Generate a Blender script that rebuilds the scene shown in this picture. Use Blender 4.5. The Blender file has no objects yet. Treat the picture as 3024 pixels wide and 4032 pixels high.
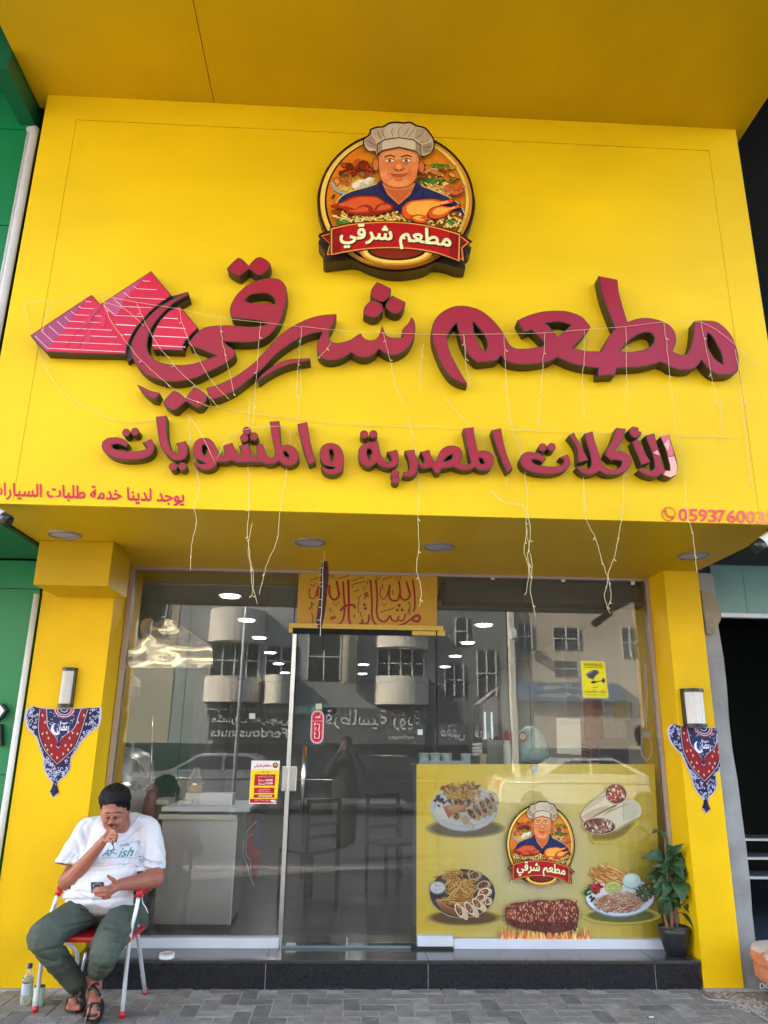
import bpy, bmesh, math, random, unicodedata
from mathutils import Vector, Matrix
from mathutils.geometry import tessellate_polygon
from mathutils.bvhtree import BVHTree
SC = bpy.context.scene
COL = SC.collection
R = math.radians

# ---------------------------------------------------------------- camera, sky, sun, exposure
CAM = Vector((0, 0, 1.55))
F, CX, CY = 2963.5, 1512.0, 2016.0          # focal length and centre in photo pixels (3024 x 4032)
_pi, _ya, _ro = R(17.05), R(2.587), R(0.814)
FW = Vector((math.sin(_ya) * math.cos(_pi), math.cos(_ya) * math.cos(_pi), math.sin(_pi)))
_rt = Vector((math.cos(_ya), -math.sin(_ya), 0)); _up = _rt.cross(FW)
RT = _rt * math.cos(_ro) + _up * math.sin(_ro)
UP = -_rt * math.sin(_ro) + _up * math.cos(_ro)
cd = bpy.data.cameras.new('camera'); co = bpy.data.objects.new('camera', cd); COL.objects.link(co)
cd.sensor_fit = 'HORIZONTAL'; cd.sensor_width = 36.0; cd.lens = 36.0 * F / 3024.0
cd.clip_start = 0.05; cd.clip_end = 600
m = Matrix((RT, UP, -FW)).transposed().to_4x4(); m.translation = CAM
co.matrix_world = m
SC.camera = co
W = bpy.data.worlds.new('World'); SC.world = W; W.use_nodes = True
TOSUN = Vector((-0.80, 0.36, 0.52)).normalized()
nt = W.node_tree; nt.nodes.clear()
wo = nt.nodes.new('ShaderNodeOutputWorld'); bg = nt.nodes.new('ShaderNodeBackground'); sky = nt.nodes.new('ShaderNodeTexSky')
sky.sky_type = 'NISHITA'; sky.sun_disc = False
sky.sun_elevation = math.asin(TOSUN.z); sky.sun_rotation = math.atan2(TOSUN.x, TOSUN.y)
sky.dust_density = 2.0; sky.air_density = 1.0
bg.inputs['Strength'].default_value = 0.15
nt.links.new(sky.outputs[0], bg.inputs[0]); nt.links.new(bg.outputs[0], wo.inputs[0])
ld = bpy.data.lights.new('sun', 'SUN'); ld.energy = 4.0; ld.angle = R(0.53); ld.color = (1.0, 0.93, 0.82)
lo = bpy.data.objects.new('sun', ld); COL.objects.link(lo)
lo.rotation_euler = TOSUN.to_track_quat('Z', 'Y').to_euler()
SC.view_settings.view_transform = 'Standard'; SC.view_settings.look = 'None'
SC.view_settings.exposure = 2.84; SC.view_settings.gamma = 1.0; SC.view_settings.use_curve_mapping = False
SC.cycles.max_bounces = 8; SC.cycles.diffuse_bounces = 4; SC.cycles.glossy_bounces = 4
SC.cycles.transparent_max_bounces = 12; SC.cycles.transmission_bounces = 6
SC.cycles.use_denoising = True; SC.cycles.sample_clamp_indirect = 6.0

# ---------------------------------------------------------------- helpers
def ray(x, y): return FW * F + RT * (x - CX) - UP * (y - CY)
def P(x, y, Y):                      # point on the vertical plane Y seen at photo pixel (x, y)
    d = ray(x, y); return CAM + d * (Y / d.y)
def G(x, y, z=0.0):                  # point at height z seen at photo pixel (x, y)
    d = ray(x, y); return CAM + d * ((z - CAM.z) / d.z)
def lin(c):
    return tuple((v / 12.92 if v <= .04045 else ((v + .055) / 1.055) ** 2.4) for v in (k / 255.0 for k in c))

def tag(o, label=None, cat=None, group=None, kind=None):
    if label: o['label'] = label
    if cat: o['category'] = cat
    if group: o['group'] = group
    if kind: o['kind'] = kind
    return o
def thing(name, label, cat, loc=(0, 0, 0), group=None):
    o = bpy.data.objects.new(name, None); COL.objects.link(o); o.location = loc
    o.empty_display_size = 0.1
    return tag(o, label, cat, group)
def link_mesh(name, me, mats, parent=None, smooth=False):
    if not isinstance(mats, (list, tuple)): mats = [mats]
    for k in mats: me.materials.append(k)
    if smooth: me.polygons.foreach_set('use_smooth', [True] * len(me.polygons))
    o = bpy.data.objects.new(name, me); COL.objects.link(o)
    if parent is not None:
        o.parent = parent
        L = Vector((0, 0, 0)); q = parent
        while q is not None: L += q.location; q = q.parent
        me.transform(Matrix.Translation(-L))
    return o
def bm_obj(name, bm, mats, parent=None, smooth=False):
    me = bpy.data.meshes.new(name); bm.normal_update(); bm.to_mesh(me); bm.free()
    return link_mesh(name, me, mats, parent, smooth)

_m = {}
def mat(name, color, rough=0.5, metal=0.0, var=0.08, vscale=6.0, bump=0.0, bscale=40.0, spec=0.5, emit=0.0, stretch=None, coat=0.0):
    if name in _m: return _m[name]
    k = bpy.data.materials.new(name); k.use_nodes = True; n = k.node_tree.nodes; l = k.node_tree.links
    b = n['Principled BSDF']; b.inputs['Roughness'].default_value = rough; b.inputs['Metallic'].default_value = metal
    b.inputs['Specular IOR Level'].default_value = spec
    if coat: b.inputs['Coat Weight'].default_value = coat
    tc = n.new('ShaderNodeTexCoord'); mp = n.new('ShaderNodeMapping')
    if stretch: mp.inputs['Scale'].default_value = stretch
    l.new(tc.outputs['Object'], mp.inputs[0])
    nz = n.new('ShaderNodeTexNoise'); nz.inputs['Scale'].default_value = vscale; nz.inputs['Detail'].default_value = 6
    l.new(mp.outputs[0], nz.inputs['Vector'])
    rp = n.new('ShaderNodeMapRange'); rp.inputs['From Min'].default_value = .25; rp.inputs['From Max'].default_value = .75
    rp.inputs['To Min'].default_value = 1 - var; rp.inputs['To Max'].default_value = 1 + var
    l.new(nz.outputs['Fac'], rp.inputs['Value'])
    mx = n.new('ShaderNodeVectorMath'); mx.operation = 'SCALE'; mx.inputs[0].default_value = color[:3]
    l.new(rp.outputs[0], mx.inputs['Scale']); l.new(mx.outputs[0], b.inputs['Base Color'])
    if bump:
        n2 = n.new('ShaderNodeTexNoise'); n2.inputs['Scale'].default_value = bscale; n2.inputs['Detail'].default_value = 5
        l.new(mp.outputs[0], n2.inputs['Vector'])
        bp = n.new('ShaderNodeBump'); bp.inputs['Strength'].default_value = bump; bp.inputs['Distance'].default_value = 0.01
        l.new(n2.outputs['Fac'], bp.inputs['Height']); l.new(bp.outputs[0], b.inputs['Normal'])
    if emit:
        l.new(mx.outputs[0], b.inputs['Emission Color']); b.inputs['Emission Strength'].default_value = emit
    _m[name] = k
    return k
def print_mat(name, rough=0.35, spec=0.5, var=.18):
    if name in _m: return _m[name]
    k = bpy.data.materials.new(name); k.use_nodes = True; n = k.node_tree.nodes; l = k.node_tree.links
    b = n['Principled BSDF']; b.inputs['Roughness'].default_value = rough; b.inputs['Specular IOR Level'].default_value = spec
    a = n.new('ShaderNodeAttribute'); a.attribute_name = 'Col'
    tc = n.new('ShaderNodeTexCoord'); nz = n.new('ShaderNodeTexNoise'); nz.inputs['Scale'].default_value = 60
    l.new(tc.outputs['Object'], nz.inputs['Vector'])
    rp = n.new('ShaderNodeMapRange'); rp.inputs['To Min'].default_value = 1 - var; rp.inputs['To Max'].default_value = 1 + var
    l.new(nz.outputs['Fac'], rp.inputs['Value'])
    mx = n.new('ShaderNodeVectorMath'); mx.operation = 'SCALE'
    l.new(a.outputs['Color'], mx.inputs[0]); l.new(rp.outputs[0], mx.inputs['Scale']); l.new(mx.outputs[0], b.inputs['Base Color'])
    _m[name] = k
    return k
def glass_mat(name='window_glass', tint=(.975, .985, .98), ior=1.5, boost=1.0, rough=0.0):
    if name in _m: return _m[name]
    k = bpy.data.materials.new(name); k.use_nodes = True; n = k.node_tree.nodes; l = k.node_tree.links; n.clear()
    out = n.new('ShaderNodeOutputMaterial'); mixn = n.new('ShaderNodeMixShader'); tr = n.new('ShaderNodeBsdfTransparent')
    gl = n.new('ShaderNodeBsdfGlossy'); fr = n.new('ShaderNodeFresnel'); mu = n.new('ShaderNodeMath'); mu.operation = 'MULTIPLY'
    tr.inputs[0].default_value = (*tint, 1); gl.inputs['Roughness'].default_value = rough; fr.inputs['IOR'].default_value = ior
    mu.inputs[1].default_value = boost; mu.use_clamp = True
    tc = n.new('ShaderNodeTexCoord'); nz = n.new('ShaderNodeTexNoise'); nz.inputs['Scale'].default_value = 1.3
    bp = n.new('ShaderNodeBump'); bp.inputs['Strength'].default_value = .007; bp.inputs['Distance'].default_value = .05
    l.new(tc.outputs['Object'], nz.inputs['Vector']); l.new(nz.outputs['Fac'], bp.inputs['Height']); l.new(bp.outputs[0], gl.inputs['Normal'])
    l.new(fr.outputs[0], mu.inputs[0]); l.new(mu.outputs[0], mixn.inputs[0]); l.new(tr.outputs[0], mixn.inputs[1])
    l.new(gl.outputs[0], mixn.inputs[2]); du = n.new('ShaderNodeBsdfDiffuse'); du.inputs[0].default_value = (.62, .60, .56, 1); m3 = n.new('ShaderNodeMixShader')   # thin film of street dust
    nd = n.new('ShaderNodeTexNoise'); nd.inputs['Scale'].default_value = 2.2; nd.inputs['Detail'].default_value = 8; md = n.new('ShaderNodeMapRange'); md.inputs['To Min'].default_value = .004; md.inputs['To Max'].default_value = .04
    l.new(tc.outputs['Object'], nd.inputs['Vector']); l.new(nd.outputs['Fac'], md.inputs['Value']); l.new(md.outputs[0], m3.inputs[0]); l.new(mixn.outputs[0], m3.inputs[1]); l.new(du.outputs[0], m3.inputs[2])
    l.new(m3.outputs[0], out.inputs[0])
    _m[name] = k
    return k

def box(bm, a, b, mi=0, bevel=0.0):
    x0, y0, z0 = a; x1, y1, z1 = b
    vs = [bm.verts.new(v) for v in ((x0, y0, z0), (x1, y0, z0), (x1, y1, z0), (x0, y1, z0), (x0, y0, z1), (x1, y0, z1), (x1, y1, z1), (x0, y1, z1))]
    fs = [bm.faces.new([vs[i] for i in f]) for f in ((0, 3, 2, 1), (4, 5, 6, 7), (0, 1, 5, 4), (1, 2, 6, 5), (2, 3, 7, 6), (3, 0, 4, 7))]
    for f in fs: f.material_index = mi
    if bevel:
        es = list({e for f in fs for e in f.edges})
        bmesh.ops.bevel(bm, geom=es, offset=bevel, segments=2, affect='EDGES', profile=0.7)
def B(name, a, b, m, parent=None, bevel=0.0):
    bm = bmesh.new(); box(bm, a, b, 0, bevel); return bm_obj(name, bm, m, parent)
def tube(bm, pts, r, seg=8, mi=0, closed=False):
    pts = [Vector(p) for p in pts]; n = len(pts)
    rs = r if isinstance(r, (list, tuple)) else [r] * n
    rings = []; prev = None
    for i, p in enumerate(pts):
        if closed: t = (pts[(i + 1) % n] - pts[i - 1]).normalized()
        else: t = (pts[min(i + 1, n - 1)] - pts[max(i - 1, 0)]).normalized()
        if prev is None:
            a = t.orthogonal().normalized()
        else:
            a = (prev - t * prev.dot(t))
            a = a.normalized() if a.length > 1e-6 else t.orthogonal().normalized()
        prev = a; b = t.cross(a)
        rings.append([bm.verts.new(p + (a * math.cos(2 * math.pi * k / seg) + b * math.sin(2 * math.pi * k / seg)) * rs[i]) for k in range(seg)])
    for i in range(n if closed else n - 1):
        A, Bq = rings[i], rings[(i + 1) % n]
        for k in range(seg):
            f = bm.faces.new((A[k], A[(k + 1) % seg], Bq[(k + 1) % seg], Bq[k])); f.material_index = mi; f.smooth = True
    if not closed:
        f = bm.faces.new(list(reversed(rings[0]))); f.material_index = mi
        f = bm.faces.new(rings[-1]); f.material_index = mi
def lathe(bm, prof, c, seg=24, mi=0, ax='Z', cap=True, a0=0.0, a1=None):
    c = Vector(c); full = a1 is None; a1 = 2 * math.pi if full else a1
    rings = []; ns = seg if full else seg + 1
    for r, h in prof:
        ring = []
        for k in range(ns):
            t = a0 + (a1 - a0) * k / seg
            u, v = math.cos(t) * r, math.sin(t) * r
            q = (u, v, h) if ax == 'Z' else ((u, h, v) if ax == 'Y' else (h, u, v))
            ring.append(bm.verts.new(c + Vector(q)))
        rings.append(ring)
    for A, Bq in zip(rings, rings[1:]):
        for k in range(seg if full else seg):
            k2 = (k + 1) % ns
            if not full and k == seg: continue
            f = bm.faces.new((A[k], A[k2], Bq[k2], Bq[k])); f.material_index = mi; f.smooth = True
    if cap and full:
        for rg in (rings[0], rings[-1]):
            if prof[0 if rg is rings[0] else -1][0] > 1e-4:
                f = bm.faces.new(rg); f.material_index = mi
def smooth_poly(pts, closed=True, sharp=42, n=4):
    pts = [Vector((p[0], p[1])) for p in pts]
    # drop doubles
    q = [pts[0]]
    for p in pts[1:]:
        if (p - q[-1]).length > 1e-4: q.append(p)
    if closed and (q[0] - q[-1]).length < 1e-4: q.pop()
    pts = q; N = len(pts); tan = []
    for i in range(N):
        if not closed and i in (0, N - 1): tan.append(None); continue
        a = pts[i] - pts[i - 1]; b = pts[(i + 1) % N] - pts[i]
        ang = abs(math.degrees(a.angle(b, 0)))
        tan.append(None if ang > sharp else (a.normalized() + b.normalized()).normalized())
    out = []
    for i in range(N if closed else N - 1):
        a, b = pts[i], pts[(i + 1) % N]; L = (b - a).length
        t0 = tan[i] * L if tan[i] is not None else (b - a)
        t1 = tan[(i + 1) % N] * L if tan[(i + 1) % N] is not None else (b - a)
        k_ = n if (tan[i] is not None or tan[(i + 1) % N] is not None) else 1
        for k in range(k_):
            t = k / k_; t2 = t * t; t3 = t2 * t
            out.append(a * (2 * t3 - 3 * t2 + 1) + t0 * (t3 - 2 * t2 + t) + b * (3 * t2 - 2 * t3) + t1 * (t3 - t2))
    if not closed: out.append(pts[-1])
    return out
def area2(p): return sum(p[i - 1][0] * p[i][1] - p[i][0] * p[i - 1][1] for i in range(len(p))) / 2
def inset(pts, d):
    n = len(pts); s = 1 if area2(pts) > 0 else -1; out = []
    for i in range(n):
        a = (pts[i] - pts[i - 1]); b = (pts[(i + 1) % n] - pts[i])
        if a.length < 1e-6 or b.length < 1e-6: out.append(pts[i].copy()); continue
        a.normalize(); b.normalize()
        na = Vector((-a.y, a.x)); nb = Vector((-b.y, b.x)); k = na + nb
        if k.length < .3: k = na * 1.0; f = 1
        else:
            k.normalize(); f = 1 / max(.45, k.dot(na))
        out.append(pts[i] + k * (d * s * f))
    return out
def slab(name, outer, holes, Y0, Y1, m, parent, caps=True):
    """plate in the XZ plane from Y0 (front, towards the street) back to Y1; outline lists are (x, z)"""
    bm = bmesh.new(); loops = [outer] + list(holes)
    tris = tessellate_polygon([[Vector((p[0], p[1], 0)) for p in L] for L in loops])
    flat = [p for L in loops for p in L]
    vf = [bm.verts.new((p[0], Y0, p[1])) for p in flat]
    for t in tris:
        try:
            f = bm.faces.new([vf[i] for i in t])
            f.normal_update()
            if f.normal.y > 0: f.normal_flip()
        except ValueError: pass
    if Y1 is not None and abs(Y1 - Y0) > 1e-6:
        vb = [bm.verts.new((p[0], Y1, p[1])) for p in flat]; o = 0
        for L in loops:
            n = len(L)
            for i in range(n):
                j = (i + 1) % n
                bm.faces.new((vf[o + i], vf[o + j], vb[o + j], vb[o + i]))
            o += n
    bmesh.ops.recalc_face_normals(bm, faces=bm.faces[:]) if Y1 is not None and abs(Y1 - Y0) > 1e-6 else None
    return bm_obj(name, bm, m, parent)

# ---- Arabic shaping with presentation forms (no files)
_RJ = set('اأإآدذرزوؤةىء')
def ar(s):
    out = []; i = 0; chars = list(s)
    def joins_next(c): return c not in _RJ and c not in ' ' and unicodedata.name(c, '').startswith('ARABIC LETTER')
    def is_ar(c): return unicodedata.name(c, '').startswith('ARABIC LETTER') and c != 'ء'
    prevjoin = False
    while i < len(chars):
        c = chars[i]; nx = chars[i + 1] if i + 1 < len(chars) else ' '
        if c == 'ل' and nx in 'اأإآ':
            nm = {'ا': 'ALEF', 'أ': 'ALEF WITH HAMZA ABOVE', 'إ': 'ALEF WITH HAMZA BELOW', 'آ': 'ALEF WITH MADDA ABOVE'}[nx]
            out.append(unicodedata.lookup('ARABIC LIGATURE LAM WITH %s %s FORM' % (nm, 'FINAL' if prevjoin else 'ISOLATED'))); prevjoin = False; i += 2; continue
        if not is_ar(c): out.append(c); prevjoin = False; i += 1; continue
        nj = joins_next(c) and is_ar(nx)
        form = ('MEDIAL' if nj else 'FINAL') if prevjoin else ('INITIAL' if nj else 'ISOLATED')
        out.append(unicodedata.lookup(unicodedata.name(c) + ' ' + form + ' FORM')); prevjoin = nj; i += 1
    return ''.join(reversed(out))
_tc = {}
def text2d_raw(s, bold=0.0, shear=0.0):
    """triangulated outline of a string, scaled to a unit box [0..1] x [0..1] plus its aspect"""
    key = (s, bold, shear)
    if key in _tc: return _tc[key]
    c = bpy.data.curves.new('lettering', 'FONT'); c.body = s; c.offset = min(bold, .006); c.shear = shear; c.resolution_u = 3
    o = bpy.data.objects.new('lettering', c); COL.objects.link(o)
    dg = bpy.context.evaluated_depsgraph_get(); dg.update()
    me = bpy.data.meshes.new_from_object(o.evaluated_get(dg))
    vs = [(v.co.x, v.co.y) for v in me.vertices]; fs = [tuple(p.vertices) for p in me.polygons]
    bpy.data.objects.remove(o); bpy.data.curves.remove(c); bpy.data.meshes.remove(me)
    x0 = min(v[0] for v in vs); x1 = max(v[0] for v in vs); y0 = min(v[1] for v in vs); y1 = max(v[1] for v in vs)
    r = ([((v[0] - x0) / (x1 - x0), (v[1] - y0) / (y1 - y0)) for v in vs], fs, (x1 - x0) / (y1 - y0), x1 - x0, y1 - y0)
    _tc[key] = r
    return r
def text2d(s, bold=0.0, shear=0.0): return text2d_raw(s, bold, shear)[:3]
def heavier(s, bold, shear=0.0):
    """the shifted copies that thicken a string without breaking its outlines"""
    r = text2d_raw(s, 0.0, shear); b = max(0.0, bold)
    if b < .008: return [(0.0, 0.0)]
    return [(b * dx / r[3], b * dy / r[4]) for dx, dy in ((0, 0), (.8, .0), (-.8, 0), (0, .8), (0, -.8), (.6, .6), (-.6, .6), (.6, -.6), (-.6, -.6))]

class Print:
    """flat print: stacked sheets of colour a fraction of a millimetre apart"""
    def __init__(s, fn, step=0.0004, nrm=(0, -1, 0)):
        s.fn = fn; s.step = step; s.n = Vector(nrm); s.v = []; s.f = []; s.c = []; s.L = 0.0
    def add(s, pts2, faces, col):
        o = len(s.v); off = s.n * (s.L * s.step)
        s.v += [Vector(s.fn(p[0], p[1])) + off for p in pts2]
        for f in faces: s.f.append([o + i for i in f]); s.c.append(col)
    def poly(s, pts, col, sm=False, up=1.0, n=3):
        s.L += up
        if sm: pts = smooth_poly(pts, n=n)
        t = tessellate_polygon([[Vector((p[0], p[1], 0)) for p in pts]])
        s.add(pts, t, lin(col))
    def ell(s, cx, cy, rx, ry, col, up=1.0, n=16, rot=0, a0=0, a1=360):
        c, q = math.cos(R(rot)), math.sin(R(rot)); pts = []
        for k in range(n + (a1 - a0 < 360)):
            t = R(a0 + (a1 - a0) * k / n); u, v = rx * math.cos(t), ry * math.sin(t)
            pts.append((cx + u * c - v * q, cy + u * q + v * c))
        s.poly(pts, col, False, up)
    def stroke(s, pts, w, col, up=1.0, sm=True, taper=False, n=3):
        s.L += up
        p = smooth_poly(pts, closed=False, sharp=80, n=n) if sm and len(pts) > 2 else [Vector(q) for q in pts]
        N = len(p); A = []; Bv = []
        for i in range(N):
            t = (p[min(i + 1, N - 1)] - p[max(i - 1, 0)]); t.normalize() if t.length else None
            k = w / 2 * (math.sin(math.pi * (0.12 + 0.76 * i / (N - 1))) if taper else 1)
            nn = Vector((-t.y, t.x)) * k; A.append(p[i] + nn); Bv.append(p[i] - nn)
        s.add(A + Bv, [(i, i + 1, N + i + 1, N + i) for i in range(N - 1)], lin(col))
    def text(s, string, box, col, bold=0.0, up=1.0, arch=0.0, shear=0.0, flip=False):
        s.L += up; vs, fs, asp = text2d(string, 0, shear); x0, y0, x1, y1 = box
        for du, dv in heavier(string, bold, shear):
            s.L += .06; s.add([(x0 + (x1 - x0) * (u + du), y1 + (y0 - y1) * (v + dv)) for u, v in vs], fs, lin(col))
    def build(s, name, m, parent, bm_hook=None):
        me = bpy.data.meshes.new(name); me.from_pydata([tuple(v) for v in s.v], [], s.f)
        ca = me.color_attributes.new('Col', 'FLOAT_COLOR', 'CORNER'); d = []
        for f, c in zip(s.f, s.c): d += [c[0], c[1], c[2], 1.0] * len(f)
        ca.data.foreach_set('color', d)
        if bm_hook:
            bm = bmesh.new(); bm.from_mesh(me); bm_hook(bm); bm.to_mesh(me); bm.free()
        me.update()
        return link_mesh(name, me, m, parent)
def crop(ox, oy, sc): return lambda pts: [(ox + x * sc, oy + y * sc) for x, y in pts]
rnd = random.Random(7)

# ---------------------------------------------------------------- materials
YEL = lin((246, 200, 6))
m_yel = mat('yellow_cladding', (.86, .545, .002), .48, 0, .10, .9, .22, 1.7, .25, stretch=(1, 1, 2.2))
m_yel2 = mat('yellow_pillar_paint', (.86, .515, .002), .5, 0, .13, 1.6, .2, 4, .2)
m_soff = mat('yellow_soffit_shaded', (.57, .345, .002), .4, 0, .10, 1.1, .10, 1.6, .25)  # cladding yellow taken down so the soffits carry their shade in the colour
m_dark = mat('sign_return_dark', lin((52, 38, 26)), .45, 0, .12, 8)
m_crim = mat('crimson_acrylic', lin((158, 26, 48)), .3, 0, .05, 3, .02, 9, .3)
m_pink = mat('pink_acrylic', lin((206, 26, 58)), .3, 0, .06, 3, .02, 9, .3)
m_white = mat('white_paint', (.78, .77, .74), .5, 0, .06, 5)
m_alu = mat('white_aluminium', (.72, .74, .80), .35, .15, .05, 5)
m_steel = mat('brushed_steel', (.62, .63, .64), .24, 1.0, .06, 4, .05, 120, stretch=(1, 1, 12))
m_chrome = mat('polished_steel', (.75, .74, .70), .12, 1.0, .04, 4)
m_bronze = mat('frame_bronze', lin((176, 158, 146)), .4, .2, .06, 6)
m_granite = mat('black_granite', (.018, .018, .02), .16, 0, .35, 60, .03, 90, .6)
m_granite_top = mat('granite_tread', (.045, .045, .048), .15, 0, .3, 50, .02, 60, .6)
m_paver = [mat('paver_%s' % n, c, .88, 0, .34, 9, .6, 90) for n, c in (('grey', (.255, .23, .195)), ('dark', (.175, .158, .136)), ('pale', (.33, .30, .26)), ('warm', (.26, .222, .178)))]
m_grout = mat('sand_joint', (.40, .38, .35), .95, 0, .3, 40, .4, 120)
m_concrete = mat('grey_concrete', (.30, .29, .275), .85, 0, .22, 5, .35, 30)
m_asphalt = mat('asphalt', (.05, .05, .052), .9, 0, .25, 3, .4, 90)
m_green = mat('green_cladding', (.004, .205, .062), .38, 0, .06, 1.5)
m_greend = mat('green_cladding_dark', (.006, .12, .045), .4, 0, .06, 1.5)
m_black = mat('black_plastic', (.02, .02, .02), .35)
m_red = mat('red_plastic', lin((196, 22, 34)), .35, 0, .06)
m_rub = mat('dark_recess', (.012, .012, .012), .8)
m_glass = glass_mat(boost=1.15)
m_print = print_mat('printed_vinyl', .45, .3)
m_wire = mat('cream_wire', lin((220, 204, 156)), .5, 0, .05)
m_room = mat('interior_wall', (.48, .46, .42), .8, 0, .08, 2)
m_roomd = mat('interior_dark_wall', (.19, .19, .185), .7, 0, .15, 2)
m_ceil = mat('interior_ceiling', (.30, .31, .31), .8, 0, .05, 2)

# ---------------------------------------------------------------- ground
def sheet(name, x0, y0, x1, y1, z, m):
    bm = bmesh.new(); bm.faces.new([bm.verts.new(v) for v in ((x0, y0, z), (x1, y0, z), (x1, y1, z), (x0, y1, z))])
    return tag(bm_obj(name, bm, m), kind='structure')
sheet('ground', -200, -200, 200, 200, -0.16, m_asphalt)
pave = thing('pavement', None, None); tag(pave, kind='structure')
bm = bmesh.new(); box(bm, (-14, 1.2, -.15), (14, 5.98, -.0045)); bm_obj('bedding', bm, m_grout, pave)
bm = bmesh.new()
for k in range(28): box(bm, (-14 + k, .98, -.16), (-13.02 + k, 1.19, .0), 0, .015)
tag(bm_obj('kerb', bm, mat('kerb_stone', (.13, .125, .115), .9, 0, .2, 4), pave), kind='stuff')
U = .108
def brickmesh(i, v):
    r = random.Random(i * 7 + v); bm = bmesh.new(); g = .0042
    L, Wd = (2 * U, U)
    box(bm, (g, g, -.05), (L - g, Wd - g, 0), 0, 0)
    for q in bm.verts:
        if q.co.z > -.01:
            q.co.z += r.uniform(-.0025, .002); q.co.x += .002 if q.co.x < .01 else -.002; q.co.y += .002 if q.co.y < .01 else -.002
    me = bpy.data.meshes.new('brick'); bm.to_mesh(me); bm.free(); me.materials.append(m_paver[i]); return me
pm = [[brickmesh(i, v) for v in range(3)] for i in range(4)]
cells = []
for i in range(-60, 61):
    for j in range(-60, 61):
        ox = i + 2 * j; oy = i - 2 * j
        cells.append((ox * U + .03, oy * U + 3.4, 0)); cells.append((ox * U + .03, (oy + 1) * U + 3.4, 1))
ok = []
for x, y, k in cells:
    cx_, cy_ = (x + U, y + U / 2) if k == 0 else (x + U / 2, y + U)
    xe = x + (2 * U if k == 0 else U); ye = y + (U if k == 0 else 2 * U)
    if abs(cx_) < 6.5 and cy_ > 1.35 and ye < 5.665 + .05: ok.append((x, y, k, cx_, cy_))
vis = [c for c in ok if c[4] > 4.98 and -2.75 < c[3] < 2.75]; vis.sort(key=lambda c: abs(c[4] - 5.3)); vis = vis[:298]
vs_ = set((c[0], c[1], c[2]) for c in vis)
for x, y, k, a, b_ in vis:
    o = bpy.data.objects.new('brick', pm[rnd.choice((0, 0, 1, 2, 3, 0, 1))][rnd.randrange(3)]); COL.objects.link(o); o.parent = pave
    o.location = (x, y, rnd.uniform(-.0015, .0015))
    if k: o.location.x += U; o.rotation_euler.z = R(90)
bm = bmesh.new()
for x, y, k, a, b_ in ok:
    if (x, y, k) in vs_: continue
    w, h = (2 * U, U) if k == 0 else (U, 2 * U); g = .0045; z = rnd.uniform(-.0015, .0015)
    f = bm.faces.new([bm.verts.new(v) for v in ((x + g, y + g, z), (x + w - g, y + g, z), (x + w - g, min(y + h - g, 5.66), z), (x + g, min(y + h - g, 5.66), z))])
    f.material_index = rnd.randrange(4)
    e = bmesh.ops.extrude_face_region(bm, geom=[f]); 
    for q in [q for q in e['geom'] if isinstance(q, bmesh.types.BMVert)]: q.co.z -= .02
tag(bm_obj('bricks', bm, m_paver, pave), kind='stuff')
for nm, x0, x1 in (('pavement_slab', -14, -6.6), ('pavement_slab', 6.6, 14)):
    bm = bmesh.new(); box(bm, (x0, 1.2, -.1), (x1, 5.98, -.002)); bm_obj(nm, bm, m_paver[0], pave)

# ---------------------------------------------------------------- the shop building
YF, YP, YG = 4.30, 5.65, 5.98
ZS, ZT = 2.87, 5.86
XL, XR = -2.205, 2.72
shop = thing('shop_building', 'yellow shopfront with deep canopy, glass front and tall sign wall', 'building', (0, 0, 0))
# sign wall: frame proud of a recessed field with a fine groove
fx0, fx1, fz1 = -1.985, 2.50, 5.66
fas = B('fascia', (fx0 + .0008, YF + .0028, ZS + .003), (fx1 - .0012, YF + .12, fz1 - .003), m_yel, shop)
B('fascia_border', (XL, YF, fz1), (XR, YF + .12, ZT), m_yel, shop)
B('fascia_border', (XL, YF, ZS + .003), (fx0, YF + .12, fz1), m_yel, shop)
B('fascia_border', (fx1, YF, ZS + .003), (XR, YF + .12, fz1), m_yel, shop)
B('fascia_edge', (XL, YF - .0004, ZS - .012), (XR, YF + .019, ZS + .0025), m_yel, shop)
B('canopy_core', (XL + .002, YF + .12, ZS + .03), (XR - .002, 12, ZT + .3), m_rub, shop)
# soffit in panels
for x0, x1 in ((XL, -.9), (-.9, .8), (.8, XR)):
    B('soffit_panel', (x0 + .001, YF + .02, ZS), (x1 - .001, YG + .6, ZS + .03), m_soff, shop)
# upper canopy ceiling, panels with an open joint
xj = -1.05
tl = thing('upper_canopy', 'lengthened yellow canopy roof above the sign wall, seen from below with panel joints', 'canopy')
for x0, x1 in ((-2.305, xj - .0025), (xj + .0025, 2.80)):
    B('ceiling_panel', (x0, 1.75, ZT), (x1, YF + .12, ZT + .06), m_soff, tl)  # outer part, out of view, lengthened to darken the top of the sign wall
B('ceiling_core', (-2.30, 1.76, ZT + .061), (2.79, YF + .11, ZT + .9), m_dark, tl)
B('canopy_front', (-2.305, 1.70, ZT - .0), (2.80, 1.749, ZT + .9), m_yel, tl)
# mass of the building above and behind
tow = thing('upper_storeys', 'beige upper storeys of the building behind the yellow canopy', 'building')
B('wall', (-2.8, 4.6, 6.80), (3.4, 16, 14), mat('beige_render', (.45, .38, .29), .85), tow)
B('wall', (-2.8, 4.6, 6.161), (3.4, 16, 6.80), mat('beige_render', (.45, .38, .29), .85), tow)
# pillars
B('pillar', (-2.28, YP, 0), (-1.75, YG + .4, ZS), m_yel2, shop, .004)
B('pillar', (2.45, YP, 0), (2.725, YG + .4, ZS), m_yel2, shop, .004)
B('beam_box', (-2.165, 5.19, 2.555), (-1.66, YP - .001, ZS - .001), m_soff, shop, .003)
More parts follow.
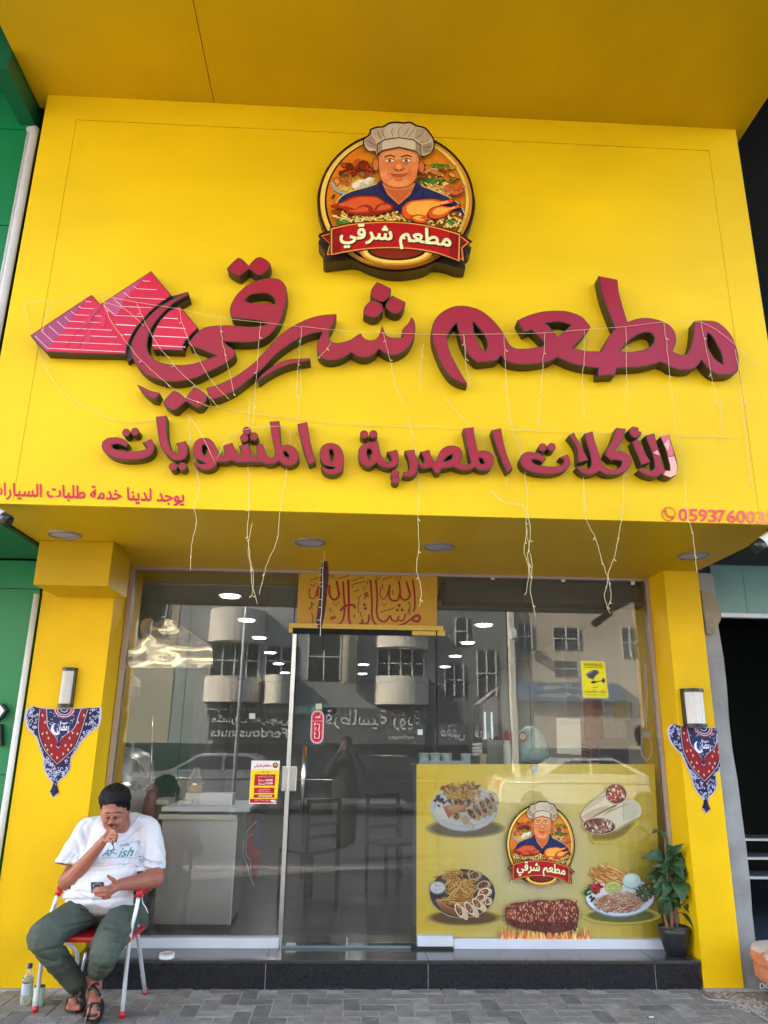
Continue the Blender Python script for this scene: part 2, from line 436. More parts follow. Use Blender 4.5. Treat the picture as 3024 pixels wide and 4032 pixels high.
# base wear strip on pillars
# step
st = tag(thing('granite_step', 'black granite step below the glass front with thin pale joints', 'step'))
xs = [-1.748, -1.06, .083 - .37, .70, 1.62 - .36 + .38, 2.28, 2.437]
xs = [-1.748] + [P(x, 3850, YP).x for x in (1044, 1686, 2582)] + [2.437]
for a, b_ in zip(xs, xs[1:]):
    B('tile', (a + .0025, YP, -.02), (b_ - .0025, YP + .02, .148), m_granite, st)
B('bed', (-1.745, YP + .004, -.02), (2.434, YG + .1, .146), mat('pale_grout', (.42, .41, .38), .9), st)
for a, b_ in zip(xs, xs[1:]):
    B('tread', (a + .001, YP - .008, .149), (b_ - .001, YG + .06, .170), m_granite_top, st, .003)
ZTOP = .170
# glass front: frame, panes, rails
gz0, gz1 = .225, 2.86
gx0, gx1 = -1.70, 2.42
def fr(a, b_, m=None): return B('window_frame', a, b_, m or m_bronze, shop, .002)
fr((gx0 - .045, YG - .03, ZTOP), (gx0 - .005, YG + .04, gz1 + .005)); fr((gx1 + .0, YG - .03, ZTOP), (gx1 + .028, YG + .04, gz1 + .005))
fr((gx0 - .045, YG - .025, gz1 - .012), (gx1 + .028, YG + .04, gz1 + .0095))
dx0, dx1 = -.405, .70
B('threshold_rail', (gx0 - .004, YG - .05, ZTOP), (dx0 - .02, YG + .04, .232), m_alu, shop, .003)
B('threshold_rail', (.80, YG - .05, ZTOP), (gx1 - .001, YG + .04, .232), m_alu, shop, .003)
B('patch_plate', (.545, YG - .062, ZTOP + .018), (.797, YG + .03, .252), m_alu, shop, .003)
B('patch_plate', (.50, YG - .066, ZTOP + .001), (.80, YG - .02, ZTOP + .016), m_black, shop)
B('threshold_rail', (dx0 - .019, YG - .045, ZTOP), (.54, YG + .04, .186), mat('teal_sill', (.20, .27, .28), .18, .5), shop, .002)
def pane(x0, x1, z0, z1, y=0.0):
    return B('glass_pane', (x0, YG + y - .005, z0), (x1, YG + y + .005, z1), m_glass, shop)
seams = [P(1170 / 1, 0, YG).x]
sxL = P(738, 2600, YG).x
pane(gx0 - .004, sxL - .0015, .232, gz1 - .013); pane(sxL + .0015, dx0 - .03, .232, gz1 - .013)
pane(.704, 1.43, .232, gz1 - .013); pane(1.433, gx1 - .001, .232, gz1 - .013)
# transom over the door with calligraphy film
pane(dx0 - .02, .70, 2.41, gz1 - .013)
# door jamb (grey aluminium channel) and door leaf
B('door_jamb', (dx0 - .029, YG - .016, .188), (dx0 + .002, YG + .016, 2.36), m_steel, shop, .002)
door = thing('glass_door', 'frameless glass door with upright steel handle in the middle of the shopfront', 'door')
B('door_leaf', (dx0 + .012, YG - .005, .196), (.698, YG + .005, 2.362), m_glass, door)
hx = P(1197, 3000, YG - .06).x; h0 = P(1190, 3198, YG - .06).z; h1 = P(1198, 2936, YG - .06).z
bm = bmesh.new(); tube(bm, [(hx, YG - .06, h0), (hx, YG - .06, h1)], .0155, 14)
hd = bm_obj('handle', bm, m_chrome, door)
bm = bmesh.new()
for z in (h0 + .09, h1 - .09): tube(bm, [(hx, YG - .055, z), (hx, YG - .006, z)], .009, 10)
bm_obj('handle_mount', bm, m_chrome, door)
for y0_, x in ((0, 1108), (0, 1140)):
    a = P(x, 3115, YG - .012); b_ = P(x + 27, 3018, YG - .012)
    B('lock_patch', (a.x, YG - .022, a.z), (a.x + .047, YG + .022, b_.z), m_chrome, door if x > 1120 else shop, .003)
B('pivot', (dx0 + .03, YG - .02, .188), (dx0 + .10, YG + .02, .2), m_chrome, door)
B('floor_bolt', (.045, YG - .02, .188), (.06, YG - .007, .235), m_chrome, door)
B('floor_bolt', (-.415, YG - .07, ZTOP + .001), (-.405, YG - .06, .225), m_chrome, shop)
# yellow door head rail
m_railY = mat('ochre_rail', (.62, .40, .05), .35, 0, .05)
hz = 2.39
for a, b_ in (((P(1138, 2465, YG - .03).x, 2.405), (P(1745, 2470, YG - .03).x, 2.442)), ((P(1138, 2465, YG - .03).x, 2.366), (dx0 - .031, 2.404)), ((.504, 2.366), (.693, 2.3995)), ((.706, 2.366), (.765, 2.404))):
    B('door_head', (a[0], YG - .036, a[1]), (b_[0], YG - .006, b_[1]), m_railY, shop, .002)
# calligraphy film on the transom
film = thing('calligraphy_film', 'ochre film with crimson Arabic calligraphy on the glass above the door', 'sign')
pr = Print(lambda x, y: P(x, y, YG - .0065))
pr.poly([(1178, 2247), (1722, 2262), (1720, 2468), (1168, 2458)], (190, 142, 26))
T = crop(1200, 2250, 1 / 3.0); cr = (146, 14, 20)
for w, pts in ((22, [(1275, 95), (1290, 200), (1300, 300), (1297, 430), (1283, 480)]),
               (24, [(1200, 120), (1225, 210), (1240, 290), (1190, 338), (1140, 315), (1125, 200), (1110, 110)]),
               (24, [(1118, 260), (1100, 335), (1055, 348), (1005, 320), (995, 240), (1005, 160)]), (13, [(1000, 180), (960, 300), (930, 335), (895, 290), (890, 230), (900, 185)]),
               (24, [(838, 95), (850, 200), (856, 330), (860, 540), (910, 590), (960, 585), (1005, 520)]),
               (24, [(775, 95), (785, 200), (795, 400), (800, 560), (850, 635), (960, 660), (1080, 648), (1180, 615), (1250, 565)]),
               (24, [(1010, 520), (1030, 575), (1090, 590), (1110, 530)]), (20, [(1110, 575), (1160, 580), (1188, 500)]),
               (34, [(1255, 572), (1300, 530), (1345, 520), (1360, 560), (1330, 590), (1270, 578)]),
               (24, [(760, 510), (752, 590), (715, 628), (685, 605), (682, 560)]), (28, [(680, 600), (630, 640), (560, 640), (530, 600), (522, 400), (518, 250), (512, 100)]),
               (24, [(452, 120), (460, 250), (467, 500), (440, 590), (370, 640), (300, 655), (220, 655)]),
               (28, [(420, 465), (470, 415), (530, 398), (585, 405), (590, 440)]), (34, [(300, 557), (365, 540)]),
               (26, [(375, 110), (392, 200), (402, 290), (350, 335), (305, 300), (290, 160)]), (20, [(170, 165), (155, 230), (150, 300)]),
               (13, [(60, 195), (52, 270), (70, 315), (110, 318), (140, 240), (165, 165)])):
    pr.stroke(T(pts), w / 3.0, cr, .4)
for pts in ([(62, 107), (165, 75)], [(400, 85), (525, 47)], [(548, 112), (700, 65)], [(550, 160), (715, 115)], [(915, 97), (1025, 66)], [(890, 486), (1062, 430)],
            [(575, 245), (645, 215)], [(840, 60), (865, 102), (895, 56)], [(1065, 65), (1080, 105), (1100, 60), (1125, 105), (1132, 55)], [(550, 185), (575, 180), (560, 200)],
            [(690, 180), (705, 225), (725, 185)], [(615, 290), (640, 330), (660, 285)], [(640, 340), (630, 400), (632, 490)], [(585, 500), (585, 550), (600, 545)], [(660, 480), (665, 535), (682, 530)],
            [(750, 100), (735, 155)], [(1040, 220), (1045, 275), (1055, 280)], [(915, 150), (920, 205), (935, 200)], [(905, 375), (935, 410), (970, 370)], [(1230, 440), (1215, 510), (1250, 515), (1235, 450)],
            [(1215, 355), (1245, 400), (1235, 450)], [(330, 370), (370, 410), (405, 360)], [(300, 430), (305, 480), (330, 470)], [(70, 150), (100, 185), (130, 140)], [(75, 365), (110, 390), (80, 410), (75, 370)],
            [(40, 440), (100, 410), (50, 455), (100, 455)], [(1240, 620), (1245, 680), (1268, 685)], [(75, 490), (100, 560), (85, 620), (100, 640)], [(290, 40), (310, 80), (330, 35), (350, 90)]):
    pr.stroke(T(pts), 3.2, (92, 40, 16), .3)
for x, y, r in ((1115, 403, 24), (1092, 457, 22), (1150, 457, 22), (705, 395, 22), (715, 440, 24), (655, 672, 20), (155, 425, 16)): pr.poly(T([(x - r, y), (x, y - r), (x + r, y), (x, y + r)]), cr, up=.3)
pr.stroke(T([(700, 330), (720, 290), (700, 270), (735, 250), (745, 265), (720, 290), (760, 295)]), 5, cr, .3)
pr.build('calligraphy_print', print_mat('film_print', .35), film)

# interior room of the shop
B('interior_floor', (-2.6, YG + .1, -.02), (3.2, 17.5, .15), mat('interior_tiles', (.10, .10, .10), .25, 0, .1), shop)
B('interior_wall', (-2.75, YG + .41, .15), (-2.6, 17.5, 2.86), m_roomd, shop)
B('interior_wall', (2.75, YG + .41, .15), (2.9, 17.5, 2.86), m_room, shop)
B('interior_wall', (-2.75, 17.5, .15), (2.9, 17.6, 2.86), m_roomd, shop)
B('interior_ceiling', (-2.75, YG + .61, 2.851), (2.9, 17.5, 2.869), m_ceil, shop)
B('interior_beam', (.78, YG + .06, 2.66), (2.44, YG + .28, 2.85), mat('dark_beam', (.06, .06, .058), .7), shop)

# round ceiling lights
m_led = mat('led_disc', (1.0, .98, .94), .5, 0, 0, 1, emit=11.0)
def dl_in(x, y, i, lab):
    t = thing('ceiling_light', lab, 'ceiling light', (x, y, 2.85), 'lit round lights in the shop ceiling')
    bm = bmesh.new(); lathe(bm, [(.085, -.012), (.098, -.012), (.10, -.001)], (x, y, 2.85), 24, cap=False); bm_obj('trim_ring', bm, m_white, t)
    bm = bmesh.new(); lathe(bm, [(.0001, -.008), (.084, -.008)], (x, y, 2.85), 24, cap=False); bm_obj('diffuser', bm, m_led, t)
ords = ['nearest the window', 'second from the window', 'third from the window', 'fourth from the window', 'fifth from the window', 'farthest from the window']
for i, (x, y) in enumerate(((-1.116, 7.05), (-1.14, 8.5), (-1.16, 10.0), (-1.18, 11.7), (-1.2, 13.4), (-1.22, 15.2))):
    dl_in(x, y, i, 'lit round ceiling light in the left row, ' + ords[i])
for i, (x, y) in enumerate(((1.489, 7.04), (1.54, 8.5), (1.6, 10.08), (1.66, 11.7), (1.72, 13.4))):
    dl_in(x, y, i, 'lit round ceiling light in the right row, ' + (ords[i] if i < 4 else ords[5]))
dl_in(.279, 13.3, 0, 'lit round ceiling light seen above the door, the upper of two')
dl_in(.304, 15.1, 0, 'lit round ceiling light seen above the door, the lower of two')
# unlit canopy downlights
for x, y, lab in ((-1.937, 5.023, 'unlit round downlight at the left end of the canopy above the boxed beam'), (-.282, 5.06, 'unlit round downlight left of the hanging pennant under the canopy'),
                  (.618, 5.09, 'unlit round downlight above the right edge of the ochre door film'), (2.469, 5.16, 'unlit round downlight at the right end of the canopy above the pillar')):
    t = thing('downlight', lab, 'light', (x, y, ZS), 'unlit round downlights under the canopy')
    bm = bmesh.new(); lathe(bm, [(.092, -.004), (.098, -.012), (.108, -.010), (.113, -.0005)], (x, y, ZS), 28, cap=False); bm_obj('trim_ring', bm, mat('grey_ring', (.30, .28, .27), .35, .5), t)
    bm = bmesh.new(); lathe(bm, [(.0001, -.007), (.07, -.007), (.091, -.004)], (x, y, ZS), 28, cap=False); bm_obj('diffuser', bm, mat('frosted_diffuser', (.34, .33, .38), .35), t)

# ---------------------------------------------------------------- raised lettering of the sign, traced piece by piece
YFACE = YF - .088
O1 = lambda p: crop(100, 980, 1 / 3)(p)
O2 = lambda p: crop(500, 980, 1 / 3)(p)
O3 = lambda p: crop(800, 980, 1 / 3)(p)
O4 = lambda p: crop(1200, 1080, 1 / 3)(p)
OA = lambda p: crop(1660, 1080, 1 / 3)(p)
OB = lambda p: crop(1960, 1080, 1 / 3)(p)
OC = lambda p: crop(2400, 1180, 1 / 3)(p)
OD = lambda p: crop(380, 1620, 1 / 3)(p)
OE = lambda p: crop(900, 1620, 1 / 3)(p)
OF_ = lambda p: crop(1390, 1620, 1 / 3)(p)
OG = lambda p: crop(1900, 1620, 1 / 3)(p)
OH = lambda p: crop(2200, 1620, 1 / 3)(p)
def circ(c, r, n=14): return [(c[0] + r * math.cos(2 * math.pi * k / n), c[1] + r * math.sin(2 * math.pi * k / n)) for k in range(n)]
def world2(pts, Y, sm=True):
    q = smooth_poly(pts, n=4) if sm else [Vector(p) for p in pts]
    return [Vector((P(p.x, p.y, Y).x, P(p.x, p.y, Y).z)) for p in q]
def letter(parent, outer, holes=(), Yf=None, rim=.0055, face=None, name='letter', depth=.088, sm=True):
    Yf = Yf if Yf is not None else YFACE
    o = world2(outer, Yf, sm); hs = [world2(h, Yf, sm) for h in holes]
    b = slab(name, o, hs, Yf, Yf + depth, m_dark, parent)
    o2 = inset(o, rim); h2 = [inset(h, -rim) for h in hs]
    slab('letter_face', o2, h2, Yf - .002, Yf - .0005, face or m_crim, b)
    return b
# pyramids
pyr = thing('pyramid_emblem', 'pink emblem of two stepped pyramids behind the left end of the big lettering', 'sign')
def pyrpanel(pts, Yf):
    o = world2(pts, Yf, False); b = slab('panel', o, [], Yf, YF, m_dark, pyr)
    slab('panel_face', inset(o, .006), [], Yf - .002, Yf - .0005, m_pink, b); return b
YPY = YF - .075
pb = pyrpanel(O1([(57, 1022), (782, 540), (888, 655), (1485, 262), (1730, 555), (1640, 610), (1560, 670), (1470, 750), (1380, 850), (1300, 950), (1240, 1060), (1200, 1160), (1190, 1248), (600, 1235), (243, 1220)]), YPY)
pb2 = pyrpanel(O2([(622, 672), (842, 935), (760, 1010), (690, 1090), (662, 1150), (665, 1203), (310, 1192), (292, 1120), (300, 1010), (340, 920), (400, 830), (490, 740)]), YPY)
m_line = mat('white_line_acrylic', (.82, .78, .80), .3)
m_shd = mat('mauve_acrylic', lin((168, 58, 100)), .16, 0, .05)
prp = Print(lambda x, y: P(x, y, YPY - .0025), .0003)
mv = (160, 44, 84)
prp.poly(O1([(75, 1025), (775, 560), (640, 690), (560, 800), (500, 900), (420, 990), (350, 1080), (262, 1180), (245, 1205)]), mv)
prp.poly(O1([(905, 655), (1470, 285), (1330, 420), (1240, 520), (1150, 610), (1150, 690), (1075, 780), (1060, 800)]), (190, 62, 100))
for (a, b_, c) in (((708, 612), (732, 624), (780, 626)), ((632, 680), (662, 700), (830, 708)), ((540, 738), (590, 778), (900, 795)), ((465, 800), (522, 856), (940, 874)), ((375, 855), (460, 935), (1020, 962)),
                   ((280, 910), (392, 1015), (1080, 1042)), ((195, 975), (325, 1096), (1140, 1130)), ((115, 1030), (262, 1175), (1175, 1218)), ((1380, 368), (1400, 380), (1475, 385)), ((1282, 442), (1320, 472), (1550, 485)),
                   ((1165, 518), (1235, 576), (1655, 598)), ((1050, 598), (1145, 682), (1500, 697)), ((925, 668), (1062, 788), (1390, 802))):
    prp.stroke(O1([a, b_, c]), 2.7, (228, 176, 190), .3, sm=False)
prp.stroke(O1([(1070, 895), (1305, 908)]), 3.6, (240, 205, 215), .3); prp.stroke(O1([(1165, 1013), (1245, 1016)]), 3.6, (240, 205, 215), .3)
for pts in ([(700, 870), (860, 660), (910, 660), (780, 830), (740, 890), (690, 920)], [(700, 1000), (740, 960), (775, 985), (770, 1110), (700, 1100)], [(685, 1150), (715, 1130), (725, 1190), (690, 1190)], [(880, 880), (915, 770), (945, 775), (945, 880), (930, 925), (880, 920)]):
    prp.poly(O1(pts), (205, 10, 50), sm=True, up=.3)
for pts in ([(760, 850), (830, 740), (870, 670)], [(540, 1090), (590, 1010), (650, 960), (700, 900)], [(630, 1180), (690, 1060), (740, 950), (800, 830)], [(480, 1170), (560, 1060)], [(800, 830), (850, 740), (900, 690)]):
    prp.stroke(O1(pts), 2.2, (165, 30, 66), .3)
prp.build('pyramid_courses', print_mat('acrylic_print', .2), pb)
prp = Print(lambda x, y: P(x, y, YPY - .0025), .0003)
for a, b_ in (((430, 815), (600, 825)), ((360, 920), (690, 940)), ((315, 1028), (715, 1048)), ((300, 1138), (690, 1160))): prp.stroke(O2([a, b_]), 3.2, (238, 190, 205), .3)
prp.build('pyramid_courses', print_mat('acrylic_print', .2), pb2)

w_sh = thing('sign_word', 'big crimson raised Arabic word on the left, with two diamond dots above and below', 'sign', group='big crimson lettering of the sign')
# dark backing behind the sweeping tail
slab('backing', world2(O2([(525, 560), (600, 540), (700, 512), (726, 512), (747, 600), (640, 662), (560, 700), (480, 770), (400, 860), (340, 950), (310, 1030), (240, 1060), (150, 1200), (60, 1300), (0, 1330), (0, 1200), (20, 1100), (60, 1000), (130, 890), (240, 770), (340, 680), (430, 615)]), YF - .055), [], YF - .055, YF - .001, m_dark, w_sh)
body = O2([(548, 592), (625, 552), (700, 519), (722, 520), (728, 545), (640, 590), (560, 640), (490, 700), (410, 780), (335, 870), (280, 960), (250, 1050), (240, 1140), (255, 1220), (300, 1290), (370, 1332), (460, 1358), (560, 1370), (700, 1368), (840, 1340), (960, 1300), (1052, 1262),
           (980, 1232), (850, 1180), (738, 1148), (722, 1110), (770, 1050), (840, 980), (905, 935), (1000, 912), (1100, 904), (1250, 904), (1400, 915)]) + O3([(600, 918), (690, 908), (758, 886), (700, 862), (600, 840), (480, 832), (350, 818), (322, 780), (315, 720), (335, 645), (375, 572), (445, 490), (525, 425), (620, 380), (720, 352), (820, 346), (900, 362), (950, 402), (982, 460), (994, 540), (980, 640), (955, 740), (912, 850), (862, 935), (800, 1005), (720, 1062), (640, 1092), (540, 1106), (400, 1105), (238, 1094), (300, 1148), (360, 1190), (384, 1232), (365, 1272), (300, 1326), (200, 1390), (60, 1455)]) + \
    O2([(850, 1512), (700, 1556), (560, 1572), (400, 1556), (270, 1508), (165, 1435), (90, 1340), (50, 1240), (50, 1140), (78, 1050), (130, 955), (210, 850), (300, 755), (400, 675), (480, 625)])
letter(w_sh, body, [O3([(497, 602), (540, 556), (630, 530), (740, 528), (805, 553), (845, 602), (853, 652), (700, 636), (580, 638), (510, 622)])])
letter(w_sh, O3([(280, 230), (340, 165), (410, 105), (450, 116), (538, 200), (600, 130), (660, 97), (702, 106), (780, 160), (800, 190), (788, 225), (690, 318), (650, 312), (542, 240), (430, 325), (390, 312), (310, 262)]), name='letter_dots')
letter(w_sh, O2([(115, 1600), (180, 1628), (280, 1675), (388, 1703), (345, 1778), (285, 1768), (230, 1730), (165, 1668)]), name='letter_mark')
letter(w_sh, O2([(430, 1805), (490, 1732), (540, 1682), (582, 1682), (640, 1716), (690, 1768), (740, 1692), (790, 1645), (832, 1645), (900, 1690), (950, 1732), (945, 1778), (880, 1868), (830, 1875), (760, 1840), (695, 1802), (640, 1850), (570, 1905), (538, 1905), (470, 1865), (432, 1830)]), name='letter_dots')
letter(w_sh, O3([(33, 1645), (200, 1592), (350, 1522), (450, 1458), (600, 1345), (700, 1240), (800, 1130), (900, 1025), (1000, 950), (1100, 890), (1250, 822), (1400, 782), (1575, 771)]) + O4([(362, 540), (325, 615), (292, 670), (284, 720), (298, 780), (345, 806), (450, 802), (540, 772), (620, 718), (664, 697), (690, 742), (740, 776), (800, 780), (850, 757), (880, 712), (900, 645), (915, 602), (935, 660), (958, 720), (1010, 746), (1070, 752), (1135, 748), (1160, 738), (1146, 700), (1155, 655), (1220, 580), (1260, 505), (1292, 545), (1306, 620), (1298, 720), (1258, 820), (1200, 890), (1120, 940), (1040, 960), (960, 940), (872, 885), (840, 930), (780, 970), (700, 988), (620, 968), (548, 925), (500, 960), (420, 1000), (310, 1020), (230, 1008), (170, 968), (142, 900), (150, 820), (190, 720), (205, 685)]) +
       O3([(1330, 992), (1200, 1035), (1050, 1110), (900, 1215), (800, 1310), (700, 1420), (600, 1500), (500, 1580), (380, 1670), (220, 1748), (82, 1790), (60, 1720)]))
letter(w_sh, O3([(640, 1548), (700, 1480), (800, 1400), (900, 1340), (1000, 1308), (1130, 1296), (1265, 1292), (1267, 1322), (1150, 1342), (1020, 1368), (900, 1415), (780, 1478), (650, 1568)]), name='letter_mark')
letter(w_sh, O4([(855, 90), (1015, 165), (1020, 195), (1000, 262), (935, 322), (905, 325), (800, 275), (775, 242), (782, 195), (820, 130)]), name='letter_dot')
letter(w_sh, O4([(1030, 250), (1190, 332), (1180, 380), (1132, 448), (1080, 465), (1000, 440), (952, 395), (960, 350), (1000, 290)]), name='letter_dot')
letter(w_sh, O4([(772, 320), (830, 312), (918, 358), (925, 420), (870, 500), (800, 515), (730, 490), (692, 462), (700, 400), (742, 345)]), name='letter_dot')

w_mt = thing('sign_word', 'big crimson raised Arabic word on the right with one tall upright stem', 'sign', group='big crimson lettering of the sign')
letter(w_mt, OA([(545, 1302), (440, 1272), (345, 1215), (270, 1120), (210, 1010), (160, 880), (128, 780), (120, 700), (125, 620), (150, 550), (205, 478), (280, 422), (380, 380), (480, 372), (580, 385), (680, 417), (780, 482), (880, 580), (950, 670), (1010, 780), (1055, 845), (1110, 874), (1200, 878), (1300, 873), (1440, 846)]) +
       OB([(556, 812), (480, 735), (400, 658), (362, 672), (310, 688), (262, 605), (230, 546), (350, 490), (500, 446), (650, 430), (800, 435), (900, 460), (990, 500), (1050, 560), (1096, 622), (1060, 675), (990, 760), (888, 862), (960, 890), (1050, 906), (1220, 912), (1250, 850), (1310, 735), (1388, 640), (1350, 550), (1310, 450), (1250, 290), (1215, 150), (1190, 20), (1415, 65), (1425, 180), (1450, 290), (1490, 430), (1532, 562)]) +
       OC([(320, 227), (440, 215), (560, 235), (650, 267), (720, 312), (768, 380), (786, 460), (775, 540), (746, 606), (800, 638), (860, 652), (915, 640), (950, 575), (985, 450), (1003, 250), (1120, 246), (1260, 260), (1340, 312), (1430, 410), (1490, 540), (1520, 650), (1527, 760), (1515, 848), (1450, 880), (1350, 890), (1270, 888), (1180, 830), (1130, 770), (1085, 716), (1050, 770), (990, 815), (900, 833), (820, 828), (740, 808), (680, 772), (605, 736), (520, 765), (400, 793), (250, 805), (85, 812), (66, 892)]) +
       OB([(1180, 1200), (1185, 1110), (1100, 1103), (960, 1080), (850, 1048), (760, 1008), (700, 983), (640, 1018), (560, 1040), (450, 1060), (300, 1070), (180, 1055), (100, 1028), (36, 962)]) +
       OA([(900, 1010), (800, 1032), (660, 1045), (600, 1000), (540, 930), (495, 850), (450, 740), (422, 620), (410, 580), (350, 650), (310, 730), (310, 820), (340, 930), (400, 1050), (460, 1160)]),
       [OA([(610, 560), (655, 615), (715, 680), (758, 760), (775, 840), (755, 910), (705, 865), (660, 790), (632, 720), (615, 640)]), OB([(565, 582), (640, 569), (760, 569), (862, 600), (770, 690), (714, 740), (650, 670), (602, 612)]),
        OC([(128, 616), (180, 540), (250, 468), (340, 414), (420, 388), (490, 395), (528, 440), (518, 510), (470, 560), (380, 596), (260, 614)]), OC([(1160, 390), (1205, 430), (1270, 540), (1320, 640), (1340, 765), (1270, 720), (1200, 640), (1157, 530), (1152, 450)])])

# second line
w4 = thing('sign_word', 'crimson raised word at the left end of the second sign line', 'sign', group='second line of crimson lettering')
Y2 = YF - .075; kw = dict(Yf=Y2, rim=.005, depth=.075)
letter(w4, OD([(60, 410), (72, 355), (125, 318), (200, 305), (280, 312), (340, 340), (378, 378), (350, 425), (295, 398), (235, 385), (178, 402), (205, 438), (270, 458), (340, 464), (420, 468), (510, 466), (580, 448), (597, 420), (572, 395), (540, 374), (645, 325), (672, 370), (685, 430), (655, 505), (600, 542), (500, 568), (380, 576), (260, 565), (160, 530), (90, 478)]), **kw)
for c, r in (((350, 250), 48), ((455, 240), 48)): letter(w4, OD(circ(c, r)), name='letter_dot', **kw)
letter(w4, OD([(700, 62), (825, 50), (830, 200), (848, 350), (880, 445), (925, 498), (958, 514), (972, 480), (962, 430), (935, 380), (1055, 348), (1070, 420), (1074, 500), (1050, 558), (990, 582), (920, 575), (850, 530), (790, 470), (750, 390), (728, 280), (710, 150)]), **kw)
for c, r in (((905, 652), 50), ((1015, 648), 50)): letter(w4, OD(circ(c, r)), name='letter_dot', **kw)
letter(w4, OD([(1140, 440), (1152, 378), (1195, 330), (1260, 312), (1330, 322), (1385, 368), (1420, 440), (1448, 520), (1508, 528), (1508, 460), (1490, 405)]) + OE([(45, 370), (80, 450), (118, 520), (142, 540), (150, 500), (142, 450), (120, 410), (235, 375), (252, 440), (278, 520), (328, 545), (332, 480), (318, 400), (400, 375), (420, 430), (450, 510), (492, 555), (530, 545), (545, 505), (530, 400), (510, 300), (495, 200), (485, 120), (600, 112), (605, 220), (612, 320), (625, 405), (700, 392), (762, 412), (812, 462), (830, 530), (818, 592), (768, 632), (700, 645), (642, 625), (595, 590), (540, 615), (460, 625), (400, 602), (330, 607), (250, 602), (180, 605), (80, 600), (40, 578), (-20, 600)]) +
       OD([(1430, 600), (1408, 645), (1350, 685), (1270, 692), (1200, 665), (1145, 618), (1165, 592), (1230, 618), (1285, 614), (1240, 592), (1185, 562), (1150, 510)]), [OD([(1250, 400), (1280, 395), (1305, 430), (1300, 490), (1270, 520), (1250, 470)]), OE([(645, 480), (680, 470), (715, 520), (710, 558), (680, 540)])], **kw)
for c in ((215, 230), (185, 315), (300, 297)): letter(w4, OE(circ(c, 50)), name='letter_dot', **kw)
letter(w4, OE([(812, 150), (930, 125), (950, 250), (972, 380), (1002, 500), (1030, 602), (950, 632), (900, 500), (850, 330)]), **kw)
letter(w4, OE([(1075, 500), (1092, 428), (1140, 386), (1210, 372), (1282, 390), (1332, 440), (1358, 520), (1360, 620), (1340, 700), (1280, 742), (1200, 750), (1130, 722), (1088, 668), (1110, 650), (1165, 675), (1235, 678), (1260, 660), (1185, 650), (1120, 622), (1085, 570)]), [OE([(1190, 450), (1220, 445), (1240, 490), (1236, 570), (1215, 600), (1195, 520)])], **kw)
w5 = thing('sign_word', 'crimson raised word in the middle of the second sign line, two stacked dots below', 'sign', group='second line of crimson lettering')
letter(w5, OF_([(60, 500), (75, 430), (122, 385), (200, 362), (295, 345), (310, 430), (332, 515), (372, 580), (422, 606), (455, 580), (440, 525), (400, 480), (520, 450), (540, 520), (538, 592), (500, 650), (440, 675), (370, 665), (310, 640), (275, 612), (240, 640), (190, 660), (130, 642), (82, 592)]), [OF_([(165, 450), (200, 440), (225, 480), (207, 520), (195, 570), (170, 530)])], **kw)
for c in ((132, 272), (240, 270), (495, 735), (502, 808)): letter(w5, OF_(circ(c, 50)), name='letter_dot', **kw)
letter(w5, OF_([(610, 465), (725, 450), (740, 520), (762, 582), (770, 650), (755, 720), (710, 765), (640, 775), (580, 765), (592, 718), (640, 710), (665, 680), (660, 600), (640, 530)]), **kw)
letter(w5, OF_([(790, 480), (905, 452), (920, 520), (950, 572), (975, 596), (1000, 530), (1042, 452), (1105, 412), (1190, 403), (1262, 427), (1292, 480), (1285, 545), (1264, 602), (1300, 625), (1360, 628), (1392, 600), (1370, 520), (1345, 400), (1320, 280), (1302, 200), (1425, 185), (1435, 290), (1455, 380), (1475, 470), (1545, 460), (1620, 485)]) + OG([(132, 540), (130, 600), (108, 660), (60, 695), (10, 700)]) + OF_([(1480, 690), (1440, 662), (1390, 690), (1300, 695), (1215, 672), (1180, 657), (1120, 672), (1040, 682), (1030, 730), (975, 735), (930, 662), (860, 676), (790, 672), (778, 615), (842, 600), (830, 540)]),
       [OF_([(1068, 590), (1110, 540), (1178, 505), (1170, 550), (1112, 588)]), OF_([(1490, 550), (1530, 560), (1556, 610), (1520, 622), (1495, 592)])], **kw)
letter(w5, OG([(105, 222), (218, 197), (240, 320), (270, 450), (310, 570), (356, 682), (290, 718), (240, 620), (190, 490), (140, 350)]), **kw)
w6 = thing('sign_word', 'crimson raised word at the right end of the second sign line, face partly peeled', 'sign', group='second line of crimson lettering')
letter(w6, OG([(440, 580), (462, 512), (520, 480), (600, 482), (690, 505), (752, 562), (706, 602), (640, 572), (575, 572), (605, 612), (680, 637), (780, 650), (880, 648), (950, 620), (962, 575), (905, 545), (1000, 505), (1035, 570), (1030, 640), (970, 702), (860, 737), (740, 742), (620, 727), (520, 692), (460, 642)]), **kw)
for c in ((710, 425), (815, 422)): letter(w6, OG(circ(c, 50)), name='letter_dot', **kw)
letter(w6, OH([(115, 285), (178, 247), (225, 340), (285, 440), (350, 578), (225, 610), (215, 450), (165, 350)]), **kw)
letter(w6, OH([(305, 262), (400, 235), (430, 360), (470, 480), (495, 565), (540, 640), (600, 682), (680, 682), (735, 640), (745, 595), (690, 575), (610, 578), (545, 515), (560, 460), (620, 360), (660, 260), (680, 193), (795, 205), (760, 320), (710, 410), (662, 465), (740, 468), (812, 500), (857, 560), (855, 620), (812, 690), (740, 732), (650, 750), (560, 745), (480, 705), (430, 735), (350, 750), (270, 725), (205, 662), (230, 642), (290, 670), (350, 675), (385, 640), (380, 560), (350, 440), (320, 340)]), **kw)
letter(w6, OH([(825, 215), (870, 178), (940, 190), (945, 235), (975, 240), (970, 285), (905, 318), (855, 290)]), name='letter_mark', **kw)
letter(w6, OH([(865, 355), (945, 335), (1000, 450), (1085, 600), (975, 635), (930, 520), (890, 430)]), **kw)
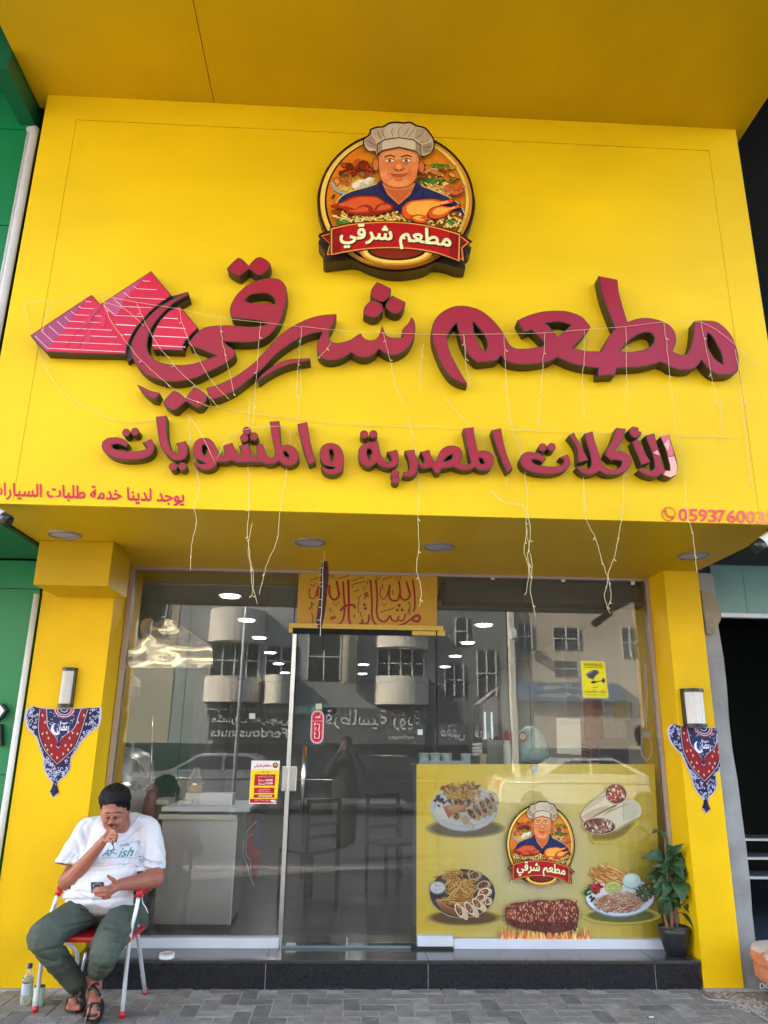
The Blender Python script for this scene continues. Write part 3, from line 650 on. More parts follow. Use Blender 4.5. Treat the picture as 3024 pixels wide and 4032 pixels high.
b6 = letter(w6, OH([(1025, 285), (1130, 258), (1160, 380), (1200, 530), (1232, 640), (1262, 690), (1305, 705), (1312, 650), (1275, 500), (1230, 370), (1200, 300), (1305, 268), (1340, 400), (1382, 530), (1405, 650), (1390, 750), (1320, 785), (1250, 770), (1210, 740), (1160, 775), (1080, 770), (1000, 740), (935, 695), (985, 658), (1030, 690), (1090, 700), (1132, 670), (1125, 580), (1090, 460), (1050, 360)]), **kw)
pp = Print(lambda x, y: P(x, y, Y2 - .0025), .0003)
for c_, pts in (((232, 150, 140), [(1110, 490), (1168, 455), (1195, 520)]), ((206, 92, 92), [(1205, 300), (1300, 272), (1312, 320), (1235, 370)]), ((238, 160, 150), [(1238, 380), (1306, 322), (1312, 420), (1285, 470)]), ((205, 96, 96), [(1318, 360), (1345, 440), (1360, 520), (1290, 530), (1285, 480)]),
                ((240, 165, 150), [(1290, 540), (1365, 532), (1400, 650), (1388, 745), (1320, 780), (1240, 745), (1268, 702), (1320, 705), (1318, 640)])): pp.poly(OH(pts), c_, up=.5)
pp.build('peeled_patch', print_mat('acrylic_print', .2), b6)

# printed lines near the lower edge of the fascia
pp = Print(lambda x, y: P(x, y, YF - .0016), .0003)
pp.poly([(-60, 1905), (0, 1906), (0, 1907)], (250, 205, 10), up=0)
def slant(x0, x1, ytop0, yh, slope):
    return lambda u, v: (x0 + (x1 - x0) * u, ytop0 + slope * (x1 - x0) * u + yh * (1 - v))
def ptext(prn, s, fn, col, bold=.0, up=1.0, flip=False, shear=0):
    prn.L += up; vs, fs, asp = text2d(s, 0, shear)
    for du, dv in heavier(s, bold, shear): prn.L += .06; prn.add([fn(u + du, v + dv) for u, v in vs], fs, lin(col))
# letters read right to left: whole line cut by the photo edge on the left
ptext(pp, ar('يوجد لدينا خدمة طلبات السيارات'), slant(-45, 724, 1898, 66, .037), (200, 30, 70), .028)
ph = Print(lambda x, y: P(x, y, YF - .0016), .0003)
for x0, ch, cc in ((2674, '0', (226, 70, 84)), (2714, '5', (230, 80, 84)), (2752, '9', (230, 85, 84)), (2790, '3', (230, 85, 84)), (2824, '7', (230, 85, 84)), (2864, '6', (230, 85, 84)), (2902, '0', (232, 95, 88)), (2941, '0', (236, 120, 96)), (2980, '3', (240, 140, 100)), (3018, '5', (240, 140, 100)), (3056, '8', (240, 140, 100))):
    ptext(ph, ch, slant(x0 - 1, x0 + (32 if ch != '7' else 30), 2003 + (x0 - 2674) * .035, 48, .02), cc, .022, .3)
ph.stroke([(2632 + 26 * math.cos(2 * math.pi * k / 20), 2024 + 26 * math.sin(2 * math.pi * k / 20)) for k in range(21)], 3.4, (200, 90, 20))
ph.stroke([(2618, 2012), (2622, 2024), (2634, 2034), (2646, 2038)], 6, (220, 70, 60)); ph.ell(2619, 2013, 6, 7, (220, 70, 60)); ph.ell(2645, 2037, 7, 6, (220, 70, 60))
pp.build('printed_line', m_print, shop); ph.build('printed_number', m_print, shop)

# ---------------------------------------------------------------- chef emblem (crop coordinates 1659 x 1567)
def chef_print(pr, M, food_n=1.0, rs=3):
    r = random.Random(rs)
    def q(pts): return [M(x, y) for x, y in pts]
    pr_poly = lambda pts, c, sm=True, up=1: pr.poly(q(pts), c, sm, up)
    def ell(cx, cy, rx, ry, c, up=1.0, n=20, a0=0, a1=360, rot=0):
        n = 72 if rx > 200 else (26 if rx > 60 and n > 12 else n); cc, ss = math.cos(R(rot)), math.sin(R(rot))
        pr.poly([M(cx + rx * math.cos(t) * cc - ry * math.sin(t) * ss, cy + rx * math.cos(t) * ss + ry * math.sin(t) * cc) for t in [R(a0 + (a1 - a0) * k / n) for k in range(n)]], c, False, up)
    k = abs(M(1, 0)[0] - M(0, 0)[0])
    def st(pts, w, c, up=.5, taper=False): pr.stroke(q(pts), w * k, c, up, taper=taper)
    ell(828, 790, 712, 640, (44, 20, 14)); ell(828, 790, 690, 618, (214, 140, 40)); 
    ell(815, 785, 672, 604, (240, 205, 90)); ell(820, 790, 640, 580, (40, 18, 14)); ell(826, 786, 628, 568, (222, 120, 30))
    # orange glow sky
    ell(620, 500, 180, 160, (232, 140, 34), .4); ell(1130, 520, 170, 150, (232, 140, 34), .4)
    # greens
    for i in range(int(120 * food_n)):
        a = r.uniform(0, 2 * math.pi); rr = r.uniform(.35, .97); x, y = 826 + 612 * rr * math.cos(a), 800 + 540 * rr * math.sin(a)
        if y < 520 or y > 1040: continue
        if 640 < x < 1060 and y < 900: continue
        ell(x, y, r.uniform(14, 30), r.uniform(9, 18), r.choice([(52, 92, 34), (78, 122, 44), (36, 70, 28), (100, 140, 60)]), .12, 6, rot=r.uniform(0, 180))
    def blobs(n, x0, x1, y0, y1, rx, ry, cols, up=.12, edge=None):
        for i in range(int(n * food_n)):
            x, y = r.uniform(x0, x1), r.uniform(y0, y1); a, b_ = rx * r.uniform(.7, 1.2), ry * r.uniform(.7, 1.2); ro = r.uniform(-60, 60)
            if edge: ell(x, y, a + 4, b_ + 4, edge, .08, 8, rot=ro)
            ell(x, y, a, b_, r.choice(cols), up, 8, rot=ro)
    blobs(26, 350, 640, 450, 560, 46, 22, [(140, 40, 22), (176, 62, 30), (110, 30, 18), (196, 84, 40)], edge=(70, 16, 12))
    blobs(18, 330, 660, 560, 640, 26, 14, [(60, 104, 36), (90, 134, 52)])
    pr_poly([(240, 620), (300, 700), (420, 745), (520, 715), (660, 640), (640, 600), (300, 600)], (200, 150, 60))
    st([(243, 630), (275, 690), (340, 725), (420, 738)], 16, (120, 185, 205))
    blobs(22, 285, 430, 590, 660, 28, 20, [(206, 120, 56), (186, 96, 44), (220, 150, 80)], edge=(120, 60, 24))
    blobs(40, 290, 520, 665, 710, 14, 7, [(232, 196, 100), (214, 170, 70)])
    for x, y in ((478, 655), (540, 640), (590, 618), (505, 640)):
        pr_poly([(x - 50, y - 8), (x - 10, y - 34), (x + 40, y - 22), (x + 34, y + 26), (x - 10, y + 42), (x - 44, y + 24)], (236, 226, 200), False, .4)
        pr_poly([(x - 10, y + 2), (x + 36, y - 18), (x + 34, y + 26), (x - 10, y + 42)], (206, 190, 160), False, .3)
    blobs(22, 1070, 1340, 490, 600, 44, 18, [(206, 130, 60), (224, 160, 80), (150, 60, 30)], edge=(110, 50, 20))
    blobs(20, 1150, 1300, 470, 510, 20, 10, [(60, 104, 36), (90, 134, 52)])
    blobs(30, 1040, 1400, 600, 650, 26, 12, [(60, 104, 36), (88, 130, 50), (40, 76, 28)])
    blobs(70, 1050, 1290, 650, 740, 17, 9, [(238, 206, 120), (220, 176, 84), (244, 222, 150)], edge=(150, 96, 36))
    blobs(14, 1280, 1430, 680, 750, 32, 18, [(214, 104, 60), (226, 130, 74)], edge=(130, 50, 28))
    st([(1280, 780), (1360, 775), (1440, 730)], 12, (120, 60, 26))
    # shirt
    sh = [(280, 850), (330, 775), (430, 725), (560, 690), (650, 660), (690, 620), (1010, 640), (1060, 680), (1180, 725), (1320, 790), (1400, 850), (1450, 940), (1400, 960), (860, 960), (300, 900)]
    pr_poly(sh, (30, 42, 88)); st(sh[0:5], 8, (236, 196, 120), .2); st(sh[7:12], 8, (236, 196, 120), .2)
    for a, b_, c in (((460, 760), (520, 790), (560, 860)), ((620, 700), (660, 760), (700, 800)), ((1080, 720), (1060, 780), (1080, 830)), ((1220, 760), (1180, 800), (1180, 840))): st([a, b_, c], 7, (16, 24, 56), .2)
    pr_poly([(690, 660), (700, 720), (850, 850), (1000, 720), (1010, 660), (860, 640)], (214, 120, 70)); pr_poly([(720, 700), (780, 760), (855, 835), (930, 760), (985, 700), (860, 720)], (198, 98, 54), True, .3)
    pr_poly([(690, 640), (665, 700), (760, 820), (848, 850), (750, 760)], (22, 32, 70), False, .5); pr_poly([(1005, 650), (1040, 700), (960, 800), (852, 850), (955, 760)], (22, 32, 70), False, .3)
    st([(848, 855), (852, 930)], 6, (14, 20, 48), .2)
    # head
    ell(640, 490, 30, 62, (120, 50, 24)); ell(642, 490, 24, 54, (212, 116, 66), .4); ell(1056, 510, 30, 58, (120, 50, 24), .4); ell(1054, 510, 24, 50, (206, 108, 60), .4)
    fc = [(660, 380), (664, 480), (670, 560), (690, 630), (740, 680), (800, 700), (860, 702), (930, 690), (990, 645), (1020, 570), (1034, 480), (1040, 380), (850, 330)]
    pr_poly(fc, (130, 56, 26)); pr_poly([((x - 850) * .965 + 850, (y - 520) * .965 + 520) for x, y in fc], (226, 132, 76), True, .4)
    pr_poly([(690, 400), (760, 370), (860, 362), (960, 375), (1010, 410), (1000, 470), (860, 440), (720, 470)], (234, 150, 92), True, .3)
    ell(735, 580, 48, 42, (236, 144, 92), .3); ell(965, 590, 48, 42, (222, 124, 72), .3); ell(850, 655, 90, 38, (238, 150, 90), .3); ell(850, 630, 40, 12, (206, 106, 60), .3)
    for ex in (768, 918):
        st([(ex - 48, 424), (ex, 408), (ex + 48, 420)], 11, (70, 34, 18), .4); ell(ex, 455, 36, 13, (246, 226, 200), .4); ell(ex, 455, 15, 14, (60, 30, 16), .3, 12); ell(ex + 4, 451, 4, 4, (250, 240, 230), .2, 8)
        st([(ex - 40, 448), (ex, 438), (ex + 40, 448)], 6, (60, 28, 14), .3); st([(ex - 32, 474), (ex, 482), (ex + 32, 474)], 4, (170, 84, 48), .3)
    pr_poly([(815, 470), (800, 515), (812, 540), (850, 552), (890, 540), (900, 515), (886, 470), (850, 450)], (220, 122, 68), True, .3); ell(850, 510, 26, 24, (240, 154, 98), .3); st([(798, 522), (812, 540), (850, 548), (888, 540), (902, 522)], 6, (140, 64, 34), .3)
    ell(826, 540, 9, 5, (96, 40, 24), .2, 8); ell(874, 540, 9, 5, (96, 40, 24), .2, 8)
    pr_poly([(768, 575), (810, 584), (850, 582), (890, 584), (932, 574), (900, 600), (850, 608), (800, 600)], (196, 84, 62), True, .3); st([(762, 572), (810, 584), (850, 582), (895, 584), (938, 570)], 5, (110, 44, 28), .3)
    st([(760, 540), (745, 570), (755, 600)], 4, (180, 88, 50), .3); st([(940, 540), (955, 570), (945, 600)], 4, (170, 80, 44), .3)
    # hat
    hat = [(650, 410), (640, 370), (580, 370), (545, 330), (540, 270), (590, 230), (600, 185), (660, 165), (715, 160), (760, 132), (840, 122), (890, 128), (950, 124), (1005, 152), (1080, 172), (1120, 215), (1155, 270), (1160, 330), (1140, 385), (1090, 410), (1055, 415), (1052, 440), (1000, 380), (850, 340), (700, 375), (665, 430)]
    pr_poly([((x - 850) * 1.045 + 850, (y - 290) * 1.07 + 284) for x, y in hat], (48, 26, 18)); pr_poly(hat, (204, 186, 158), True, .4)
    for pts, c in (([(560, 330), (545, 280), (590, 240), (640, 290), (650, 360)], (168, 146, 120)), ([(610, 190), (700, 165), (720, 230), (680, 270), (630, 240)], (188, 168, 140)), ([(730, 170), (800, 132), (880, 130), (850, 240), (760, 250)], (210, 192, 162)), ([(890, 135), (960, 130), (1000, 160), (960, 240), (870, 240)], (204, 184, 154)), ([(1010, 165), (1090, 185), (1140, 250), (1060, 300), (990, 250)], (186, 164, 136)), ([(1150, 290), (1140, 380), (1070, 400), (1060, 320)], (162, 140, 114))): pr_poly(pts, c, True, .3)
    for a in ([(720, 165), (705, 210), (730, 265)], [(600, 190), (600, 240), (650, 290)], [(555, 270), (600, 300), (650, 330)], [(880, 150), (845, 190), (850, 245)], [(1000, 155), (975, 200), (930, 250)], [(1080, 180), (1050, 230), (980, 265)], [(1140, 260), (1090, 290), (1040, 300)], [(800, 160), (785, 200), (800, 245)], [(940, 160), (925, 200), (890, 240)], [(660, 180), (670, 230), (700, 275)], [(1150, 330), (1110, 340), (1060, 345)]): st(a, 5.5, (86, 60, 40), .3, True)
    pr_poly([(650, 400), (650, 310), (720, 268), (850, 250), (980, 268), (1052, 320), (1055, 440), (1000, 380), (850, 342), (700, 375), (662, 430)], (62, 40, 28), False, .4)
    pr_poly([(658, 398), (658, 318), (724, 278), (850, 260), (976, 278), (1044, 326), (1047, 425), (1000, 370), (850, 334), (700, 366)], (212, 196, 168), False, .4)
    pr_poly([(658, 398), (658, 318), (700, 292), (700, 366)], (164, 144, 118), False, .3); pr_poly([(1047, 425), (1044, 326), (1000, 296), (1000, 370)], (160, 140, 114), False, .3)
    # rice beds and chickens
    def chicken(body, legs, base, hi, lo, edge):
        pr_poly([((x - base[0]) * 1.03 + base[0], (y - base[1]) * 1.06 + base[1]) for x, y in body], edge); pr_poly(body, lo, True, .3)
        pr_poly([((x - base[0]) * .82 + base[0] + 6, (y - base[1]) * .70 + base[1] - 14) for x, y in body], hi, True, .3)
        for lg in legs:
            mx, my = sum(p[0] for p in lg) / len(lg), sum(p[1] for p in lg) / len(lg)
            pr_poly([((x - mx) * 1.08 + mx, (y - my) * 1.14 + my) for x, y in lg], edge, True, .4); pr_poly(lg, lo, True, .3); pr_poly([((x - mx) * .72 + mx, (y - my) * .6 + my - 6) for x, y in lg], hi, True, .3)
    pr_poly([(235, 915), (330, 890), (780, 900), (850, 940), (820, 1010), (560, 1040), (330, 1000)], (120, 60, 22)); pr_poly([(760, 960), (880, 930), (1400, 920), (1430, 970), (1350, 1080), (900, 1060), (780, 1020)], (130, 66, 26), True, .5)
    blobs(150, 255, 830, 925, 1015, 15, 7, [(244, 208, 110), (226, 178, 74), (250, 226, 150)], .06); blobs(150, 800, 1410, 950, 1070, 15, 7, [(244, 208, 110), (226, 178, 74), (250, 226, 150)], .06)
    blobs(14, 290, 400, 1010, 1045, 22, 12, [(58, 104, 40), (92, 138, 56)]); blobs(8, 820, 880, 1010, 1035, 18, 9, [(58, 104, 40)]); blobs(10, 1290, 1350, 1010, 1040, 20, 10, [(58, 104, 40), (92, 138, 56)])
    chicken([(240, 880), (330, 850), (430, 800), (560, 790), (660, 800), (730, 850), (790, 870), (800, 905), (700, 950), (560, 965), (440, 950), (330, 905), (260, 900)], [[(360, 930), (440, 925), (500, 890), (560, 880), (610, 905), (590, 950), (500, 955), (400, 950)], [(620, 945), (660, 880), (730, 855), (795, 880), (795, 915), (720, 940)]], (560, 880), (216, 88, 48), (166, 42, 22), (74, 16, 10))
    chicken([(880, 960), (880, 900), (930, 850), (1030, 830), (1160, 822), (1250, 840), (1320, 820), (1345, 840), (1300, 862), (1240, 870), (1250, 950), (1160, 1000), (1000, 1010), (920, 1000)], [[(1110, 950), (1150, 905), (1230, 885), (1320, 895), (1385, 870), (1398, 895), (1330, 920), (1270, 970), (1190, 1000), (1120, 985)], [(950, 990), (1010, 965), (1080, 980), (1030, 1000), (1120, 1035), (1000, 1030)]], (1050, 915), (242, 168, 66), (218, 84, 34), (96, 26, 12))
    # ribbon
    drk = (44, 20, 16)
    for pts in ([(122, 1165), (135, 1135), (235, 1105), (250, 1330), (185, 1345), (215, 1225)], [(1395, 1130), (1510, 1205), (1440, 1270), (1455, 1398), (1385, 1370)]): pr_poly(pts, drk, False)
    pr_poly([(150, 1155), (232, 1130), (235, 1325), (200, 1330), (228, 1225)], (226, 120, 60), False, .4); pr_poly([(162, 1160), (228, 1140), (230, 1315), (212, 1318), (236, 1225)], (110, 24, 18), False, .3)
    pr_poly([(1398, 1150), (1482, 1215), (1418, 1265), (1432, 1385), (1398, 1360)], (226, 120, 60), False, .4); pr_poly([(1404, 1168), (1462, 1216), (1406, 1262), (1418, 1360), (1404, 1350)], (110, 24, 18), False, .3)
    def arc(o, inx=0):
        top = [(238 + inx, 1088 + o), (400, 1052 + o), (600, 1033 + o), (800, 1028 + o), (1000, 1044 + o), (1200, 1082 + o), (1398 - inx, 1138 + o)]
        bot = [(1392 - inx, 1388 - o), (1200, 1320 - o), (1000, 1282 - o), (800, 1270 - o), (600, 1276 - o), (400, 1302 - o), (238 + inx, 1332 - o)]
        return [Vector(p) for p in top + bot]
    def rib(o, inx, c, up):
        L = arc(o, inx); pr.poly(q([(p.x, p.y) for p in smooth_poly(L, sharp=40, n=4)]), c, False, up)
    ell(828, 1290, 330, 130, (214, 130, 40)); ell(828, 1290, 300, 112, (238, 196, 84), .3); ell(828, 1285, 262, 92, (40, 18, 14), .3); ell(828, 1270, 240, 90, (128, 30, 22), .3)
    rib(-8, -10, drk, 1); rib(2, 0, (230, 150, 66), .5); rib(12, 12, (176, 18, 30), .5)
    pr.poly(q([(250, 1100), (330, 1080), (330, 1302), (250, 1318)]), (140, 16, 24), False, .3); pr.poly(q([(1300, 1122), (1385, 1148), (1380, 1368), (1300, 1338)]), (140, 16, 24), False, .3)
    for off, c, bo in (((7, 8), (50, 8, 8), .05), ((0, 0), (246, 232, 176), .035)):
        pr.L += .7; vs, fs, asp = text2d(ar('مطعم شرقي'))
        for du, dv in heavier(ar('مطعم شرقي'), bo):
            pr.L += .06; pts = []
            for u, v in vs:
                x = 322 + (1312 - 322) * (u + du) + off[0]; y0_ = 1062 + .00010 * (x - 700) ** 2 + (x - 800) * .045
                pts.append(M(x, y0_ + 212 * (1 - v - dv) + off[1]))
            pr.add(pts, fs, lin(c))
emb = thing('chef_emblem', 'round raised emblem of a chef with roast chickens over a red ribbon', 'sign')
ML = lambda x, y: (1200 + x * .43400, 450 + y * .43400)
outl = [(520, 272), (545, 238), (590, 180), (650, 155), (712, 153), (760, 125), (830, 108), (895, 112), (960, 112), (1010, 145), (1085, 160), (1140, 210), (1172, 270), (1178, 322), (1260, 362), (1360, 440), (1450, 545), (1520, 670), (1548, 800), (1532, 930), (1480, 1070), (1435, 1150), (1512, 1205), (1505, 1250), (1440, 1300), (1458, 1395), (1380, 1392), (1290, 1362), (1170, 1348), (1090, 1392), (980, 1418), (850, 1430), (700, 1412), (580, 1370), (470, 1325), (330, 1332), (185, 1348), (165, 1330), (178, 1258), (122, 1165), (132, 1133), (210, 1100), (150, 960), (112, 810), (122, 690), (170, 560), (260, 432), (380, 330)]
YEM = YF - .105
eo = world2([ML(*p) for p in outl], YEM)
slab('emblem_body', eo, [], YEM, YF, m_dark, emb)
pe = Print(lambda x, y: P(x, y, YEM - .0008), .0005)
chef_print(pe, ML)
pe.build('emblem_print', print_mat('acrylic_print', .2), emb)

# ---------------------------------------------------------------- menu poster behind the lower right glass
pos = thing('menu_poster', 'large yellow poster of grill plates around a chef emblem, behind the lower right glass', 'poster')
YPO = YG + .014
pf = lambda x, y: P(x, y, YPO)
pq = Print(pf, .0003)
X0, X1, Yt, Yb = 1640, 2577, 3009, 3722
nx_ = 24
def shade(x, y):
    # printed backdrop: pale glow in the middle of a yellow field
    d = math.hypot((x - 2110) / 330.0, (y - 3350) / 420.0); t = max(0.0, min(1.0, 1.1 - d * .62)); e = max(0, (x - 2420) / 160.0); b2 = max(0, 1 - (y - 3009) / 500.0) * .25
    a = (255, 222, 22); w = (255, 249, 226); o = (252, 206, 28)
    c = [a[i] * (1 - t) + w[i] * t for i in range(3)]; c = [c[i] * (1 - .35 * e) + (150, 130, 20)[i] * .35 * e for i in range(3)]
    return tuple(c[i] * (1 - b2) + o[i] * b2 for i in range(3))
grid_v = {}; o_ = 0; ny_ = 20; V2 = []; 
for j in range(ny_ + 1):
    for i in range(nx_ + 1): V2.append((X0 + (X1 - X0 + 34 * (j / ny_)) * i / nx_ - (0 if i else 0), Yt + (Yb - Yt) * j / ny_ + (1.0 * i / nx_ * (8 if j == ny_ else 0))))
base_i = len(pq.v)
pq.v += [Vector(pf(*p)) for p in V2]
for j in range(ny_):
    for i in range(nx_):
        a = j * (nx_ + 1) + i; pq.f.append([a, a + 1, a + nx_ + 2, a + nx_ + 1]); c = V2[a]; pq.c.append(lin(shade(c[0] + 20, c[1] + 18)))
r4 = random.Random(12)
def soft(cx, cy, rx, ry, c0=(120, 105, 30)):
    for k in range(7):
        t = k / 6; u = shade(cx, cy); c = tuple(u[i] * (1 - .11 * (k + 2.2)) + c0[i] * .11 * (k + 2.2) for i in range(3))
        pq.ell(cx, cy, rx * (1.12 - .2 * t), ry * (1.16 - .3 * t), tuple(max(0, v) for v in c), .15, 24)
def W2(pts, ox=1600, oy=3010): return [(ox + x / 3, oy + y / 3) for x, y in pts]
def fries(cx, cy, rx, ry, n, a_mid, spread, L=(26, 44), cols=((236, 196, 104), (218, 168, 74), (244, 214, 132), (200, 140, 60))):
    for i in range(n):
        t = r4.uniform(0, 2 * math.pi); q_ = r4.random() ** .5; x, y = cx + rx * q_ * math.cos(t), cy + ry * q_ * math.sin(t); a = R(a_mid + r4.uniform(-spread, spread)); l = r4.uniform(*L) / 2
        p = [(x - l * math.cos(a), y - l * math.sin(a)), (x + l * math.cos(a), y + l * math.sin(a))]
        pq.stroke([(p[0][0], p[0][1] + 1.2), (p[1][0], p[1][1] + 1.2)], 6.2, (140, 90, 36), .08, False); pq.stroke(p, 4.6, r4.choice(cols), .05, False)
def bits(cx, cy, rx, ry, n, s, cols, edge=None, rot=None, asp=(.35, .7)):
    for i in range(n):
        t = r4.uniform(0, 2 * math.pi); q_ = r4.random() ** .5; x, y = cx + rx * q_ * math.cos(t), cy + ry * q_ * math.sin(t); a = s * r4.uniform(.6, 1.2); b_ = a * r4.uniform(*asp); ro = r4.uniform(0, 180) if rot is None else rot + r4.uniform(-20, 20)
        if edge: pq.ell(x, y + .8, a + 1.2, b_ + 1.2, edge, .05, 7, ro)
        pq.ell(x, y, a, b_, r4.choice(cols), .05, 7, ro)
def roll(cx, cy, rx, ry, rot, L, la):
    """cut wrap: pale bread tube with a filled end"""
    dx, dy = L * math.cos(R(la)), L * math.sin(R(la))
    c, s_ = math.cos(R(rot)), math.sin(R(rot))
    e = lambda k, ox, oy: [(ox + rx * k * math.cos(t) * c - ry * k * math.sin(t) * s_, oy + rx * k * math.cos(t) * s_ + ry * k * math.sin(t) * c) for t in [R(a) for a in range(0, 360, 24)]]
    pa = (cx - rx * c, cy - rx * s_); pb_ = (cx + rx * c, cy + rx * s_)
    pq.poly([pa, (pa[0] + dx, pa[1] + dy), (pb_[0] + dx, pb_[1] + dy), pb_], (206, 186, 156), False, .2)
    pq.poly(e(1.0, cx + dx, cy + dy), (196, 170, 136), False, .1)
    pq.poly(e(1.06, cx, cy), (150, 118, 88), False, .15); pq.poly(e(1.0, cx, cy), (228, 208, 178), False, .1); pq.poly(e(.8, cx, cy), (120, 78, 52), False, .1)
    bits(cx, cy, rx * .6, ry * .6, 14, 3.6, [(150, 104, 74), (188, 148, 112), (96, 60, 40), (206, 172, 138), (120, 70, 46)])
# plate 1 (top left)
soft(1832, 3262, 142, 34, (96, 84, 40))
pq.ell(1828, 3184, 134, 92, (150, 158, 176)); pq.ell(1828, 3180, 134, 91, (214, 220, 232), .3, 28); pq.ell(1828, 3176, 118, 78, (188, 194, 208), .2, 28); pq.ell(1828, 3178, 114, 74, (222, 226, 234), .2, 28)
pq.ell(1742, 3200, 34, 26, (236, 236, 226), .3); pq.ell(1738, 3196, 24, 16, (246, 246, 240), .2)
bits(1726, 3150, 16, 22, 20, 7, [(120, 72, 54), (96, 56, 44), (150, 96, 70), (60, 84, 40)], (60, 34, 26)); bits(1756, 3104, 18, 10, 12, 8, [(186, 74, 54), (204, 96, 66)], (120, 40, 30))
fries(1822, 3124, 66, 34, 90, 60, 45); bits(1860, 3104, 40, 20, 14, 8, [(206, 150, 84), (186, 120, 62)], (130, 80, 40))
bits(1800, 3160, 70, 12, 26, 7, [(96, 58, 40), (130, 84, 58)], (60, 34, 24))
pq.poly(W2([(430, 500), (560, 470), (740, 480), (720, 560), (560, 580), (500, 640)]), (198, 130, 84), True, .3); pq.poly(W2([(470, 500), (600, 484), (690, 500), (620, 545), (520, 560)]), (222, 164, 116), True, .2)
for a in ((1878, 3190, 12, 34, -35, 0, 0), (1902, 3178, 12, 36, -28, 0, 0), (1856, 3204, 12, 32, -40, 0, 0), (1924, 3164, 12, 34, -26, 0, 0), (1936, 3140, 11, 26, -24, 0, 0)):
    roll(a[0], a[1], a[2], a[3], a[4], 14, 10)
roll(1796, 3212, 14, 18, -10, 40, 25); bits(1858, 3248, 14, 8, 6, 9, [(212, 206, 160), (226, 220, 180)], (150, 140, 100))
# plate 2 (bottom left, dark tray)
def W3(pts): return W2(pts, 1600, 3350)
soft(1826, 3612, 132, 28, (110, 80, 40))
pq.ell(1820, 3518, 131, 98, (196, 196, 186)); pq.ell(1820, 3516, 128, 95, (62, 66, 60), .3, 28); pq.ell(1820, 3514, 118, 86, (84, 84, 74), .2, 28)
fries(1808, 3490, 62, 56, 120, 70, 80, (34, 56)); fries(1770, 3440, 40, 14, 24, -20, 20, (36, 60)); fries(1800, 3545, 60, 14, 36, 0, 12, (40, 64))
pq.ell(1722, 3504, 32, 34, (44, 52, 56)); pq.ell(1722, 3494, 33, 26, (150, 156, 166), .3); pq.ell(1722, 3493, 29, 22, (224, 226, 232), .2); bits(1722, 3493, 22, 14, 14, 5, [(190, 194, 204), (236, 238, 242), (168, 172, 184)])
for i in range(4): pq.stroke([(1718 + i * 6, 3540 + i * 12), (1760 + i * 8, 3572 + i * 7), (1800 + i * 2, 3588 + i * 4)], 15, ((206, 156, 92), (190, 136, 76), (176, 116, 62), (160, 100, 56))[i], .3)
bits(1825, 3450, 20, 8, 10, 7, [(60, 34, 60), (84, 50, 72)])
for a in ((1866, 3446, 16, 24, 70), (1900, 3484, 17, 26, 66), (1904, 3512, 16, 26, 66), (1888, 3534, 14, 22, 60), (1918, 3546, 10, 15, 10)): roll(a[0], a[1], a[2], a[3], a[4], 8, 10)
for a in ((1806, 3582, 14, 30, -24), (1846, 3574, 14, 30, -32), (1876, 3556, 14, 26, -40)): roll(a[0], a[1], a[2], a[3], a[4], 22, 30)
# wraps (top right)
def W4(pts): return W2(pts, 2100, 3010)
for k in range(5): pq.poly(W4([(640 + 8 * k, 830 + 4 * k), (760, 800), (960, 790 - 10 * k), (1180 - 10 * k, 690), (1230 - 20 * k, 640), (1240 - 25 * k, 700), (1050, 850 - 6 * k), (900, 920 - 12 * k), (700, 930 - 14 * k)]), tuple(int(v) for v in (200 - 18 * k, 180 - 18 * k, 60 - 2 * k)), True, .2)
pq.poly(W4([(548, 605), (600, 520), (700, 420), (820, 330), (880, 290), (1000, 420), (930, 480), (760, 560), (650, 640), (590, 670)]), (214, 200, 174), True); pq.poly(W4([(560, 620), (640, 560), (780, 500), (900, 480), (760, 570), (640, 650)]), (186, 166, 140), True, .3)
for i in range(9): x = 600 + i * 26; pq.stroke(W4([(x - 10, 560 - i * 16), (x + 26, 500 - i * 17), (x + 60, 430 - i * 12)]), 2.2, (168, 148, 122), .1)
pq.ell(*W4([(965, 350)])[0], 45, 42, (196, 176, 150), .4, 20, 20); pq.ell(*W4([(965, 345)])[0], 41, 38, (110, 66, 54), .2, 20, 20)
bits(2100 + 965 / 3, 3010 + 345 / 3, 34, 31, 60, 7.5, [(222, 196, 172), (206, 160, 138), (196, 60, 56), (228, 210, 190), (176, 96, 80), (206, 84, 72)], (110, 66, 52)); bits(2100 + 930 / 3, 3010 + 275 / 3, 20, 8, 10, 6, [(64, 110, 54), (206, 60, 50), (226, 206, 180)])
pq.poly(W4([(700, 620), (820, 560), (950, 500), (1060, 430), (1160, 410), (1240, 470), (1262, 560), (1230, 620), (1080, 700), (960, 770), (900, 800)]), (202, 196, 172), True, .6); pq.poly(W4([(960, 760), (1080, 690), (1230, 610), (1180, 660), (1060, 730), (960, 790)]), (160, 150, 126), True, .3)
pq.poly(W4([(1050, 440), (1160, 420), (1230, 480), (1240, 570), (1150, 640), (1050, 660)]), (184, 186, 164), True, .2); pq.stroke(W4([(1052, 440), (1048, 560), (1056, 660)]), 2, (140, 140, 116), .1)
for i in range(11): x = 810 + i * 24; pq.stroke(W4([(x, 600 - i * 12), (x + 40, 560 - i * 10), (x + 70, 530 - i * 5)]), 2, (150, 130, 108), .1)
for i in range(12): pq.ell(2100 + r4.uniform(960, 1220) / 3, 3010 + r4.uniform(480, 640) / 3, 1.6, 1.2, (130, 120, 96), .05, 6)
pq.ell(2100 + 762 / 3, 3010 + 722 / 3, 67, 34, (190, 160, 130), .4, 24, 4); pq.ell(2100 + 765 / 3, 3010 + 724 / 3, 62, 30, (100, 62, 50), .2, 24, 4)
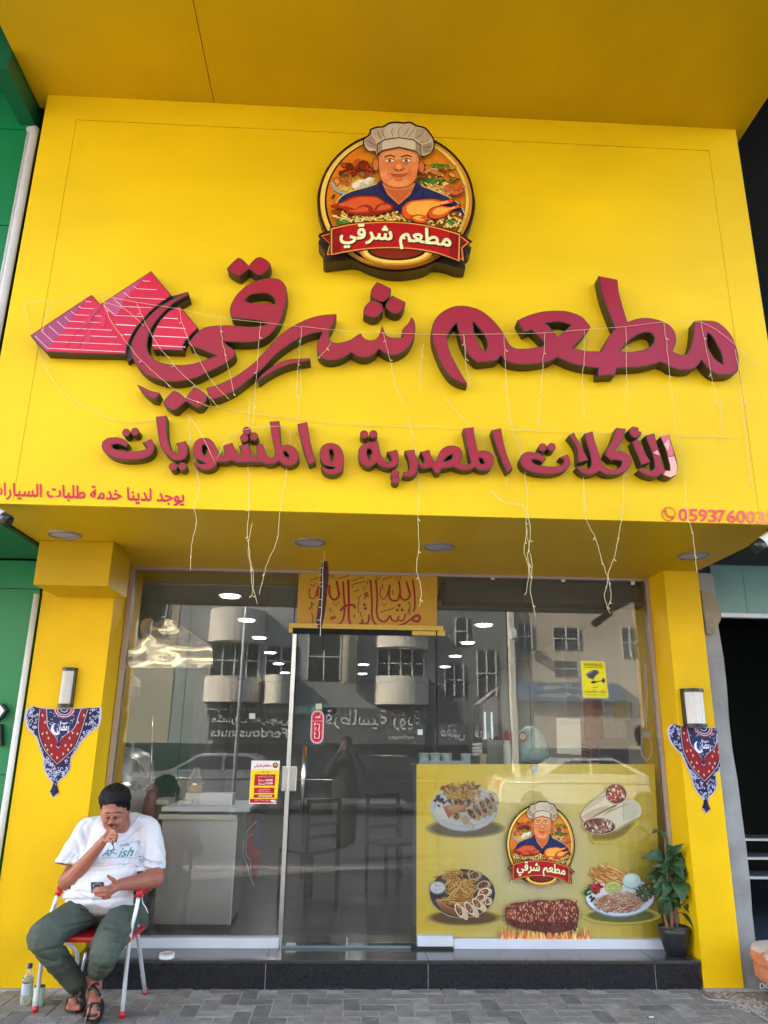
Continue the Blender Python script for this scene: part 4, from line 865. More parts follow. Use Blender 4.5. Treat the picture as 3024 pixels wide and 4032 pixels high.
bits(2100 + 765 / 3, 3010 + 722 / 3, 54, 24, 80, 8.5, [(222, 208, 186), (198, 176, 152), (150, 96, 80), (176, 118, 96), (206, 214, 196), (120, 74, 60)], (84, 50, 40))
# plate 3 (bottom right)
def W5(pts): return W2(pts, 2100, 3350)
soft(2442, 3602, 138, 28, (84, 84, 50))
pq.ell(2436, 3530, 134, 78, (120, 150, 176), 1, 28); pq.ell(2436, 3526, 134, 76, (214, 224, 238), .3, 28); pq.ell(2436, 3520, 118, 62, (190, 202, 218), .2, 28); pq.ell(2436, 3518, 112, 56, (214, 214, 214), .2, 28)
fries(2396, 3446, 50, 30, 90, 25, 25, (50, 80), ((222, 164, 96), (206, 140, 78), (232, 184, 118), (190, 120, 66)))
bits(2336, 3492, 26, 16, 24, 10, [(190, 36, 48), (206, 60, 66), (160, 24, 40)], (110, 16, 28)); bits(2318, 3506, 24, 16, 16, 8, [(40, 84, 44), (56, 104, 54), (30, 60, 36)]); bits(2324, 3536, 12, 12, 6, 8, [(40, 56, 56)])
pq.ell(2409, 3490, 34, 27, (150, 150, 60), .3); pq.ell(2409, 3492, 31, 24, (196, 200, 120), .2); pq.ell(2409, 3494, 26, 19, (164, 176, 96), .2)
for a in range(-60, 241, 50): pq.stroke([(2409, 3494), (2409 + 26 * math.cos(R(a)), 3494 - 19 * math.sin(R(a)))], 1.6, (206, 210, 140), .05, False)
bits(2528, 3512, 36, 34, 120, 9, [(96, 120, 84), (130, 140, 100), (120, 84, 96), (70, 96, 66), (150, 156, 120)], (50, 66, 46), asp=(.12, .25))
pq.ell(2480, 3466, 36, 30, (150, 176, 176), .4, 24); pq.ell(2480, 3463, 35, 28, (188, 212, 208), .2, 24); pq.ell(2474, 3455, 22, 15, (206, 226, 220), .2, 20)
bits(2426, 3552, 92, 34, 260, 9, [(206, 176, 150), (186, 146, 118), (222, 198, 174), (166, 116, 92), (198, 128, 106)], (120, 82, 66), asp=(.2, .45)); bits(2440, 3524, 66, 16, 80, 8, [(216, 190, 160), (190, 156, 128)], (130, 94, 74), asp=(.2, .4))
# doner block over flames
for i in range(230):
    x = r4.uniform(1965, 2312); h = r4.uniform(16, 78); xx = x + r4.uniform(-8, 8)
    pq.poly([(x - 9, 3722), (x - 5, 3722 - h * .5), (xx, 3722 - h), (x + 6, 3722 - h * .5), (x + 10, 3722)], r4.choice([(236, 170, 90), (224, 130, 76), (244, 206, 120), (214, 112, 72), (248, 222, 150)]), False, .08)
pq.stroke([(1955, 3601), (2000, 3602)], 4, (110, 104, 90)); pq.stroke([(2268, 3591), (2296, 3593)], 3.4, (150, 156, 160)); 
bl = [(1984, 3570), (2010, 3552), (2060, 3545), (2110, 3538), (2160, 3540), (2230, 3536), (2258, 3548), (2270, 3575), (2270, 3610), (2262, 3640), (2220, 3662), (2150, 3664), (2080, 3656), (2010, 3640), (1984, 3618)]
pq.poly(bl, (104, 52, 44), True)
for i in range(520):
    x = r4.uniform(1988, 2264); t = r4.random(); lo_, hi_ = 3545 - (4 if x > 2060 else -(2060 - x) * .2), 3655 - max(0, (2060 - x) * .4); y = lo_ + (hi_ - lo_) * t
    dark = t > .72
    c = r4.choice([(206, 140, 110), (176, 98, 78), (150, 74, 60), (224, 170, 136), (120, 58, 48), (196, 120, 80)]) if not dark else r4.choice([(84, 44, 46), (100, 56, 52), (120, 74, 66), (64, 40, 44)])
    pq.ell(x, y, r4.uniform(4, 8), r4.uniform(1.5, 3), c, .03, 6, r4.uniform(60, 120) if x > 2040 else r4.uniform(40, 140))
# poster's own chef emblem
MPo = lambda x, y: (1600 + (603 + (x - 110) * .2950) * .6390, 2980 + (268 + (y - 108) * .3895) * .6390)
chef_print(pq, MPo, .8, 5)
pq.build('poster_print', print_mat('poster_vinyl', .4, .3, .04), pos)
# sheet thickness
bm = bmesh.new(); q4 = [pf(X0, Yt), pf(X1, Yt), pf(X1 + 34, Yb + 8), pf(X0, Yb)]
vs = [bm.verts.new(Vector(p) + Vector((0, dy, 0))) for dy in (.0006, .004) for p in q4]
bm.faces.new(vs[4:]); [bm.faces.new((vs[i], vs[(i + 1) % 4], vs[4 + (i + 1) % 4], vs[4 + i])) for i in range(4)]
bm_obj('poster_sheet', bm, m_white, pos)

# ---------------------------------------------------------------- stickers and notices on the glass
def notice(name, label, cat, quad, Y, col, group=None, th=.0012):
    t = thing(name, label, cat, group=group); pts = [P(x, y, Y) for x, y in quad]
    bm = bmesh.new(); a = [bm.verts.new(p) for p in pts]; b_ = [bm.verts.new(p + Vector((0, th, 0))) for p in pts]
    bm.faces.new(a); bm.faces.new(list(reversed(b_)))
    for i in range(4): bm.faces.new((a[i], b_[i], b_[(i + 1) % 4], a[(i + 1) % 4]))
    bmesh.ops.recalc_face_normals(bm, faces=bm.faces[:])
    bm_obj('backing_sheet', bm, mat('sheet_%d_%d_%d' % col, lin(col), .5, 0, .04), t)
    return t, Print(lambda x, y: P(x, y, Y - .0006), .0004)
# opening hours card
Z3 = crop(850, 2800, 600 / 1659.0)
t, p_ = notice('hours_card', 'red and yellow opening hours card stuck to the glass left of the lock', 'notice', Z3([(388, 538), (698, 541), (655, 1010), (358, 1008)]), YG - .0075, (236, 232, 228))
p_.poly(Z3([(386, 640), (692, 640), (668, 955), (366, 952)]), (250, 214, 0), False); p_.poly(Z3([(424, 688), (650, 688), (642, 812), (414, 812)]), (190, 20, 40), False); p_.poly(Z3([(418, 832), (640, 832), (636, 894), (412, 894)]), (196, 24, 36), False, .2); p_.poly(Z3([(414, 906), (640, 906), (636, 942), (408, 942)]), (176, 24, 30), False, .2); p_.poly(Z3([(370, 955), (664, 955), (640, 1000), (368, 998)]), (196, 20, 34), False, .2)
def zt(s, b, col, bold=.02): 
    a = Z3([(b[0], b[1]), (b[2], b[3])]); p_.text(s, (a[0][0], a[0][1], a[1][0], a[1][1]), col, bold, .5)
zt(ar('مطعم شرقي'), (415, 572, 600, 622), (186, 24, 64), .03); p_.ell(*Z3([(648, 590)])[0], 11, 11, (120, 60, 30)); p_.ell(*Z3([(648, 586)])[0], 7, 6, (210, 150, 80), .4)
zt(ar('أوقات العمل'), (480, 648, 582, 676), (170, 90, 20)); zt(ar('من السبت إلى الخميس'), (455, 698, 625, 724), (240, 200, 190), .01); zt('06:00', (545, 740, 618, 762), (250, 240, 235), .03); zt(ar('صباحاً'), (465, 738, 535, 766), (250, 240, 235), .02); zt('12:00', (545, 774, 618, 796), (250, 240, 235), .03); zt(ar('مساءً'), (465, 772, 535, 800), (250, 240, 235), .02)
zt(ar('خدمة التوصيل'), (470, 842, 590, 864), (244, 220, 200), .01); zt('Delivery Service', (460, 872, 594, 886), (244, 190, 170)); zt('0593760038', (466, 914, 612, 934), (250, 226, 200), .03); zt(ar('يوجد صالة طعام'), (420, 962, 580, 978), (250, 220, 210)); zt(ar('للعائلات والأفراد'), (430, 982, 570, 996), (240, 120, 80)); p_.poly(Z3([(590, 968), (650, 964), (632, 994), (600, 984)]), (240, 236, 236), False)
p_.build('card_print', m_print, t)
# PULL sticker
Z4 = crop(1100, 2180, 700 / 1659.0)
t = thing('pull_sticker', 'red rounded PULL sticker with white border on the glass door', 'sticker')
def pill(x0, y0, x1, y1, sk): 
    r = (x1 - x0) / 2; return [(x0 + r + r * math.cos(R(a)) + (sk if a > 0 else 0), (y0 + r if a > 180 or a < 0 else y1 - r) + r * math.sin(R(a))) for a in range(0, 360, 15)]
def pill2(g):
    r = 60 - g; cx0, cy0, cx1, cy1 = 357, 1524, 350, 1712; pts = []
    for a in range(180, 361, 15): pts.append((cx0 + r * math.cos(R(a)), cy0 + r * math.sin(R(a))))
    for a in range(0, 181, 15): pts.append((cx1 + r * math.cos(R(a)), cy1 + r * math.sin(R(a))))
    return pts
p_ = Print(lambda x, y: P(x, y, YG - .0072), .0004)
p_.poly(Z4(pill2(0)), (232, 222, 222)); p_.poly(Z4(pill2(7)), (196, 20, 52)); p_.poly(Z4(pill2(13)), (228, 170, 180)); p_.poly(Z4(pill2(16)), (198, 22, 50))
def z4t(s, b, col=(244, 232, 232), bold=.02): a = Z4([(b[0], b[1]), (b[2], b[3])]); p_.text(s, (a[0][0], a[0][1], a[1][0], a[1][1]), col, bold, .5)
z4t(ar('اسحب'), (335, 1490, 382, 1545)); p_.stroke(Z4([(312, 1562), (402, 1562)]), 1.6, (236, 200, 205), .3)
for i, ch in enumerate('PULL'): z4t(ch, (326, 1580 + i * 38, 344, 1608 + i * 38))
p_.stroke(Z4([(352, 1590), (376, 1590), (370, 1640), (362, 1650), (376, 1660), (370, 1720), (350, 1725)]), 3.2, (240, 220, 222), .3, False)
p_.build('sticker_print', m_print, t)
# warning sticker
Z5 = crop(1600, 2200, 1050 / 1659.0)
t, p_ = notice('warning_sticker', 'yellow camera warning sticker with striped border on the right glass', 'sticker', Z5([(1076, 628), (1240, 632), (1263, 872), (1094, 870)]), YG - .0075, (240, 236, 60))
def zz(u, v): a = [(1076, 628), (1240, 632), (1263, 872), (1094, 870)]; x = (a[0][0] * (1 - u) + a[1][0] * u) * (1 - v) + (a[3][0] * (1 - u) + a[2][0] * u) * v; y = (a[0][1] * (1 - u) + a[1][1] * u) * (1 - v) + (a[3][1] * (1 - u) + a[2][1] * u) * v; return Z5([(x, y)])[0]
p_.poly([zz(.0, .0), zz(1, 0), zz(1, 1), zz(0, 1)], (240, 236, 220), False); p_.poly([zz(.05, .035), zz(.95, .035), zz(.95, .965), zz(.05, .965)], (238, 226, 20), False)
for i in range(12):
    u = i / 12; p_.poly([zz(u, 0), zz(u + .045, 0), zz(u + .07, .035), zz(u + .025, .035)], (20, 20, 16), False, .05); p_.poly([zz(u, .965), zz(u + .045, .965), zz(u + .07, 1), zz(u + .025, 1)], (20, 20, 16), False, .05)
for i in range(16):
    v = i / 16; p_.poly([zz(0, v), zz(.05, v + .02), zz(.05, v + .05), zz(0, v + .03)], (20, 20, 16), False, .05); p_.poly([zz(.95, v), zz(1, v + .02), zz(1, v + .05), zz(.95, v + .03)], (20, 20, 16), False, .05)
def zbox(s, u0, v0, u1, v1, col, bold):
    vs, fs, asp = text2d(s, bold); p_.L += .5; p_.add([zz(u0 + (u1 - u0) * u, v1 + (v0 - v1) * v) for u, v in vs], fs, lin(col))
zbox('WARNING', .14, .08, .86, .17, (60, 50, 20), .03); p_.stroke([zz(.14, .195), zz(.86, .195)], 1.8, (50, 44, 20), .2, False)
p_.poly([zz(.2, .36), zz(.5, .25), (zz(.66, .27)), zz(.7, .33), zz(.42, .5), zz(.28, .46)], (70, 72, 90), False); p_.poly([zz(.2, .36), zz(.5, .25), zz(.5, .3), zz(.22, .41)], (120, 122, 140), False, .2); p_.stroke([zz(.48, .46), zz(.46, .58), zz(.8, .53)], 3.4, (50, 52, 64), .3, False); p_.ell(*zz(.84, .53), 6, 10, (44, 46, 58)); p_.poly([zz(.38, .55), zz(.56, .54), zz(.56, .6), zz(.38, .61)], (44, 46, 58), False, .2)
zbox(ar('تحذير'), .4, .68, .6, .73, (60, 50, 20), .02); zbox(ar('مراقب بالكاميرات'), .1, .77, .9, .86, (50, 44, 20), .03); p_.stroke([zz(.12, .9), zz(.88, .9)], 1.2, (90, 84, 40), .2, False)
p_.build('warning_print', m_print, t)
# small stickers on the panes
for lab, quad, c in (('small pale square sticker just above the red pull sticker', Z4([(338, 1400), (396, 1398), (396, 1450), (340, 1452)]), (190, 196, 170)),
                     ('small white square sticker beside the seam at the right of the door', Z4([(1290, 1640), (1338, 1640), (1338, 1690), (1290, 1690)]), (206, 208, 212)),
                     ('small grey framed sticker at the top edge of the menu poster', W2([(1488, 10), (1552, 10), (1552, 82), (1490, 82)]), (170, 176, 184)),
                     ('small white patch sticker on the upper left glass above mirrored letters', crop(400, 2200, .4822)([(1205, 1262), (1255, 1262), (1255, 1308), (1205, 1308)]), (190, 190, 186))):
    t, p_ = notice('glass_sticker', lab, 'sticker', quad, YG - .0075, c)
    p_ = None
# crumpled cream film behind the upper left glass
t = thing('crumpled_film', 'crumpled shiny cream plastic sheet hanging behind the upper left glass', 'plastic sheet')
Z6 = crop(400, 2200, 800 / 1659.0)
ol = Z6([(310, 520), (350, 485), (410, 485), (450, 525), (500, 500), (560, 500), (640, 545), (720, 590), (800, 650), (880, 710), (898, 760), (898, 888), (700, 888), (500, 888), (300, 888), (205, 888), (230, 750), (300, 700), (330, 640), (312, 570)])
YC = YG + .10
bm = bmesh.new(); pl = world2(ol, YC)
tri = tessellate_polygon([[Vector((p.x, p.y, 0)) for p in pl]]); vv = [bm.verts.new((p.x, YC, p.y)) for p in pl]
for f in tri: bm.faces.new([vv[i] for i in f])
bmesh.ops.triangulate(bm, faces=bm.faces[:])
for _ in range(4): bmesh.ops.subdivide_edges(bm, edges=[e for e in bm.edges if e.calc_length() > .035], cuts=1, use_grid_fill=True)
from mathutils import noise as mnoise
for v in bm.verts:
    c = v.co * 3.2
    v.co.y += .11 * (mnoise.noise(c) + .5 * mnoise.noise(c * 2.7)) * 1.0
o = bm_obj('film', bm, mat('cream_film', (.95, .84, .58), .14, .75, .05, 2, .25, 5, 1.0), t, True)

# ---------------------------------------------------------------- wall lamps
def wall_lamp(x0, y0, x1, y1, lab, side):
    a = P(x0, y1, YP - .05); b_ = P(x1, y0, YP - .05); xc = (a.x + b_.x) / 2; w = (b_.x - a.x) / 2 ; z0, z1 = a.z, b_.z
    t = thing('wall_lamp', lab, 'wall lamp', (xc, YP, z0), 'half round wall lamps on the yellow pillars')
    B('back_plate', (xc - w, YP - .012, z0), (xc + w, YP - .0005, z1), m_black, t, .002)
    for za, zb in ((z0, z0 + .024), (z1 - .024, z1)):
        bm = bmesh.new(); lathe(bm, [(w, za), (w, zb)], (xc, YP - .012, 0), 20, a0=math.pi, a1=2 * math.pi)
        for zz_ in (za, zb):
            vs = [bm.verts.new((xc + w * math.cos(math.pi + math.pi * k / 20), YP - .012 + w * math.sin(math.pi + math.pi * k / 20), zz_)) for k in range(21)]; bm.faces.new(vs)
        bm_obj('cap', bm, m_black, t)
    bm = bmesh.new(); n = 30; prof = []
    for zz_ in (z0 + .024, z1 - .024):
        prof.append([bm.verts.new((xc + (w * .86 + .004 * math.cos(k * math.pi)) * math.cos(math.pi + math.pi * k / n), YP - .012 + (w * .86 + .004 * math.cos(k * math.pi)) * math.sin(math.pi + math.pi * k / n), zz_)) for k in range(n + 1)])
    for k in range(n): bm.faces.new((prof[0][k], prof[0][k + 1], prof[1][k + 1], prof[1][k]))
    bm_obj('diffuser', bm, mat('frosted_lamp_glass', (.80, .76, .72), .25, 0, .04, 3), t)
    sx = xc + side * w * .93
    B('side_bar', (sx - .006, YP - .045, z0 + .024), (sx + .006, YP - .012, z1 - .024), m_black, t)
wall_lamp(220, 2628, 299, 2784, 'half round frosted wall lamp on the left pillar, above the wider pennant', 1)
wall_lamp(2702, 2712, 2774, 2862, 'half round frosted wall lamp on the right pillar, above the folded pennant', -1)

# ---------------------------------------------------------------- patterned pennants
PEN = [(290, 965), (350, 912), (430, 932), (540, 940), (640, 945), (760, 946), (880, 940), (980, 930), (1098, 928), (1095, 1030), (1078, 1130), (1000, 1190), (925, 1255), (878, 1312), (830, 1400), (772, 1470), (760, 1600), (700, 1680), (632, 1740), (622, 1790), (640, 1862), (618, 1875), (580, 1912), (566, 1870), (535, 1858), (565, 1800), (578, 1750), (520, 1680), (482, 1590), (470, 1470), (430, 1362), (398, 1255), (345, 1200), (292, 1122), (275, 1030)]
def pennant(M, lab, hook, Yb, rs):
    t = thing('fabric_pennant', lab, 'pennant', group='patterned festive pennants')
    r = random.Random(rs); pr = Print(lambda x, y: Vector(M(x, y)), .0004)
    nav, whi, red, mar = (24, 22, 70), (190, 188, 214), (142, 10, 22), (66, 12, 30)
    pr.poly([((x - 690) * 1.02 + 690, (y - 1250) * 1.008 + 1250) for x, y in PEN], whi, True); pr.poly([((x - 690) * .965 + 690, (y - 1300) * .985 + 1298) for x, y in PEN], nav, True)
    def inside(px, py, L):
        c = False
        for i in range(len(L)):
            (x1, y1), (x2, y2) = L[i - 1], L[i]
            if (y1 > py) != (y2 > py) and px < (x2 - x1) * (py - y1) / (y2 - y1) + x1: c = not c
        return c
    redV = [(432, 940), (415, 1050), (408, 1180), (430, 1300), (470, 1400), (560, 1500), (622, 1590), (700, 1500), (790, 1410), (850, 1320), (900, 1200), (930, 1100), (985, 938), (760, 950), (640, 950)]
    n = 0
    while n < 170:
        x, y = r.uniform(280, 1095), r.uniform(930, 1760)
        if not inside(x, y, PEN) or inside(x, y, redV): continue
        n += 1; R0 = r.uniform(9, 20); a0 = r.uniform(0, 360); sg = r.choice((-1, 1))
        pr.stroke([(x + R0 * (1 - .1 * k) * math.cos(R(a0 + sg * k * 55)), y + R0 * (1 - .1 * k) * math.sin(R(a0 + sg * k * 55))) for k in range(6)], 6.5, whi, .04, True, False, 2)
    pr.poly(redV, mar, True); V2_ = [((x - 690) * .9 + 690 - (5 if x < 690 else -5), y if y < 960 else y - 16) for x, y in redV]
    pr.stroke([(438, 945), (425, 1060), (422, 1180), (445, 1290), (490, 1390), (622, 1545), (740, 1440), (820, 1350), (880, 1200), (915, 1090), (960, 945)], 6, whi, .3)
    pr.poly([(450, 945), (440, 1060), (438, 1180), (460, 1280), (500, 1380), (622, 1530), (735, 1425), (805, 1335), (862, 1200), (900, 1090), (945, 945)], red, True, .4)
    for (x, y) in ((465, 1015), (492, 1090), (465, 1215), (513, 1205), (530, 1262), (497, 1340), (562, 1342), (715, 1342), (778, 1340), (520, 1390), (745, 1388), (565, 1438), (692, 1435), (626, 1475), (793, 1205), (845, 1215), (853, 1090), (917, 1015), (762, 1262)):
        pr.ell(x, y, 13, 19, (96, 16, 30), .1, 10); pr.ell(x, y, 9, 15, (226, 196, 176), .1, 10, r.uniform(-20, 20)); pr.ell(x, y + 3, 4, 7, (196, 70, 40), .1, 8)
    cen = [(512, 945), (520, 1040), (522, 1110), (545, 1165), (590, 1215), (625, 1270), (632, 1310), (618, 1345), (640, 1365), (662, 1345), (655, 1310), (668, 1270), (720, 1220), (790, 1170), (830, 1110), (850, 1030), (885, 940), (760, 946), (640, 948)]
    pr.poly([((x - 670) * 1.05 + 670, (y - 1100) * 1.03 + 1100) for x, y in cen], whi, True); pr.poly(cen, (24, 34, 82), True, .4)
    for i in range(60):
        x, y = r.uniform(520, 870), r.uniform(950, 1260)
        if inside(x, y, cen) and (abs(x - 670) > 75 or y > 1235 or y < 1045): pr.ell(x, y, 5, 5, whi, .05, 7) if r.random() < .5 else pr.stroke([(x, y), (x + 12, y - 9), (x + 20, y + 5)], 5, whi, .05)
    for rr, c in ((118, (176, 60, 50)), (104, (206, 204, 226)), (96, (150, 50, 48)), (78, (206, 204, 226)), (70, (36, 50, 104)), (40, (206, 204, 226)), (32, (36, 50, 104))): pr.poly([(705 + rr * math.cos(R(a)), 948 + rr * .82 * math.sin(R(a))) for a in range(0, 181, 12)], c, False, .2)
    pr.ell(615, 1165, 58, 66, (226, 224, 240), .3); pr.ell(640, 1150, 52, 60, (38, 50, 104), .2)
    pr.text(ar('رمضان'), (625, 1085, 755, 1205), (230, 228, 244), .03, .4); pr.text(ar('حبيبنا'), (665, 1070, 745, 1115), (230, 228, 244), .02, .3)
    pr.poly([(600, 1745), (585, 1800), (560, 1855), (580, 1900), (612, 1868), (634, 1858), (616, 1800)], nav, True, .3)
    return pr.build('pennant_print', m_print, t, hook), t
sL = 600 / 1659.0
ML_ = lambda x, y: P(0 + x * sL, 2450 + y * sL, YP - .004)
o, t = pennant(ML_, 'full triangular navy and red pennant stuck on the left yellow pillar', None, YP, 1)
def MR_(x, y):
    xx = 560 + (x - 275) * .905 + (y - 945) * .154; yy = 1010 + (y - 945) * .975 + (x - 690) * .035
    return P(2424 + xx * sL, 2500 + yy * sL, YP - .004)
def hookR(bm):
    for X in (2.726,):
        bmesh.ops.bisect_plane(bm, geom=bm.verts[:] + bm.edges[:] + bm.faces[:], plane_co=(X, 0, 0), plane_no=(1, 0, 0))
    for v in bm.verts:
        off = (YP - .004) - v.co.y
        if v.co.x > 2.7261: d = v.co.x - 2.726; v.co.x = 2.729 + off; v.co.y = YP - .004 + d
o, t = pennant(MR_, 'triangular navy and red pennant folded round the right yellow pillar', hookR, YP, 2)

# ---------------------------------------------------------------- hanging pennant seen edge on, below the canopy
Z4 = crop(1100, 2180, 700 / 1659.0)
t = thing('hanging_pennant', 'dark striped pennant hanging edge on from a cord before the door', 'pennant')
YH = 5.30
bm = bmesh.new(); tube(bm, [P(1276, 2020, YH - .0), P(*Z4([(418, 70)])[0], YH)], .0016, 6); bm_obj('cord', bm, m_wire, t)
A_ = Z4([(400, 70), (385, 200), (380, 330), (370, 430), (350, 560), (345, 650), (365, 700)]); Bq_ = Z4([(450, 70), (462, 200), (450, 330), (440, 430), (425, 560), (405, 650), (390, 710)])
A_ = smooth_poly(A_, False, n=3); Bq_ = smooth_poly(Bq_, False, n=3)
bm = bmesh.new(); prev = None; dk = 0
for i, (a, b_) in enumerate(zip(A_, Bq_)):
    va = [bm.verts.new(P(a.x, a.y, YH)), bm.verts.new(P((a.x + b_.x) / 2, (a.y + b_.y) / 2, YH + .03)), bm.verts.new(P(b_.x, b_.y, YH + .12))]
    if prev:
        for k in range(2): f = bm.faces.new((prev[k], prev[k + 1], va[k + 1], va[k])); f.material_index = (i + k) % 2; f.smooth = True
    prev = va
bm_obj('cloth', bm, [mat('pennant_maroon', lin((108, 48, 44)), .8), mat('pennant_navy', lin((62, 56, 66)), .8)], t)
bm = bmesh.new(); lp = Z4([(410, 75), (403, 200), (405, 320), (398, 430), (392, 560), (382, 650), (385, 700), (382, 770)]); tube(bm, [P(x, y, YH - .012) for x, y in lp], .0022, 6)
for x, y in Z4([(398, 75), (395, 133), (388, 195), (388, 268), (388, 305), (380, 428), (380, 500), (366, 620), (352, 660)]): tube(bm, [P(x - 6, y, YH - .012), P(x + 7, y, YH - .012)], .002, 6)
bm_obj('lace_edge', bm, m_white, t)

# ---------------------------------------------------------------- fairy lights on the sign
fl = thing('fairy_lights', 'cream wire icicle fairy lights strung across the sign and hanging below it', 'fairy lights')
YW = YF - .100
C4 = crop(60, 980, 1200 / 1659.0); C5 = crop(1100, 1050, 900 / 1659.0); C6 = crop(1650, 1050, 1350 / 1659.0)
main = C4([(35, 297), (210, 283), (415, 252), (660, 290), (900, 328), (1180, 382), (1340, 400), (1560, 425)]) + C5([(160, 432), (370, 457), (750, 480), (1100, 490), (1340, 495)]) + C6([(215, 328), (415, 325), (610, 320), (800, 305), (1000, 290), (1185, 268), (1370, 270), (1540, 385), (1659, 500)])
def wire(name, pts, r=.0013, Y=YW, sm=True):
    bm = bmesh.new(); p = smooth_poly(pts, False, n=3) if sm else [Vector(q) for q in pts]
    tube(bm, [P(q[0], q[1], Y) for q in p], r, 5); return bm_obj(name, bm, m_wire, fl)
wire('cord', main)
r5 = random.Random(21)
def drop(pts, Y=YW, jag=3.0, r=.00125):
    p = smooth_poly(pts, False, n=5); q = [p[0]]
    for a in p[1:-1]: q.append(Vector((a.x + r5.uniform(-jag, jag), a.y + r5.uniform(-2, 2))))
    q.append(p[-1]); bm = bmesh.new(); w = [P(a.x, a.y, Y + r5.uniform(-.006, .004)) for a in q]; tube(bm, w, r, 5)
    for k in range(3, len(w), 6):
        sgn = r5.choice((-1, 1)); tube(bm, [w[k], w[k] + Vector((sgn * r5.uniform(.008, .018), -.004, -r5.uniform(.004, .02)))], .0026, 5)
    bm_obj('light_strand', bm, m_wire, fl)
sx_ = 1.8228
for pts in (C4([(660, 290), (700, 385), (760, 500), (870, 635), (960, 730), (1050, 800), (1110, 870)]), C4([(475, 270), (510, 370), (590, 490), (690, 610), (810, 720), (940, 810), (1060, 860)]), C4([(890, 325), (925, 450), (1000, 600), (1070, 720), (1165, 820)]),
            C4([(1118, 380), (1125, 480), (1150, 600), (1190, 790)]), C4([(1335, 400), (1325, 540), (1312, 700), (1300, 860), (1290, 960)]), C4([(1558, 425), (1550, 540), (1540, 650), (1530, 800)]), C4([(210, 283), (160, 380), (150, 450)]),
            C5([(380, 545), (325, 620), (275, 665)]), C5([(755, 480), (780, 580), (810, 700), (850, 880), (900, 1000)]), C5([(1338, 495), (1350, 600), (1352, 690), (1380, 850)]), C5([(1045, 560), (1030, 700), (1020, 900)]),
            C6([(215, 328), (225, 450)]), C6([(412, 325), (418, 450), (425, 600), (440, 760)]), C6([(608, 320), (598, 480), (585, 640), (575, 760)]), C6([(800, 305), (798, 450), (790, 570), (800, 720)]), C6([(1000, 290), (1003, 450), (1005, 560), (1000, 700)]), C6([(1185, 268), (1200, 400), (1215, 560), (1240, 700)]), C6([(1366, 265), (1390, 400), (1420, 550), (1440, 650)]), C6([(1530, 400), (1560, 560), (1580, 700)])):
    drop(pts, jag=2.2)
YH2 = YF - .03
D = lambda pts: [(x * sx_, y * sx_) for x, y in pts]
for pts in ([(408, 900), (415, 980), (430, 1060), (418, 1095), (424, 1120), (414, 1180), (411, 1234)], [(538, 860), (535, 960), (537, 1050), (537, 1100), (534, 1150), (540, 1200), (544, 1260), (556, 1305)], [(628, 930), (618, 1020), (605, 1100), (600, 1160), (575, 1225), (560, 1285)],
            [(545, 1130), (536, 1190), (548, 1240), (545, 1285)], [(880, 900), (900, 980), (905, 1060), (903, 1120), (905, 1180), (900, 1230), (910, 1270), (906, 1310)], [(1060, 1060), (1090, 1085), (1128, 1090), (1139, 1110), (1145, 1160), (1140, 1200), (1148, 1250)],
            [(1100, 900), (1130, 1000), (1139, 1080), (1136, 1130), (1142, 1180), (1150, 1230), (1146, 1270), (1158, 1335)], [(1139, 1140), (1132, 1190), (1142, 1225), (1137, 1280)], [(1255, 960), (1262, 1060), (1266, 1120), (1285, 1160), (1300, 1210), (1312, 1250), (1306, 1290), (1318, 1325)],
            [(1345, 960), (1348, 1060), (1343, 1120), (1336, 1160), (1328, 1200), (1314, 1240), (1320, 1290), (1314, 1310)], [(1455, 900), (1478, 1000), (1484, 1110), (1496, 1150), (1500, 1190), (1506, 1238)], [(1600, 840), (1612, 940), (1625, 1060)], [(640, 700), (650, 820), (640, 940)],
            [(740, 560 + 160), (755, 800)], [(320, 640), (345, 760), (360, 860)], [(960, 860), (1040, 950), (1100, 1020), (1090, 1060)], [(1555, 860), (1560, 960)]):
    drop(D(pts), YH2 if pts[-1][1] > 1100 else YW + .085, 2.2, .0016)
wire('cord', C4([(50, 297), (75, 400), (130, 560), (220, 740), (330, 830), (450, 900), (600, 942), (765, 930)]), .0017, YF - .010)
wire('cord', D([(410, 868), (560, 895), (700, 912), (800, 918), (1000, 925), (1200, 932), (1380, 938), (1600, 945)]), .0014, YF - .012)
wire('cord', D([(405, 895), (430, 930), (465, 1000), (490, 950), (520, 930), (610, 920)]), .0014, YF - .08)
wire('cord', C4([(480, 290), (520, 300), (600, 330), (700, 420)]), .0012, YW)

# ---------------------------------------------------------------- security cameras at both ends of the canopy
def seccam(lab, tail, nose, r, group):
    tail, nose = Vector(tail), Vector(nose); ax = (nose - tail).normalized(); L = (nose - tail).length
    t = thing('security_camera', lab, 'camera', tail, group)
    bm = bmesh.new(); tube(bm, [tail, tail + ax * L * .72], r, 20); bm_obj('housing', bm, m_white, t)
    bm = bmesh.new(); tube(bm, [tail + ax * L * .72, tail + ax * L], [r * 1.02, r * .95], 20); tube(bm, [tail + ax * L, tail + ax * (L + .004)], r * .5, 16); bm_obj('lens_hood', bm, m_black, t)
    s = Vector((0, 0, r)); bm = bmesh.new(); tube(bm, [tail + ax * L * .3 - s * .5, tail + ax * L * .3 - Vector((0, -.04, -.06))], .012, 10); tube(bm, [tail + ax * L * .3 - Vector((0, -.04, -.06)), Vector((tail.x, YF + .06, ZS + .0))], .014, 10); bm_obj('bracket', bm, m_black, t)
ca, cb = P(-60, 1995, YF + .02), P(38, 2052, YF + .0)
seccam('white bullet camera with black hood at the left edge under the sign', ca, cb, .034, 'bullet cameras at the canopy ends')
ca, cb = P(3075, 2085, YF + .10), P(2970, 2160, YF + .10)
seccam('white bullet camera with black hood at the right edge under the sign', ca, cb, .037, 'bullet cameras at the canopy ends')

